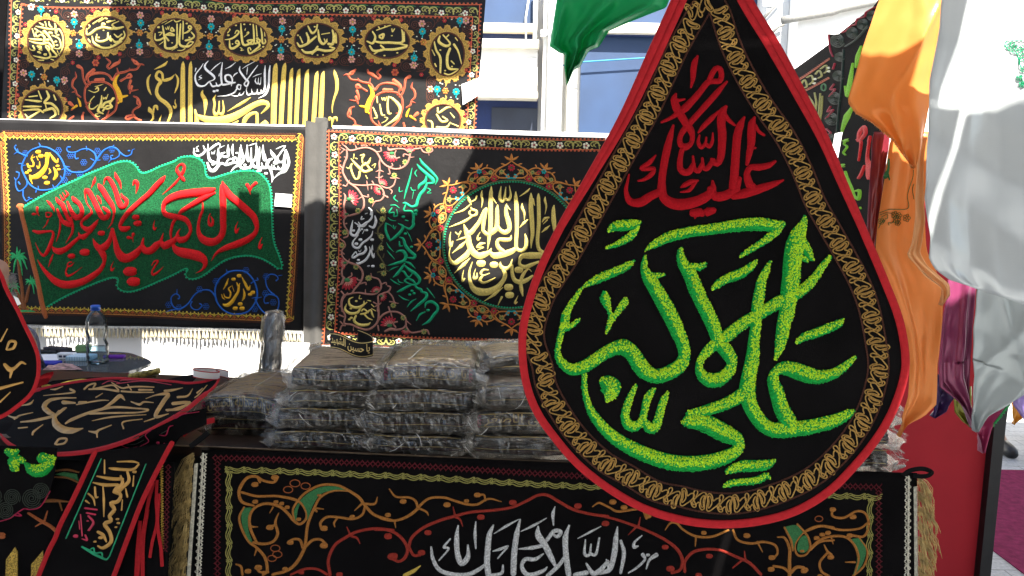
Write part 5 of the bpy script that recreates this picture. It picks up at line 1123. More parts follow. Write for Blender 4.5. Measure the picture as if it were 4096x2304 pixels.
for x, yo in ((-2.05, .05), (.97, .05), (.97, .70), (-2.05, .70)):
    mb = MB(); mb.box((x - .03, edgeY(x) + yo - .03, 0), (x + .03, edgeY(x) + yo + .03, ZT - .03), 0, .004); mb.build('leg', wood, ctr, smooth=False)
mb = MB(); mb.addmesh([(-2.08, edgeY(-2.08) + .05, .08), (1.0, edgeY(1.0) + .05, .08), (1.0, edgeY(1.0) + .05, ZT - .031), (-2.08, edgeY(-2.08) + .05, ZT - .031)], [(0, 1, 2, 3)])
mb.build('front_panel', mat('black_plastic_skirt', (.028, .03, .031), .4, vary=.3, scale=6, bump=.5, bscale=14), ctr)
# the banner hung on its front
sfC = Surf((0, 2.005, .5), (-.07, -1, .0), amp=.005, fx=1.0, fz=1.2, ph=2.2)
cb = thing('counter_banner', 'black banner with orange scrolls and silver letters, gold fringed, on the counter front', 'banner', sfC.base(2200, 2700))
sheet('cloth', sfC, [(806, 1800), (3668, 1892), (3664, 2760), (742, 2760)], velvet, cb, 80, 30)
def loops(mb, sf, path, per, w, half, mi=0):
    z1, z2 = [], []
    q = along(path, per / 8)
    for i, (x, y, tx, ty) in enumerate(q):
        a = 6.2832 * i / 8
        for z, s in ((z1, 1), (z2, -1)):
            o = s * half * math.sin(a * .5); d = per * .20 * math.sin(a)
            z.append((x - ty * o + tx * d, y + tx * o + ty * d, w))
    stroke(mb, sf, z1, step=1e9, nseg=2, hgt=.5, mi=mi, lift=.0008); stroke(mb, sf, z2, step=1e9, nseg=2, hgt=.5, mi=mi, lift=.0012)
mb = MB()
loops(mb, sfC, [(850, 1832), (1572, 1860), (2332, 1902), (3525, 1948)], 21, 4.5, 13)
loops(mb, sfC, [(868, 1846), (867, 2330)], 21, 4.5, 13); loops(mb, sfC, [(3513, 1960), (3514, 2330)], 21, 4.5, 13)
mb.build('chain_border', darkred, cb)
mb = MB()
SH = [[(.05, -5), (.2, -10), (.45, -4), (.7, -3), (.92, -10), (1.0, -12)], [(.06, 3), (.25, -3), (.5, 4), (.75, 4), (.96, -3)], [(.02, 9), (.2, 6), (.45, 12), (.7, 12), (.95, 4)], [(-.04, -12), (.05, -2), (-.04, 10)], [(.05, -12), (-.05, -2), (.05, 10)]]
for pa in ([(902, 1880), (1572, 1905), (2332, 1943), (3483, 1986)], [(914, 1890), (913, 2330)], [(3481, 1996), (3474, 2330)]): motif(mb, sfC, pa, 71, SH, 4.2, nseg=2, hgt=.5)
mb.build('yellow_border', olive, cb)
OR = "@A 730,205,18 705,238,18 640,228,16 595,202,18 540,210,20 500,262,22 488,310,20 510,362,20 580,385,14/@A 590,360,30/@A 605,205,18 618,235,18/@A 588,252,36/@A 712,208,36/@A 505,300,16 600,325,16 720,325,16 830,345,18 880,372,18 910,430,14 905,472,16 868,500,18 828,475,20 790,430,20 740,390,20 660,372,18 590,395,18 555,450,20 560,530,20 600,620,16/@A 520,395,14 490,460,16 510,540,16 550,610,16 600,650,18 650,710,20 665,790,20 640,815,18/@A 580,615,18 640,625,18 700,610,18 730,560,20 715,490,18 737,428,6/@A 712,505,14 690,520,22/@A 682,522,38/@A 550,490,10 565,515,16 605,518,6/@A 600,650,16 585,697,6/@A 700,395,12 680,430,6/@A 835,470,14 825,410,14 860,350,16 910,300,16 1000,256,16 1100,255,16 1170,285,18 1240,330,20 1275,375,20 1340,440,18 1456,475,16/@A 1180,290,12 1080,290,14 1000,330,16 960,400,18 920,500,20 905,620,20 895,660,22 850,740,22 790,790,20 700,815,18/@A 1275,370,16 1340,370,16 1357,328,6/@A 1260,370,16 1215,412,6/@A 1280,385,16 1260,440,16 1200,465,16 1110,455,16 1040,455,16 1000,490,18 1005,525,16/@A 1022,525,38/@A 1110,455,14 1085,490,14 1090,515,6/@A 1200,452,28/@A 1423,440,30/@A 975,420,14 960,400,18 1018,405,6/@A 890,650,20 870,600,18 830,595,16 800,612,18/@A 810,615,34/@A 905,640,20 950,600,18 1000,595,16 1030,620,18/@A 1022,632,40/@A 720,362,26/@A 755,372,26/@A 790,395,26/@A 778,780,28/@A 470,750,10 500,765,16 510,815,16/@A 545,795,34/@A 670,800,18 620,800,16 600,775,18/@A 610,772,38/@A 862,470,26/@A 992,318,22/" \
     "@B 0,440,16 50,465,16 120,475,16 190,455,18 250,415,20 280,380,18 340,335,16 430,330,16 500,350,16 570,370,16 640,370,16 710,335,14 792,352,6/@B 270,400,18 250,350,16 210,330,14 130,325,14 88,278,8/@B 280,400,14 320,420,14 333,442,5/@B 120,475,14 128,518,6/@B 690,345,14 680,310,12 640,315,16/@B 175,355,34/@B 80,440,28/@B 450,375,36/@B 572,350,26/@B 640,312,34/@B 1360,382,8 1400,360,14 1456,385,14/@C 0,360,14 60,390,14 110,415,16 200,405,16 260,400,12/@C 80,355,36/@C 150,390,34/@C 270,410,14 290,460,16/@C 300,445,34/@C 408,532,6 440,490,14 480,490,16 520,530,14 600,570,16 700,570,16 800,530,14/@C 600,575,14 595,632,6/@C 648,548,28/@C 830,530,16 860,590,16 940,610,16 1020,600,16 1090,620,16 1105,670,14 1075,705,14/@C 1070,697,34/@C 980,600,14 1012,662,6/@C 915,562,34/@C 1105,570,8 1150,575,16 1180,640,20 1180,720,22 1180,815,24/@C 1150,510,14 1190,590,18 1200,650,14/@C 1230,490,14 1290,560,16 1310,630,14 1280,680,14 1230,680,14 1215,620,12 1250,560,12 1300,520,12 1370,500,14 1456,510,14/@C 1310,650,14 1370,600,16 1456,590,14/@C 1350,575,28/@C 1385,555,28/@C 1420,545,28/@C 1180,790,20 1140,760,16 1080,750,16/@C 1065,770,34/@C 1190,790,20 1225,760,16 1270,760,16/@C 1270,780,34/@C 1258,655,24/" \
     "@D 310,450,14 310,490,14 370,500,14 440,465,12 490,480,14 505,540,14 480,600,14 410,595,14/@D 310,455,28/@D 420,495,30/@D 402,597,28/@D 170,570,12 250,545,12 350,565,14 450,560,12 500,530,12/@D 190,660,12 240,620,14 300,600,14 380,605,14 430,650,16 450,720,16 430,800,14/@D 300,600,10 312,640,5/@D 455,610,10 498,680,12 480,760,12 420,815,12/@D 430,740,12 378,740,5/@D 262,642,6 280,680,14 300,700,20/@D 298,712,30/@D 280,690,14 240,740,14 250,790,14 290,815,14/@D 220,610,22/@D 250,590,22/@D 285,580,24/@D 75,800,14 110,765,14 150,765,14/@D 158,780,30/@D 240,815,24"
for key in ('A', 'B', 'C', 'D'):
    mb = MB(); strokes(mb, sfC, [q for q, w in zip(T('A', OR), OR.split('/')) if w.strip()[1] == key], maxh=.003, hgt=.3); mb.build('orange_scroll', thread('orange_cord', (.36, .145, .03)), cb)
RV = "@A 815,815,14 900,780,16 980,780,16 1040,810,18/@A 1120,812,34/@A 1060,815,22 1050,720,20 1090,630,20 1160,580,20 1230,545,18 1340,525,18 1456,535,18/@A 1190,570,16 1165,515,6/@A 1200,575,16 1230,585,14 1247,618,6/@A 1425,575,38/@A 1452,700,50/@A 880,800,30/@B 0,530,18 80,535,18 150,570,20 200,640,22 190,700,22 150,730,18 110,715,18/@B 115,695,42/@B 210,640,20 230,580,20 300,520,20 400,475,20 500,445,20 600,420,18 750,405,18 860,385,18 950,345,18 1020,310,18 1080,310,20 1150,350,20 1240,400,20 1350,430,18 1456,445,18/@B 210,640,18 240,690,18 280,690,18/@B 290,675,38/@B 330,550,36/@B 80,570,38/@B 662,450,38/@B 862,357,38/@B 1268,378,38/@B 1440,490,38/@B 500,445,16 488,388,6/@B 500,450,16 530,465,14 547,507,6/@C 0,440,16 100,465,16 200,500,18 300,540,18 400,590,20 480,650,22 515,720,22 500,780,20 450,800,18/@C 440,775,42/@C 408,640,34/@C 240,510,16 252,453,6/@C 230,510,16 178,562,6/@C 530,790,20 530,730,20 580,670,20 660,650,18 750,655,18 840,690,18 930,730,20 1000,800,20/@C 905,710,16 900,658,6/@C 890,710,16 828,762,8/@C 682,692,34/@C 615,812,34"
mb = MB(); strokes(mb, sfC, T('A', RV), maxh=.003, hgt=.3); mb.build('red_scrolls', thread('brick_red_cord', (.30, .030, .018)), cb)
mb = MB()
for P in (C('A', [(525, 397), (570, 400), (548, 460), (548, 540), (572, 612), (545, 590), (512, 510), (505, 440)]), C('A', [(845, 485), (833, 425), (862, 365), (920, 308), (1000, 268), (1100, 263), (1175, 288), (1090, 284), (1000, 312), (950, 385), (918, 470), (905, 425), (880, 370), (860, 400)]),
          C('C', [(1155, 505), (1222, 495), (1265, 545), (1240, 575), (1212, 615), (1205, 645), (1195, 590)]), C('C', [(1290, 560), (1298, 640), (1262, 668), (1228, 650), (1238, 590), (1265, 560)]), C('D', [(412, 615), (465, 615), (490, 680), (468, 755), (422, 810), (440, 740), (440, 680)])):
    polyfill(mb, sfC, smooth_outline(P, 10), lift=.0015)
mb.build('green_leaves', leafg, cb)
mb = MB()
for (c, x, y, r) in (('A', 795, 285, 26), ('A', 838, 245, 28), ('A', 905, 262, 26), ('A', 715, 652, 26), ('A', 728, 690, 26), ('A', 695, 715, 24), ('D', 235, 505, 22)):
    xx, yy = C(c, [(x, y)])[0]; ring(mb, sfC, xx, yy, r * .72, r * .5, 4, nseg=2, n=16)
mb.build('petal_outline', rust, cb)
WT = "@B 350,640,12 360,710,24 400,780,28 480,810,28 580,810,28 660,770,24 705,725,8/@B 740,500,12 715,560,34 705,650,38 700,740,38 710,815,38/@B 520,500,8 510,580,32 515,680,34 540,740,38 580,700,32 580,620,10/@B 630,480,8 625,560,22 630,645,10/@B 470,588,10 430,640,18 460,650,14 400,722,10/@B 907,463,12 885,560,34 870,680,38 865,800,38/@B 830,630,14 780,650,20 738,662,8/@B 825,640,14 768,706,10/@B 800,750,12 790,800,22 720,815,22/@B 745,552,6 820,505,18 898,462,6/@B 912,537,6 990,500,18 1072,453,6/@B 1020,500,8 1020,560,42 1060,620,42 1100,700,36 1130,760,18/@B 900,647,8 980,640,26 1050,625,22/@B 1075,590,24 1120,535,26 1160,540,28 1140,570,24 1105,550,12/@B 1126,378,5 1112,430,24 1116,498,8/@B 1215,495,10 1190,580,36 1195,700,36 1210,810,36/@B 1190,690,20 1150,750,26 1080,815,26/@B 1052,678,10 1000,712,26 940,712,26 918,760,26 960,812,32 1050,785,24 1078,758,6/@B 1268,582,6 1340,545,16 1412,508,6/@B 1315,590,8 1310,680,22 1340,685,20 1350,620,10/@B 1345,680,20 1380,682,20 1402,580,12/@B 1456,730,22 1400,790,32 1360,802,32 1320,740,12/@B 1320,800,32 1250,812,28/@C 110,508,6 100,580,32 90,680,38 60,780,32 0,800,28/@C 130,600,18 150,680,28 130,800,20/@C 40,718,10 60,780,26/@C 262,568,8 216,610,18 215,640,26 238,634,10/@C 180,802,10 230,770,16 280,720,16 268,688,26/@C 352,690,30 310,720,18 290,775,10/@C 300,690,22"
mb = MB(); strokes(mb, sfC, T('B', WT), maxh=.004, hgt=.28, jag=.05); mb.build('silver_lettering', mat('silver_stitch', (.56, .57, .57), .42, .35, vary=.45, scale=220, bump=1.0, bscale=260), cb)
mb = MB(); strokes(mb, sfC, T('B', "282,758,8 240,790,26 185,818,26"), maxh=.004); mb.build('gold_lettering', goldth, cb)
# lace and bullion fringe down both sides
lace = mat('ivory_lace', (.58, .56, .46), .55, vary=.35, scale=120, bump=.6, bscale=200)
bull = mat('old_gold_fringe', (.50, .36, .14), .4, .15, vary=.4, scale=60)
for (x0, y0, x1, y1, sd) in ((812, 1815, 786, 2340, -1), (3634, 1906, 3630, 2340, 1)):
    pa = [(x0, y0), (x1, y1)]; mb = MB()
    stroke(mb, sfC, [(x0 + 7 * sd * -0, y0, 9), (x1, y1, 9)], step=20, lift=.001)
    motif(mb, sfC, pa, 27, [[(0, -12 * -sd - 3, 4), (.2, 8 * sd, 5), (.5, 14 * sd, 5), (.8, 8 * sd, 5), (1, -12 * -sd - 3, 4)], [(0, 12 * sd, 4), (.5, -9 * sd, 4), (1, 12 * sd, 4)]], 4, nseg=2, hgt=.5)
    pb2 = [(x0 + 27 * sd, y0 + 40), (x1 + 34 * sd, y1)]
    motif(mb, sfC, pb2, 9, [[(0, -6, 4), (.25, 7, 4), (.5, -6, 4), (.75, 7, 4), (1, -6, 4)]], 4, nseg=2, hgt=.5)
    mb.build('lace_edge', lace, cb)
    mb = MB()
    for (x, y, tx, ty) in along([(p[0] + 8 * sd, p[1] - 30) for p in pb2], 60):
        fan_ = rnd.uniform(.7, 1.2); ln = rnd.uniform(.8, 1.15)
        for _ in range(40):
            a = rnd.random() ** .8; L = rnd.uniform(72, 128) * ln; ox = (4 + 66 * a * fan_) * sd; x0_, y0_ = x + rnd.uniform(-4, 4), y + rnd.uniform(-16, 16)
            lf = rnd.uniform(.002, .018)
            c0 = sfC.P(x0_, y0_, .003); c1 = sfC.P(x0_ + ox * .55, y0_ + L * .16, lf); c2 = sfC.P(x0_ + ox * .95, y0_ + L * .58, lf * 1.1); c3 = sfC.P(x0_ + ox * rnd.uniform(.85, 1.25), y0_ + L, lf * .7)
            mb.tube([c0, c1, c2, c3], [.0008, .0009, .0008, .0005], 3, caps=False)
    mb.build('bullion_fringe', bull, cb, kind='stuff')
# black tie ribbons at its upper corners
ribm = mat('black_ribbon', (.006, .006, .007), .8, spec=.1, vary=.2, scale=20)
def ribbon(sf, pts, w, offs_, m, name, par=None, tw=None):
    """flat ribbon through photo points, each with its own stand-off from the sheet"""
    q = smooth([(x, y, o) for (x, y), o in zip(pts, offs_)], 8); v = []; f = []
    for i, p in enumerate(q):
        a = q[max(0, i - 1)]; b = q[min(len(q) - 1, i + 1)]; tx, ty = b[0] - a[0], b[1] - a[1]; L = math.hypot(tx, ty) or 1
        nx, ny = -ty / L, tx / L
        for k, s_ in enumerate((-.5, -.2, .2, .5)):
            for th in (0, -.001): v.append(sf.P(p[0] + nx * w * s_, p[1] + ny * w * s_, p[2] + .002 * (1 - abs(s_) * 2) + th))
    for i in range(len(q) - 1):
        for k in range(3):
            a = i * 8 + k * 2; f.append((a, a + 2, a + 10, a + 8)); f.append((a + 1, a + 9, a + 11, a + 3))
        for a in (i * 8, i * 8 + 6): f.append((a, a + 1, a + 9, a + 8) if a == i * 8 else (a, a + 8, a + 9, a + 1))
    return add(name, v, f, m, par)
ribbon(sfC, C('D', [(690, 270), (720, 240), (780, 222), (822, 235), (800, 262), (740, 268)]), 18, [.004, .01, .02, .03, .02, .01], ribm, 'tie_ribbon', cb)
# ================================================================== the packets: folded printed banners in clear bags
from mathutils import noise as mnoise
def bagmat(name='clear_crinkled_bag', h0=.0, h1=.055, ior=1.22):
    m = bpy.data.materials.new(name); m.use_nodes = True; nt = m.node_tree
    for n in list(nt.nodes):
        if n.type != 'OUTPUT_MATERIAL': nt.nodes.remove(n)
    out = nt.nodes['Material Output']
    tc = nt.nodes.new('ShaderNodeTexCoord')
    mp = nt.nodes.new('ShaderNodeMapping'); mp.inputs['Scale'].default_value = (1, 1.4, 2.2)
    nt.links.new(tc.outputs['Object'], mp.inputs[0])
    nz = nt.nodes.new('ShaderNodeTexNoise'); nz.inputs['Scale'].default_value = 34; nz.inputs['Detail'].default_value = 5; nz.inputs['Distortion'].default_value = 2.2
    vo = nt.nodes.new('ShaderNodeTexVoronoi'); vo.feature = 'DISTANCE_TO_EDGE'; vo.inputs['Scale'].default_value = 26
    nt.links.new(mp.outputs[0], nz.inputs['Vector'])
    ad = nt.nodes.new('ShaderNodeVectorMath'); ad.operation = 'ADD'
    nt.links.new(mp.outputs[0], ad.inputs[0]); nt.links.new(nz.outputs['Color'], ad.inputs[1]); nt.links.new(ad.outputs[0], vo.inputs['Vector'])
    mm = nt.nodes.new('ShaderNodeMath'); mm.operation = 'ADD'
    nt.links.new(nz.outputs[0], mm.inputs[0]); nt.links.new(vo.outputs[0], mm.inputs[1])
    bp = nt.nodes.new('ShaderNodeBump'); bp.inputs['Strength'].default_value = 1.0; bp.inputs['Distance'].default_value = .016
    nt.links.new(mm.outputs[0], bp.inputs['Height'])
    gl = nt.nodes.new('ShaderNodeBsdfGlossy'); gl.inputs['Roughness'].default_value = .09; gl.inputs['Color'].default_value = (1, .95, .88, 1)
    df = nt.nodes.new('ShaderNodeBsdfDiffuse'); df.inputs['Color'].default_value = (.80, .76, .71, 1)
    tr = nt.nodes.new('ShaderNodeBsdfTransparent'); tr.inputs['Color'].default_value = (.97, .97, .97, 1)
    for s_ in (gl, df): nt.links.new(bp.outputs[0], s_.inputs['Normal'])
    fr = nt.nodes.new('ShaderNodeFresnel'); fr.inputs['IOR'].default_value = ior; nt.links.new(bp.outputs[0], fr.inputs['Normal'])
    rp = nt.nodes.new('ShaderNodeMapRange'); rp.inputs['From Min'].default_value = .52; rp.inputs['From Max'].default_value = .72; rp.inputs['To Min'].default_value = h0; rp.inputs['To Max'].default_value = h1
    nt.links.new(nz.outputs[0], rp.inputs['Value'])
    m1 = nt.nodes.new('ShaderNodeMixShader'); nt.links.new(rp.outputs[0], m1.inputs[0]); nt.links.new(tr.outputs[0], m1.inputs[1]); nt.links.new(df.outputs[0], m1.inputs[2])
    m2 = nt.nodes.new('ShaderNodeMixShader'); nt.links.new(fr.outputs[0], m2.inputs[0]); nt.links.new(m1.outputs[0], m2.inputs[1]); nt.links.new(gl.outputs[0], m2.inputs[2])
    nt.links.new(m2.outputs[0], out.inputs[0])
    return m
BAG = bagmat()
BAGEND = bagmat('gathered_bag_end', .05, .26, 1.4)
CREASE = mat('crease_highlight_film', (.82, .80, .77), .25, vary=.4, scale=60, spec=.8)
def printmat():
    """folded printed satin: black with gold, mauve and tan lettering bands running across the folds"""
    m = bpy.data.materials.new('printed_satin'); m.use_nodes = True; nt = m.node_tree; b = nt.nodes['Principled BSDF']
    b.inputs['Roughness'].default_value = .45
    tc = nt.nodes.new('ShaderNodeTexCoord'); mp = nt.nodes.new('ShaderNodeMapping'); mp.inputs['Scale'].default_value = (7, 42, 30)
    nt.links.new(tc.outputs['Object'], mp.inputs[0])
    nz = nt.nodes.new('ShaderNodeTexNoise'); nz.inputs['Scale'].default_value = 1.6; nz.inputs['Detail'].default_value = 6; nz.inputs['Distortion'].default_value = 1.4
    nt.links.new(mp.outputs[0], nz.inputs['Vector'])
    r = nt.nodes.new('ShaderNodeValToRGB'); e = r.color_ramp.elements
    e[0].position = .30; e[0].color = (.07, .05, .05, 1); e[1].position = .72; e[1].color = (.88, .74, .44, 1)
    for p_, c_ in ((.42, (.38, .31, .25, 1)), (.50, (.68, .57, .40, 1)), (.56, (.54, .42, .40, 1)), (.63, (.80, .68, .44, 1))):
        q = e.new(p_); q.color = c_
    nt.links.new(nz.outputs[0], r.inputs[0])
    n2 = nt.nodes.new('ShaderNodeTexNoise'); n2.inputs['Scale'].default_value = 9
    nt.links.new(tc.outputs['Object'], n2.inputs['Vector'])
    mx = nt.nodes.new('ShaderNodeMixRGB'); mx.inputs[2].default_value = (.22, .09, .13, 1)
    mr = nt.nodes.new('ShaderNodeMapRange'); mr.inputs['From Min'].default_value = .55; mr.inputs['From Max'].default_value = .75; mr.inputs['To Max'].default_value = .5
    nt.links.new(n2.outputs[0], mr.inputs['Value']); nt.links.new(mr.outputs[0], mx.inputs[0]); nt.links.new(r.outputs[0], mx.inputs[1]); nt.links.new(mx.outputs[0], b.inputs['Base Color'])
    return m
PRINT = printmat()
foldm = mat('black_folded_satin', (.012, .011, .013), .38, vary=.6, scale=60, stretch=(1, 1, 8), bump=.3, bscale=40)
wine = mat('wine_folded_satin', (.06, .012, .02), .45, vary=.4, scale=40, stretch=(1, 1, 8))
goldline = mat('gold_print', (.74, .56, .22), .5, .05, vary=.2, scale=80)
pinkpr = mat('pink_print', (.45, .03, .12), .5, vary=.3, scale=60)
FORMS = {'ا': ('\ufe8d', '\ufe8e', None, None), 'ب': ('\ufe8f', '\ufe90', '\ufe91', '\ufe92'), 'ت': ('\ufe95', '\ufe96', '\ufe97', '\ufe98'), 'ح': ('\ufea1', '\ufea2', '\ufea3', '\ufea4'), 'د': ('\ufea9', '\ufeaa', None, None), 'ر': ('\ufead', '\ufeae', None, None),
         'س': ('\ufeb1', '\ufeb2', '\ufeb3', '\ufeb4'), 'ش': ('\ufeb5', '\ufeb6', '\ufeb7', '\ufeb8'), 'ص': ('\ufeb9', '\ufeba', '\ufebb', '\ufebc'), 'ع': ('\ufec9', '\ufeca', '\ufecb', '\ufecc'), 'غ': ('\ufecd', '\ufece', '\ufecf', '\ufed0'), 'ق': ('\ufed5', '\ufed6', '\ufed7', '\ufed8'),
         'ل': ('\ufedd', '\ufede', '\ufedf', '\ufee0'), 'ن': ('\ufee5', '\ufee6', '\ufee7', '\ufee8'), 'ه': ('\ufee9', '\ufeea', '\ufeeb', '\ufeec'), 'ی': ('\ufbfc', '\ufbfd', '\ufbfe', '\ufbff')}
def arabic(s):
    """joined letter forms in drawing order, as a flat outline mesh: list of (x, y) and faces, width scaled to 1"""
    out = []
    for i, c in enumerate(s):
        if c not in FORMS: out.append(c); continue
        fo = FORMS[c]; p = i > 0 and s[i - 1] in FORMS and FORMS[s[i - 1]][2] is not None; n = i < len(s) - 1 and s[i + 1] in FORMS and fo[2] is not None
        out.append(fo[3] if p and n else fo[1] if p else fo[2] if n else fo[0])
    cu = bpy.data.curves.new('words', 'FONT'); cu.body = ''.join(reversed(out)); cu.resolution_u = 1; cu.offset = .012
    o = bpy.data.objects.new('words', cu); COL.objects.link(o)
    me = bpy.data.meshes.new_from_object(o.evaluated_get(bpy.context.evaluated_depsgraph_get()))
    v = [(q.co.x, q.co.y) for q in me.vertices]; f = [tuple(p.vertices) for p in me.polygons]
    bpy.data.objects.remove(o); bpy.data.curves.remove(cu); bpy.data.meshes.remove(me)
    x0 = min(p[0] for p in v); x1 = max(p[0] for p in v); y0 = min(p[1] for p in v)
    return [((x - x0) / (x1 - x0), (y - y0) / (x1 - x0)) for x, y in v], f
WORDS = {k: arabic(k) for k in ('یا اباعبدالله الحسین', 'یا رقیه بنت الحسین', 'یا علی الاصغر', 'یا حسین الشهید')}
def rot2(x, y, a): return (x * math.cos(a) - y * math.sin(a), x * math.sin(a) + y * math.cos(a))
def pack(cx, yf, z0, w, d, h, rz, label, seed, words=None, lay=6, sag=0.0, fronttxt=.62, mat_front=None, tilt=0.0, topw=False):
    """cx: middle, yf: front face depth, z0: underside"""
    r = random.Random(seed)
    rz += r.uniform(-.045, .045); cx += r.uniform(-.008, .008); sag += r.uniform(-.002, .006)
    t = thing('wrapped_packet', label, 'packet', (cx, yf + d / 2, z0), 'plastic wrapped packets of folded banners on the counter')
    c = Vector((cx, yf + d / 2, z0))
    def W(x, y, z): a, b = rot2(x, y, rz); return c + Vector((a, b, z + tilt * x + sag * (x / w * 2) ** 2 * -1))
    # the folded cloth: rounded block whose front shows its folds
    mb = MB(); nx, nz = 14, lay * 4
    prof = []                                             # section in y, z from back-bottom round the front to back-top
    for k in range(nz + 1):
        s = k / nz; z = h * (.04 + .92 * s)
        y = -d / 2 + .012 - .006 * abs(math.sin(s * lay * 3.1416)) + .016 * (2 * s - 1) ** 6 + (.008 * s)
        prof.append((y, z))
    prof = [(d / 2 - .01, h * .05)] + prof + [(-d / 2 + .06, h * .985), (0, h * 1.0), (d / 2 - .04, h * .99), (d / 2 - .008, h * .86)]
    v = []; f = []; mi = []; m = len(prof)
    for i in range(nx + 1):
        u = i / nx * 2 - 1; e = 1 - .26 * abs(u) ** 7
        for (y, z) in prof:
            wob = .006 * mnoise.noise(Vector((u * 2.6 + seed, z * 45, y * 7))) + .004 * mnoise.noise(Vector((u * 1.3 + seed * 2, 0, y * 4)))
            v.append(W(u * w / 2 * .95, y + wob, h / 2 + (z - h / 2) * e + wob * .7))
    for i in range(nx):
        for k in range(m):
            k2 = (k + 1) % m
            f.append((i * m + k, i * m + k2, (i + 1) * m + k2, (i + 1) * m + k))
            mi.append(1 if k >= nz + 1 and k < m - 1 else (2 if (k // 4) % 5 == seed % 5 else 0))
    f.append(tuple(range(m - 1, -1, -1))); f.append(tuple(nx * m + k for k in range(m))); mi += [0, 0]
    add('folded_cloth', v, f, [mat_front or foldm, PRINT, wine], t, midx=mi)
    # gold edge lines and printed words on the front
    mb = MB()
    for zz, th in ((h * (.30 + .1 * r.random()), .0012), (h * .93, .0014)):
        mb.tube([W(u * w / 2 * .9, -d / 2 + .005 + .003 * abs(u), zz + .002 * math.sin(u * 4 + seed)) for u in (-1, -.6, -.2, .2, .6, 1)], th, 4)
    mb.build('gold_line', goldline, t)
    if words:
        if topw:
            v2, f2 = WORDS[words]; asp = max(y for x, y in v2); mbt = MB()
            for q in range(5):
                yy = -d / 2 + .05 + q * .052
                mbt.addmesh([W((x - .5 + .06 * math.sin(q * 2)) * w * .78, yy + y / asp * .040, h * .995 + .0022) for x, y in v2], f2)
            mbt.build('top_print', goldline, t)
        v2, f2 = WORDS[words]; k = w * .80; mbw = MB(); asp = max(y for x, y in v2)
        sc = min(k, h * .62 / asp * 1.0)
        sx = k; sy = h * fronttxt / asp
        mbw.addmesh([W((x - .5) * sx, -d / 2 + .0045 + .004 * abs(x - .5), h * .36 + y * sy) for x, y in v2], f2)
        mbw.build('gold_print', goldline, t)
        mbp = MB()
        for s_ in (-1, 1):
            for q in range(3): mbp.tube([W(s_ * w * .45 + .004 * math.cos(a_ * .9), -d / 2 + .004, h * (.45 + .16 * q) + .006 * math.sin(a_ * .9)) for a_ in range(7)], .0022, 4)
        mbp.build('pink_print', pinkpr, t)
    # the bag: a crinkled pillow a little larger, with pinched ends
    mb = MB(); NU, NV = 44, 52; v = []; f = []
    def ridge(p): return 1 - 2 * abs(mnoise.noise(p))
    for i in range(NU + 1):
        u = i / NU * 2 - 1
        pin = 1 - max(0, (abs(u) - .80) / .20) ** 1.2 * .74
        for k in range(NV):
            a = 6.2832 * k / NV
            ca, sa = math.cos(a), math.sin(a)
            y = math.copysign(abs(ca) ** .30, ca) * (d / 2 + .006); z = h / 2 + math.copysign(abs(sa) ** .42, sa) * (h / 2 + .005) * pin
            n3 = mnoise.noise_vector(Vector((u * 4 + seed * 3.1, ca * 2.4, sa * 2)))
            g1 = ridge(Vector((u * 7 + ca * 3 + seed, ca * 4, sa * 5))); g2 = ridge(Vector((u * 15 + seed * 2, ca * 9 - u * 6, sa * 9)))
            x = u * (w / 2 + .026)
            endf = max(0, (abs(u) - .78) / .22)
            amp = .008 + .012 * endf
            out_ = .0045 * g1 + .0022 * g2
            v.append(W(x + n3.x * amp * .9 + .008 * endf * g1, y + n3.y * amp * .9 + ca * out_ * 1.3, max(.0012, z + n3.z * amp * .5 + sa * out_ + .01 * endf * g2)))
    for i in range(NU):
        for k in range(NV):
            k2 = (k + 1) % NV
            f.append((i * NV + k, i * NV + k2, (i + 1) * NV + k2, (i + 1) * NV + k))
    o = add('plastic_bag', v, f, [BAG, BAGEND], t, midx=[1 if (i < 5 or i >= NU - 5) else 0 for i in range(NU) for k in range(NV)], smooth=True)
    mb = MB()                                              # film creases, their glints put in as white strokes
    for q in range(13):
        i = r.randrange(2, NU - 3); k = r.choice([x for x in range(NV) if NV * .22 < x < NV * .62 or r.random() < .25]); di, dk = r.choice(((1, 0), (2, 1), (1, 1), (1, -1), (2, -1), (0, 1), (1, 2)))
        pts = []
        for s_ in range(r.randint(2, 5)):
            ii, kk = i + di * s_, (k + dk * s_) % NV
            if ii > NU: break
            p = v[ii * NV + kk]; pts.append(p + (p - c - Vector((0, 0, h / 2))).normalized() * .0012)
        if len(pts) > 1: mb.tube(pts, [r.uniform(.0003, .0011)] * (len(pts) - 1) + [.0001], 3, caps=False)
    for q in range(36):                                    # more white glints on the crumples at the pinched ends
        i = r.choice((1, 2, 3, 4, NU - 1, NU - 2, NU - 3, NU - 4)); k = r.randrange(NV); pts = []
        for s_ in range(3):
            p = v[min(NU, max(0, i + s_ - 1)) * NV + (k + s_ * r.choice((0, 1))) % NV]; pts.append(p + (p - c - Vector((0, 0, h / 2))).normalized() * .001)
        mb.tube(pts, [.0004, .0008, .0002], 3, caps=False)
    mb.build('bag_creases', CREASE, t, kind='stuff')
    return t
def at(px, py, Y): return frontal(Y).base(px, py)
PK = []
def pk_px(x0, x1, yb, Y, h, d, label, seed, z0, **k):
    a = at(x0, yb, Y); b = at(x1, yb, Y)
    return pack((a.x + b.x) / 2, Y, z0, (b.x - a.x), d, h, k.pop('rz', 0.0), label, seed, **k)
# left pair
pk_px(835, 1108, 1760, 2.20, .048, .22, 'dark glossy packet under the gold lettered one, leftmost pile on the counter', 11, ZT + .001, lay=3)
pk_px(800, 1120, 1620, 2.19, .068, .34, 'tan and black packet with gold words, topmost of the leftmost pile', 12, ZT + .051, words='یا اباعبدالله الحسین', topw=True, lay=5, rz=-.05, sag=.012)
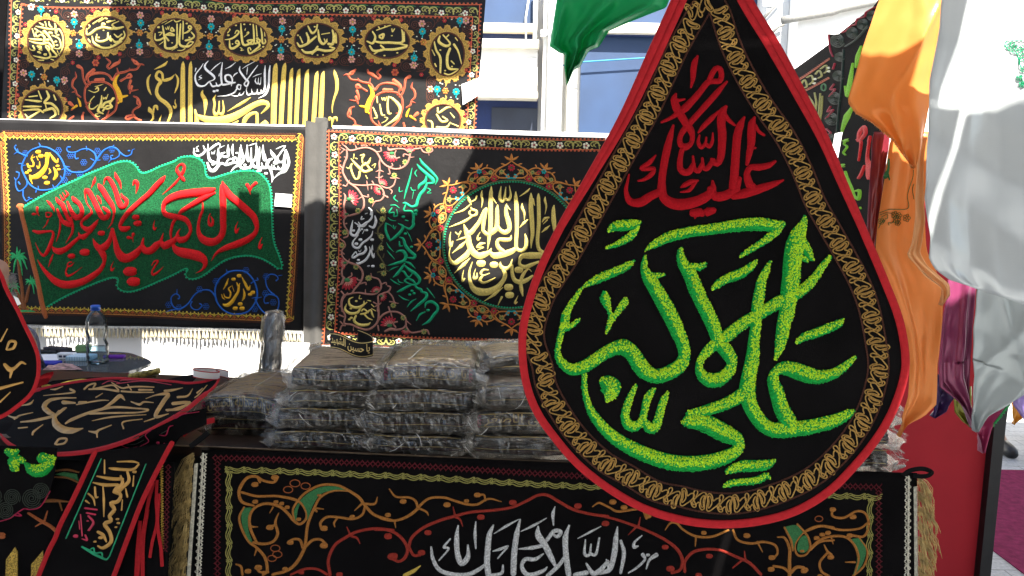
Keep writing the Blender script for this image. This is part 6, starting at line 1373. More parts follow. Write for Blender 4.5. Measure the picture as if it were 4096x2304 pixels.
# second pile: four packets
z = ZT + .001
pk_px(1078, 1480, 1785, 2.085, .050, .30, 'flat black packet at the bottom of the second pile from the left', 21, z, lay=5); z += .052
pk_px(1098, 1468, 1723, 2.10, .060, .30, 'crumpled packet second from the bottom in the pile under the black headband', 22, z, lay=5, rz=.02); z += .062
pk_px(1128, 1492, 1650, 2.11, .048, .31, 'dark packet just below the top one in the pile under the black headband', 23, z, lay=4, rz=-.02); z += .050
pk_px(1140, 1520, 1575, 2.11, .062, .33, 'thick packet with many dark folds that carries the black headband, top of its pile', 24, z, lay=8, rz=.01); zB = z + .064
# third pile
z = ZT + .001
pk_px(1492, 1880, 1800, 2.06, .050, .30, 'glossy black packet at the bottom of the third pile from the left', 31, z, lay=5); z += .052
pk_px(1460, 1880, 1768, 2.075, .062, .30, 'black packet with a wine red fold, second from the bottom of the third pile', 32, z, lay=6, rz=.02); z += .064
pk_px(1485, 1905, 1690, 2.08, .062, .30, 'packet with a shiny silvery top, third from the bottom of the third pile', 33, z, lay=5, rz=-.01); z += .064
pk_px(1525, 1902, 1585, 2.085, .066, .31, 'packet with gold words across its front edge, top of the third pile', 34, z, words='یا رقیه بنت الحسین', topw=True, lay=5, fronttxt=.5, rz=-.02)
# behind the third pile
z = ZT + .001
for k in range(4):
    pk_px(1570, 1930, 1700, 2.43, .046, .27, ['packet at the bottom of the pile behind the third pile', 'second packet up in the pile behind the third pile', 'third packet up in the pile behind the third pile', 'mottled tan packet topping the pile behind the third pile'][k], 41 + k, z, lay=5, rz=.03 - .02 * k); z += .049
# fourth pile, partly behind the big pennant
z = ZT + .001
pk_px(1885, 2280, 1832, 2.035, .064, .30, 'packet with a thin gold line at the bottom of the pile beside the big pennant', 51, z, lay=5); z += .066
pk_px(1898, 2290, 1735, 2.05, .060, .30, 'packet with slanting gold words, middle of the pile beside the big pennant', 52, z, words='یا علی الاصغر', lay=4, fronttxt=.55); z += .062
pk_px(1915, 2300, 1640, 2.07, .070, .30, 'dark packet with one gold line, third up in the pile beside the big pennant', 53, z, lay=6, rz=.03); z += .074
pk_px(1930, 2310, 1480, 2.20, .050, .24, 'loose crumpled clear packet lying askew on the pile beside the big pennant', 54, z, lay=3, rz=.16, mat_front=mat('grey_folded_satin', (.12, .12, .11), .5, vary=.5, scale=30))
# end of the counter, seen past the right edge of the pennant
z = ZT + .001
for k in range(3):
    pk_px(3190, 3565, 1880, 2.00, .060, .26, ['packet at the bottom of the pile at the right end of the counter', 'middle packet of the pile at the right end of the counter', 'top packet of the pile at the right end of the counter'][k], 61 + k, z, lay=5); z += .062
# ================================================================== headband with words, a standing roll, a rolled white strap
hb = thing('headband', 'black headband with gold words looped on top of a packet', 'headband', at(1405, 1452, 2.2))
def bandsurf(u, v):
    """u along the loop 0..1 (front 0..0.62 then back), v 0 top .. 1 bottom"""
    X0, Y0, Z0 = at(1405, 1452, 2.20)
    if u <= .66:
        t = u / .66; x = -.063 + .126 * t; y = -.030 * math.sin(t * 3.1416) - .012 * t + .01; dz = .012 - .018 * t + .006 * math.sin(t * 6.28)
    else:
        t = (u - .66) / .34; x = .063 + .016 * math.sin(t * 3.1416) - .052 * t; y = -.002 + .045 * t; dz = -.006 + .024 * t
    return Vector((X0 + x, Y0 + y, zB + .004 + dz + .010 + .048 * (1 - v) + .006))
v = []; f = []; NU = 44
for i in range(NU + 1):
    for k in range(5):
        for th in (0, 1): p = bandsurf(i / NU, k / 4); v.append(p + Vector((0, .0012 * th, 0)))
for i in range(NU):
    for k in range(4):
        a = i * 10 + k * 2; f.append((a, a + 2, a + 12, a + 10)); f.append((a + 1, a + 11, a + 13, a + 3))
add('cloth_band', v, f, sateen, hb)
mb = MB()
for vv in (.10, .92): mb.tube([bandsurf(i / 40, vv) + Vector((0, -.0008, 0)) for i in range(41)], .0011, 4)
v2, f2 = WORDS['یا حسین الشهید']; asp = max(y for x, y in v2)
mb.addmesh([bandsurf(.02 + x * .60, .80 - .62 * y / asp) + Vector((0, -.0014, 0)) for x, y in v2], f2)
mb.build('gold_print', goldline, hb)
rl = thing('standing_roll', 'upright rolled banner in crinkled plastic standing behind the leftmost packets', 'roll', at(1085, 1500, 2.62))
a = at(1098, 1252, 2.62); bt_ = at(1080, 1585, 2.62)
mb = MB(); nn = 14
pts = [bt_ + (a - bt_) * (i / nn) for i in range(nn + 1)]
mb.tube(pts, [.031 + .0025 * math.sin(i * 1.3) for i in range(nn)] + [.02], 16)
mb.build('rolled_cloth', [mat('rolled_dark_satin', (.16, .15, .14), .4, vary=.95, scale=14, stretch=(7, 7, .6))], rl)
v = []; f = []
for i in range(31):
    t = i / 30; p = bt_ + (a - bt_) * t * 1.02
    for k in range(20):
        an = 6.2832 * k / 20; n3 = mnoise.noise_vector(Vector((math.cos(an) * 2, math.sin(an) * 2, t * 12)))
        rr = (.037 + n3.x * .007) * (1 if t < .94 else .75 + .2 * n3.y)
        v.append(p + Vector((math.cos(an) * rr, math.sin(an) * rr, n3.z * .008)))
for i in range(30):
    for k in range(20): k2 = (k + 1) % 20; f.append((i * 20 + k, i * 20 + k2, (i + 1) * 20 + k2, (i + 1) * 20 + k))
f.append(tuple(600 + k for k in range(20)))
add('plastic_sleeve', v, f, BAGEND, rl)
mb = MB()
for k in range(40):
    p = bt_ + (a - bt_) * rnd.uniform(.25, .97) + Vector((-.034 + rnd.uniform(-.004, .004), -.012 + rnd.uniform(-.01, .01), 0)); mb.tube([p, p + Vector((-.003, -.004, -.03)), p + Vector((-.006, -.002, -.06))], .0012, 3)
mb.build('ivory_fringe', tassm, rl, kind='stuff')
st_ = thing('rolled_strap', 'loosely rolled white strap with red edges beside the lying pennant', 'strap', at(850, 1511, 2.32))
o_ = at(850, 1500, 2.32)
def strap(u, v): a = u * 7.2; r_ = .034 - .0024 * a; return o_ + Vector((-.012 + math.cos(a) * r_ * 1.8, math.sin(a) * r_ * .9, -.008 + .022 * (1 - v) - .004 * math.cos(a)))
v = []; f = []
for i in range(41):
    for k in range(4): v.append(strap(i / 40, k / 3))
for i in range(40):
    for k in range(3): q = i * 4 + k; f.append((q, q + 1, q + 5, q + 4))
add('strap_web', v, f, paper, st_)
mb = MB()
for vv in (0, 1): mb.tube([strap(i / 40, vv) for i in range(41)], .0015, 4)
mb.build('red_edge', redbind, st_)
# ================================================================== left: glass table, bottle, heap of pennants, hanging pieces, seller
def glassmat(name, col, rough=.02, tr=.8, haze=.0, ior=1.45):
    m = bpy.data.materials.new(name); m.use_nodes = True; nt = m.node_tree
    for n in list(nt.nodes):
        if n.type != 'OUTPUT_MATERIAL': nt.nodes.remove(n)
    t = nt.nodes.new('ShaderNodeBsdfTransparent'); t.inputs[0].default_value = (*col, 1)
    g_ = nt.nodes.new('ShaderNodeBsdfGlossy'); g_.inputs['Roughness'].default_value = rough
    d = nt.nodes.new('ShaderNodeBsdfDiffuse'); d.inputs[0].default_value = (.7, .75, .75, 1)
    fr = nt.nodes.new('ShaderNodeFresnel'); fr.inputs[0].default_value = ior
    m0 = nt.nodes.new('ShaderNodeMixShader'); m0.inputs[0].default_value = haze
    m1 = nt.nodes.new('ShaderNodeMixShader')
    nt.links.new(t.outputs[0], m0.inputs[1]); nt.links.new(d.outputs[0], m0.inputs[2])
    nt.links.new(fr.outputs[0], m1.inputs[0]); nt.links.new(m0.outputs[0], m1.inputs[1]); nt.links.new(g_.outputs[0], m1.inputs[2])
    nt.links.new(m1.outputs[0], nt.nodes['Material Output'].inputs[0])
    return m
ZG = .84
hz = Surf((0, 0, ZG), (0, 0, 1))
gt = thing('glass_table', 'small glass topped table with metal legs left of the counter, water bottle standing on it', 'table', hz.base(300, 1450))
outl = [(-260, 1490), (0, 1505), (153, 1512), (338, 1506), (498, 1488), (575, 1464), (606, 1450), (590, 1436), (556, 1424), (515, 1411), (450, 1407), (300, 1402), (60, 1396), (-260, 1392)]
top = [hz.base(x, y) for x, y in smooth_outline(outl, 16)]
n = len(top); dn = Vector((0, 0, -.012))
add('glass_top', top + [p + dn for p in top], [tuple(range(n)), tuple(range(n, 2 * n))[::-1]] + [(i, n + i, n + (i + 1) % n, (i + 1) % n) for i in range(n)], glassmat('dark_green_glass', (.55, .66, .64), .03, haze=.16, ior=1.9), gt, smooth=False)  # whitish haze put into the glass for the board's reflection
mb = MB()
for (x, y, q) in ((548, 1440, 498), (320, 1500, 330), (20, 1410, 40)):
    p = hz.base(x, y); b_ = Vector((p.x - .25 if q < x else p.x + .05, p.y - .12, 0))
    mb = MB(); mb.tube([p + Vector((0, 0, -.012)), b_], .016, 10); mb.build('leg', mat('brushed_metal', (.40, .42, .45), .25, .9, vary=.1), gt)
    mb = MB(); mb.lathe([(.03, -.013), (.034, -.02), (.03, -.035), (.012, -.04)], p, 14); mb.build('leg_mount', mat('black_plastic', (.02, .02, .02), .4), gt)
# bottle
bp_ = hz.base(392, 1452); bt = thing('water_bottle', 'clear plastic water bottle with blue cap, partly filled, on the glass table', 'bottle', bp_)
s_ = hz.mm(392, 1452) / 1.0; mpx = frontal(bp_.y).mm(392, 1400)
R = 41 * mpx; H = (1452 - 1218) * mpx
prof = [(.80, 0), (.98, .02), (1.0, .06), (.94, .09), (1.0, .12), (1.0, .20), (.93, .235), (1.0, .27), (.98, .33), (.84, .38), (.80, .44), (.86, .50), (.98, .56), (.94, .585), (1.0, .61), (.95, .635), (.99, .66), (.93, .685), (.95, .72), (.82, .79), (.62, .85), (.40, .895), (.33, .91), (.33, .94)]
mb = MB(); mb.lathe([(R * r, H * z) for r, z in prof], bp_, 28)
mb.build('clear_body', glassmat('clear_pet', (.975, .985, .985), .06, haze=.03, ior=1.35), bt)
mb = MB(); mb.lathe([(R * r * .96, H * z + .001) for r, z in prof[:8]] + [(R * .9, H * .28)], bp_, 28)
mb.build('water', glassmat('bottled_water', (.70, .85, .93), .02, haze=.05, ior=1.2), bt)
mb = MB(); mb.lathe([(R * .42, H * .935), (R * .43, H * .99), (R * .38, H * 1.0)], bp_, 22); mb.lathe([(R * .45, H * .915), (R * .45, H * .928)], bp_, 22)
mb.build('cap', mat('blue_cap', (.02, .12, .55), .4), bt)
# little things on the glass
def on_glass(name, px, py, size, col, label, cat, rz=0.0, bev=.002, rough=.5, grp=None):
    p = hz.base(px, py); mb = MB(); x, y, z = size
    mb.box((-x / 2, -y / 2, 0.0005), (x / 2, y / 2, z), 0, min(bev, z * .4)); mb.v = [Vector((*rot2(q.x, q.y, rz), q.z)) + p for q in mb.v]
    return solo(mb.build(name, mat(name + '_' + label.split()[0] + '_skin', col, rough, vary=.08), smooth=False), label, cat, grp)
on_glass('phone', 178, 1409, (.11, .04, .010), (.02, .02, .022), 'black phone lying on the glass table', 'phone', .15, rough=.25)
on_glass('spectacle_case', 232, 1404, (.12, .04, .018), (.025, .022, .03), 'black spectacle case on the glass table behind the phone', 'case', -.2)
bx_ = on_glass('carton', 268, 1434, (.07, .03, .026), (.8, .81, .82), 'little white printed carton left of the bottle', 'box', .05)
bxp = Vector(hz.base(268, 1434)); mb = MB()
for k in range(3): mb.box((bxp.x - .026 + .02 * k, bxp.y - .0175, bxp.z + .008), (bxp.x - .012 + .02 * k, bxp.y - .0155, bxp.z + .017))
mb.build('printing', ink, bx_)
nb = on_glass('notepad', 327, 1438, (.10, .07, .02), (.55, .72, .82), 'pale blue ruled notepad left of the water bottle', 'notepad')
p = hz.base(327, 1438); mb = MB()
for k in range(9): mb.box((p.x - .045 + .011 * k, p.y - .0362, p.z + .002), (p.x - .043 + .011 * k, p.y - .0348, p.z + .0195))
mb.build('ruling', mat('pale_blue_line', (.20, .40, .60), .6), nb)
on_glass('lighter_box', 458, 1432, (.085, .03, .012), (.14, .015, .33), 'flat purple box right of the water bottle', 'box', .1)
on_glass('eraser', 334, 1404, (.06, .04, .028), (.16, .30, .13), 'small green packet behind the notepad on the glass table', 'packet', .3)
on_glass('book', 176, 1462, (.12, .06, .016), (.02, .04, .45), 'blue bound booklet near the front of the glass table', 'booklet', .0)
pp_ = Surf((0, 0, ZG + .003), (0, 0, 1))
def flat(name, pts, label, m, cat='paper', dz=.0): 
    s = Surf((0, 0, ZG + .002 + dz), (0, 0, 1)); a = [s.base(*q) for q in pts]; b_ = [q + Vector((0, 0, -.0012)) for q in a]; n = len(a)
    return solo(add(name, a + b_, [tuple(range(n)), tuple(range(n, 2 * n))[::-1]] + [(i, n + i, n + (i + 1) % n, (i + 1) % n) for i in range(n)], m, smooth=False), label, cat)
flat('paper_sheet', [(60, 1444), (232, 1440), (254, 1416), (80, 1418)], 'curling white sheet of paper on the glass table', paper)
flat('receipt', [(60, 1466), (200, 1458), (170, 1444), (60, 1446)], 'smaller white paper in front of the curled sheet on the glass', paper, dz=.004)
flat('printed_cloth', [(170, 1480), (330, 1478), (290, 1456), (205, 1450)], 'folded red and white printed cloth on the glass table', mat('red_white_print', (.45, .28, .25), .8, vary=.8, scale=50), 'cloth', .008)
# the seller: head and shoulders at the left edge
skin = mat('tanned_skin', (.36, .20, .13), .55, vary=.15, scale=25, bump=.15, bscale=120)
def person(name, label, loc, bones, skinm, lv=2):
    """one continuous body: joints (x, y, z, radius) and bones grown with a skin"""
    J, E = bones
    me = bpy.data.meshes.new(name); me.from_pydata([j[:3] for j in J], E, [])
    o = bpy.data.objects.new(name, me); COL.objects.link(o)
    sk = o.modifiers.new('skin', 'SKIN'); o.modifiers.new('sub', 'SUBSURF').levels = lv
    o.modifiers['sub'].render_levels = lv
    for i, j in enumerate(J): me.skin_vertices[0].data[i].radius = (j[3], j[4] if len(j) > 4 else j[3])
    me.skin_vertices[0].data[0].use_root = True
    ev = o.evaluated_get(bpy.context.evaluated_depsgraph_get()); m2 = bpy.data.meshes.new_from_object(ev)
    bpy.data.objects.remove(o)
    m2.materials.clear(); m2.materials.append(skinm)
    return m2
ph = at(-52, 1095, 2.9)
sel = thing('person', 'bald man with grey stubble seated in profile, cropped by the left frame edge', 'person', (ph.x, ph.y, .0))
def body_obj(m2, name, par, smooth_=True):
    o = bpy.data.objects.new(name, m2); COL.objects.link(o); o.parent = par
    m2.polygons.foreach_set('use_smooth', [True] * len(m2.polygons)); return o
hz_ = ph.z
J = [(0, 0, hz_ - .62, .15, .12), (0, 0, hz_ - .40, .17, .12), (0, 0, hz_ - .25, .10, .09), (0, -.005, hz_ - .15, .062), (0, -.02, hz_ - .06, .078, .085), (0, -.015, hz_ + .02, .088, .098), (0, .0, hz_ + .07, .070, .080),
     (-.19, 0, hz_ - .28, .062), (.19, 0, hz_ - .28, .062), (-.25, -.05, hz_ - .55, .045), (.25, -.05, hz_ - .55, .045), (-.15, -.25, hz_ - .60, .032), (.15, -.25, hz_ - .60, .032),
     (0, 0, hz_ - .80, .16, .13), (-.10, -.12, hz_ - .88, .09), (.10, -.12, hz_ - .88, .09), (-.11, -.45, hz_ - .88, .065), (.11, -.45, hz_ - .88, .065), (-.11, -.47, .12, .04), (.11, -.47, .12, .04)]
E_ = [(0, 1), (1, 2), (2, 3), (3, 4), (4, 5), (5, 6), (2, 7), (2, 8), (7, 9), (8, 10), (9, 11), (10, 12), (0, 13), (13, 14), (13, 15), (14, 16), (15, 17), (16, 18), (17, 19)]
J = [(j[1], j[0], *j[2:]) for j in J]
body_obj(person('body', '', None, (J, E_), skin), 'body', sel)
mb = MB()
for s in (-1, 1): mb.lathe([(.012, -.03), (.024, -.015), (.026, .012), (.012, .03)], sel.location + Vector((-.01, s * .088, hz_ - .01)), 10)
mb.build('ear', skin, sel)
mb = MB(); mb.tube([sel.location + Vector((-.115, 0, hz_ + .0)), sel.location + Vector((-.138, 0, hz_ - .035)), sel.location + Vector((-.118, 0, hz_ - .05))], [.010, .017, .012], 8); mb.build('nose', skin, sel)
hairm = mat('grey_stubble', (.30, .28, .26), .8, vary=.4, scale=200)
mb = MB()
for k in range(420):
    a = rnd.uniform(-2.4, 2.4); zz = rnd.uniform(-.10, .0)
    r_ = .100
    q = sel.location + Vector((math.cos(a) * .098 - .012, math.sin(a) * .090, hz_ + zz)); d = Vector((math.cos(a), math.sin(a), -.3))
    mb.tube([q - d * .01, q + d * rnd.uniform(.004, .012)], .0007, 3, caps=False)
mb.build('hair', hairm, sel, kind='stuff')
shirt = mat('checked_shirt', (.10, .11, .15), .8, vary=.6, scale=60)
J2 = [(0, 0, hz_ - .62, .165, .135), (0, 0, hz_ - .40, .185, .135), (0, 0, hz_ - .26, .115, .10), (0, -.005, hz_ - .195, .076), (-.19, 0, hz_ - .28, .075), (.19, 0, hz_ - .28, .075), (-.25, -.05, hz_ - .52, .058), (.25, -.05, hz_ - .52, .058), (0, 0, hz_ - .86, .175, .145)]
J2 = [(j[1], j[0], *j[2:]) for j in J2]
body_obj(person('shirt', '', None, (J2, [(0, 1), (1, 2), (2, 3), (2, 4), (2, 5), (4, 6), (5, 7), (0, 8)]), shirt), 'shirt', sel)
# hanging drop pennant at the very left
sfH = frontal(1.75, amp=.004, fx=1.5, fz=1, ph=1)
hp = thing('drop_pennant', 'black drop pennant with gold marks and red edge, cut by the left frame edge', 'pennant', sfH.base(40, 1660), 'gold on black drop pennants')
oh = smooth_outline([(8, 1110), (22, 1150), (40, 1188), (70, 1243), (96, 1300), (130, 1370), (148, 1420), (152, 1470), (146, 1520), (122, 1575), (64, 1628), (0, 1668), (-90, 1690), (-200, 1660), (-270, 1580), (-285, 1480), (-250, 1370), (-180, 1260), (-110, 1150), (-60, 1060), (-40, 1020)], 12)
mb = MB(); polyfill(mb, sfH, oh, lift=0, wall=.003); mb.build('velvet_cloth', velvet, hp)
mb = MB(); stroke(mb, sfH, [(x, y, 17) for x, y in oh + oh[:2]], step=99, hgt=.3, maxh=.004, lift=.0005); mb.build('red_binding', redbind, hp)
def thin(L, k=.8): return [[(x, y, w * k) for x, y, w in q] for q in L]
goldfoil = mat('gold_foil_print', (.46, .25, .058), .42, .25, vary=.25, scale=40)
mb = MB(); strokes(mb, sfH, T('E', "5,100,14 45,25,8/40,150,14 60,105,20 95,108,20 82,145,20 45,155,14/30,250,24 60,280,36 90,270,22 130,235,20 157,245,12/70,290,24 62,328,12/0,397,24 140,360,12/0,482,14 62,422,8/-60,200,30 -30,300,24/-80,360,30 -20,330,20"), lift=.0008, hgt=.06); mb.build('gold_lettering', goldfoil, hp)
tag('price_tag', [(52, 1182), (72, 1192), (84, 1216), (70, 1222)], 1.745, 'tiny white tag stuck on the left edge pennant')
# heap on the counter under the lying pennant
hpz = thing('cloth_heap', 'heap of black cloths with dark stitched squiggles piled on the left of the counter', 'heap', (-1.2, 2.4, ZT))
def drape(x0, x1, y0, y1, zf, name, m, par, nx=40, ny=26, seed=0):
    v = []; f = []
    for j in range(ny + 1):
        for i in range(nx + 1):
            u, w = i / nx, j / ny; x = x0 + (x1 - x0) * u; y = y0 + (y1 - y0) * w
            v.append((x, y, zf(x, y) + .012 * mnoise.noise(Vector((x * 7 + seed, y * 9, seed)))))
    for j in range(ny):
        for i in range(nx): a = j * (nx + 1) + i; f.append((a, a + 1, a + nx + 2, a + nx + 1))
    return add(name, v, f, m, par)
P1, P2, P3 = at(200, 1822, 1.97), at(872, 1500, 2.33), at(130, 1566, 2.50)
nL = (P2 - P1).cross(P3 - P1).normalized()
if nL.y > 0: nL = -nL
def planez(x, y): return P1.z + (-(nL.x * (x - P1.x) + nL.y * (y - P1.y)) / nL.z)
drape(-2.1, -1.0, 2.16, 2.46, lambda x, y: max(ZT + .003, min(planez(x, y) - .03, ZT + .20)), 'dark_cloth', velvet, hpz, seed=3)
sfL = Surf(P1, nL, amp=.006, fx=1.3, fz=1.0, ph=.3)
lp = thing('drop_pennant', 'black drop pennant with big flowing gold letters lying on the heap', 'pennant', P1, 'gold on black drop pennants')
ol = smooth_outline(C('E', [(150, 445), (200, 420), (300, 397), (400, 378), (560, 352), (720, 333), (900, 337), (1080, 347), (1180, 354), (1290, 338), (1365, 312), (1335, 372), (1250, 440), (1150, 522), (1000, 612), (850, 690), (700, 747), (550, 785), (400, 802), (250, 802), (150, 790), (60, 750), (0, 690), (-60, 610), (-20, 540), (60, 500)]), 12)
mb = MB(); polyfill(mb, sfL, ol, lift=0, wall=.003); mb.build('velvet_cloth', velvet, lp)
mb = MB(); stroke(mb, sfL, [(x, y, 16 if y > 1560 else 9) for x, y in ol + ol[:2]], step=99, hgt=.3, maxh=.004, lift=.0005); mb.build('red_binding', redbind, lp)
mb = MB(); strokes(mb, sfL, thin(T('E', "275,450,5 400,438,12 470,425,16 445,410,20/320,410,5 350,410,16 397,393,5/480,460,8 380,466,18 310,482,32 280,520,46 310,552,44 340,560,18/135,617,12 220,605,22 340,572,24 400,530,24 420,520,6/340,572,30 350,620,64 390,650,62 450,657,50 520,642,8/410,615,14 450,590,26 560,545,24 700,510,22 850,515,14 927,522,14 860,540,14 700,545,16 560,550,20/560,540,14 640,520,22 700,480,28 750,440,36 782,467,8/575,595,5 700,570,16 912,553,5/480,500,10 620,470,14 680,468,5/400,490,34 470,490,16/500,488,28 540,482,16/820,475,10 870,490,22 900,475,16 960,478,6/910,455,5 980,430,14 1050,425,32 1020,470,36 970,560,32 1052,543,6/1110,440,20 1170,430,16 1202,388,6/1080,480,28 1160,470,26 1180,480,22 1045,525,12/1040,520,20 1120,510,22 1182,468,18/770,640,14 770,600,14 887,580,6/900,595,8 962,573,12/555,660,10 600,665,28 620,650,18 697,620,8/603,665,20 606,697,10/345,740,20 370,710,18 415,708,18 400,735,18 355,745,14/205,690,16 215,670,18 272,628,5/55,575,10 100,590,22 130,575,14 212,557,5/95,600,10/1230,410,16 1262,383,8/1215,440,10 1240,420,12 1292,363,5/130,512,6 190,500,22 212,478,8/600,452,10 620,440,8 642,426,4/1030,405,20 1070,400,22 1142,383,6/530,405,16 560,380,14 600,370,14 590,400,14 700,375,14 740,400,14/560,405,14 650,400,16 740,410,20/700,360,8 760,390,14 800,385,16 870,380,14 962,383,8/760,410,16 850,415,14 960,415,8/800,370,10 820,402,12/870,400,18 950,400,12/120,655,12 175,648,10/370,545,20 340,585,30")), lift=.0008, hgt=.06); mb.build('gold_lettering', goldfoil, lp)
mb = MB(); strokes(mb, sfL, T('E', "730,365,5 900,345,8 1070,367,5/750,347,4 780,340,8 860,340,5/640,372,4 690,350,6 760,362,4"), lift=.0008, hgt=.06); mb.build('red_lettering', crim, lp)
# red ribbons bundle and yellow worked cloth behind it
rb = thing('ribbon_bundle', 'bunch of red ribbons lying beside the glass table', 'ribbons', at(170, 1540, 2.62))
for k in range(7):
    s = frontal(2.62 - .012 * k); ribbon(s, C('E', [(335 - k * 6, 300 + k * 9), (290 - k * 8, 310 + k * 12), (230, 345 + k * 9), (190, 380 + k * 10)]), 12, [.0, .012, .008, 0], redbind, 'ribbon', rb)
yb = thing('worked_cloth', 'black cloth with yellow fuzzy letters just showing behind the lying pennant', 'cloth', at(300, 1545, 2.60))
sY = Surf(at(300, 1540, 2.60), (0, -.5, 1))
mb = MB(); polyfill(mb, sY, C('E', [(150, 430), (200, 395), (330, 345), (560, 325), (720, 325), (720, 345), (560, 360), (400, 385), (200, 430)]), lift=-.002, wall=.004); mb.build('velvet_cloth', velvet, yb)
mb = MB(); strokes(mb, sY, T('E', "265,388,10 300,383,18 340,385,8/380,370,8 430,360,16 500,348,18 547,343,6/200,415,6 260,408,8"), lift=.001, hgt=.5); mb.build('yellow_lettering', yellowth, yb)
rs_ = thing('patterned_roll', 'rolled yellow and black patterned trim behind the tip of the lying pennant', 'roll', at(580, 1495, 2.7))
for k in range(3):
    mb = MB(); a_, b_ = at(515 + k * 12, 1508 - k * 3, 2.7 + .02 * k), at(640 - k * 6, 1482 + k * 8, 2.72 + .02 * k)
    mb.tube([a_ + (b_ - a_) * (i / 10) for i in range(11)], [.010 + .002 * (i % 2) for i in range(11)], 8); mb.build('trim_roll', [mat('yellow_black_trim', (.34, .27, .07), .6, vary=1.0, scale=70), tassm, mat('yellow_black_trim', (.34, .27, .07))][k], rs_)
# stole hung over the front edge with words down it
sfS = Surf(at(500, 2000, 1.95), (-.05, -1, 0.0), amp=.004, fx=1.2, fz=1, ph=5)
so = thing('stole', 'black stole with red edges and words in gold down it, hanging from the counter', 'stole', sfS.base(330, 2250))
lq, rq = C('F', [(600, 40), (575, 95), (480, 300), (385, 490), (350, 580), (300, 680), (180, 980)]), C('F', [(1075, -12), (1035, 60), (900, 330), (810, 560), (715, 819), (640, 1010)])
def resamp(P, n):
    L = [0]
    for a, b in zip(P[:-1], P[1:]): L.append(L[-1] + math.hypot(b[0] - a[0], b[1] - a[1]))
    out = []
    for k in range(n + 1):
        d = L[-1] * k / n; i = max(j for j in range(len(L)) if L[j] <= d + 1e-9); i = min(i, len(P) - 2)
        t = (d - L[i]) / (L[i + 1] - L[i] or 1); out.append((P[i][0] + (P[i + 1][0] - P[i][0]) * t, P[i][1] + (P[i + 1][1] - P[i][1]) * t))
    return out
mb = MB(); polyfill(mb, sfS, lq + rq[::-1], lift=0, wall=.003); mb.build('velvet_cloth', velvet, so)
mb = MB()
for P in (lq, rq): stroke(mb, sfS, [(x, y, 20) for x, y in P], hgt=.25, maxh=.004)
mb.build('red_binding', redbind, so)
mb = MB(); strokes(mb, sfS, T('F', "640,82,8 420,577,9/915,118,8 690,692,9/690,692,8 670,712,12 640,700,16 600,680,20 560,655,18 520,632,12/560,655,6 590,640,10 600,670,10 640,670,10 645,700,10"), hgt=.3); mb.build('green_border', mat('mint_foil', (.01, .30, .14), .4, .3, vary=.3, scale=60), so)
mb = MB(); strokes(mb, sfS, T('F', "870,120,14 830,150,20 720,145,22 690,140,10/800,160,16 810,220,24 770,262,26 740,290,30 720,290,22/615,190,10 690,205,24 770,210,22/590,230,10 660,245,24 740,245,20/760,190,14 770,240,26 730,280,42 760,310,22 740,350,26 700,360,28 720,400,26 690,440,26 700,470,26 660,490,28 690,540,26 700,600,26 650,640,24 615,625,10/650,250,8 655,340,18 655,442,8/840,190,8 835,252,12/620,540,20 650,560,26 670,600,12/600,260,14 605,320,18 620,320,10/560,300,14 590,330,16 600,372,8/545,345,16 565,360,8/790,270,10 800,320,14/770,340,8 765,402,12/660,90,10 660,172,12/740,100,10 830,100,16 870,110,10/635,575,24/740,460,18/745,485,18/600,600,16/845,165,22/730,510,14"), hgt=.12, lift=.0008); mb.build('gold_lettering', goldfoil, so)
mb = MB(); strokes(mb, sfS, T('F', "510,430,8 520,562,10/540,390,14 612,400,12/550,420,12 602,430,12/560,440,14 590,480,16 560,530,16 590,490,14/540,560,14 550,590,14 520,582,8/480,565,26/555,470,12/500,470,6 505,520,8"), hgt=.12, lift=.0008); mb.build('red_lettering', mat('red_foil', (.42, .02, .06), .4, .2, vary=.3), so)
# spiral edged pennant with lime letters, and the gold-barred banner below, at the lower left
sfB = Surf(at(200, 2100, 2.01), (-.07, -1, 0), amp=.004, fx=1.2, fz=1, ph=3)
lb = thing('embroidered_banner', 'black banner with tall glittering gold bars and brown vines at the lower left corner', 'banner', sfB.base(200, 2700), 'embroidered banners')
sheet('cloth', sfB, [(-330, 1830), (700, 1850), (640, 2740), (-330, 2740)], velvet, lb, 40, 20)
gl2 = mat('gold_sequin', (.46, .30, .05), .4, .6, vary=.9, scale=260, bump=1.0, bscale=350)
mb = MB()
for P in ([(100, 633), (117, 665), (117, 1000), (38, 1000), (45, 712)], [(275, 655), (276, 1000), (198, 1000), (202, 742)], [(478, 798), (490, 1000), (440, 1000)]): polyfill(mb, sfB, C('F', P), lift=.003)
mb.build('gold_lettering', gl2, lb)
mb = MB(); strokes(mb, sfB, T('F', "180,425,16 250,470,22 320,510,24 360,552,24 375,600,22 390,660,24 390,720,26 408,765,32/280,470,16 297,412,8/270,480,16 225,507,8/325,710,42 380,702,24/10,565,46"), hgt=.2); mb.build('red_vine', rust, lb)
mb = MB(); strokes(mb, sfB, T('F', "270,350,22 340,347,22 435,355,8/370,350,14 388,407,8/290,310,30 270,350,24/340,160,12 420,155,14 490,170,12/340,200,10 420,205,14 490,235,12"), hgt=.2); mb.build('orange_vine', thread('dull_orange_cord', (.22, .09, .025)), lb)
mb = MB(); polyfill(mb, sfB, C('F', [(345, 182), (400, 168), (480, 182), (492, 222), (430, 200)]), lift=.002); mb.build('green_leaf', leafg, lb)
mb = MB(); loops(mb, sfB, C('F', [(1055, 120), (1035, 660)]), 20, 4, 11); mb.build('chain_border', darkred, lb)
mb = MB(); motif(mb, sfB, C('F', [(1012, 130), (1018, 640)]), 10, [[(0, -5, 5), (.5, 5, 6), (1, -5, 5)]], 5, nseg=2); mb.build('gold_braid', gl2, lb)
sfG = Surf(at(100, 2000, 1.96), (-.03, -1, 0), amp=.004, fx=1.2, fz=1, ph=1)
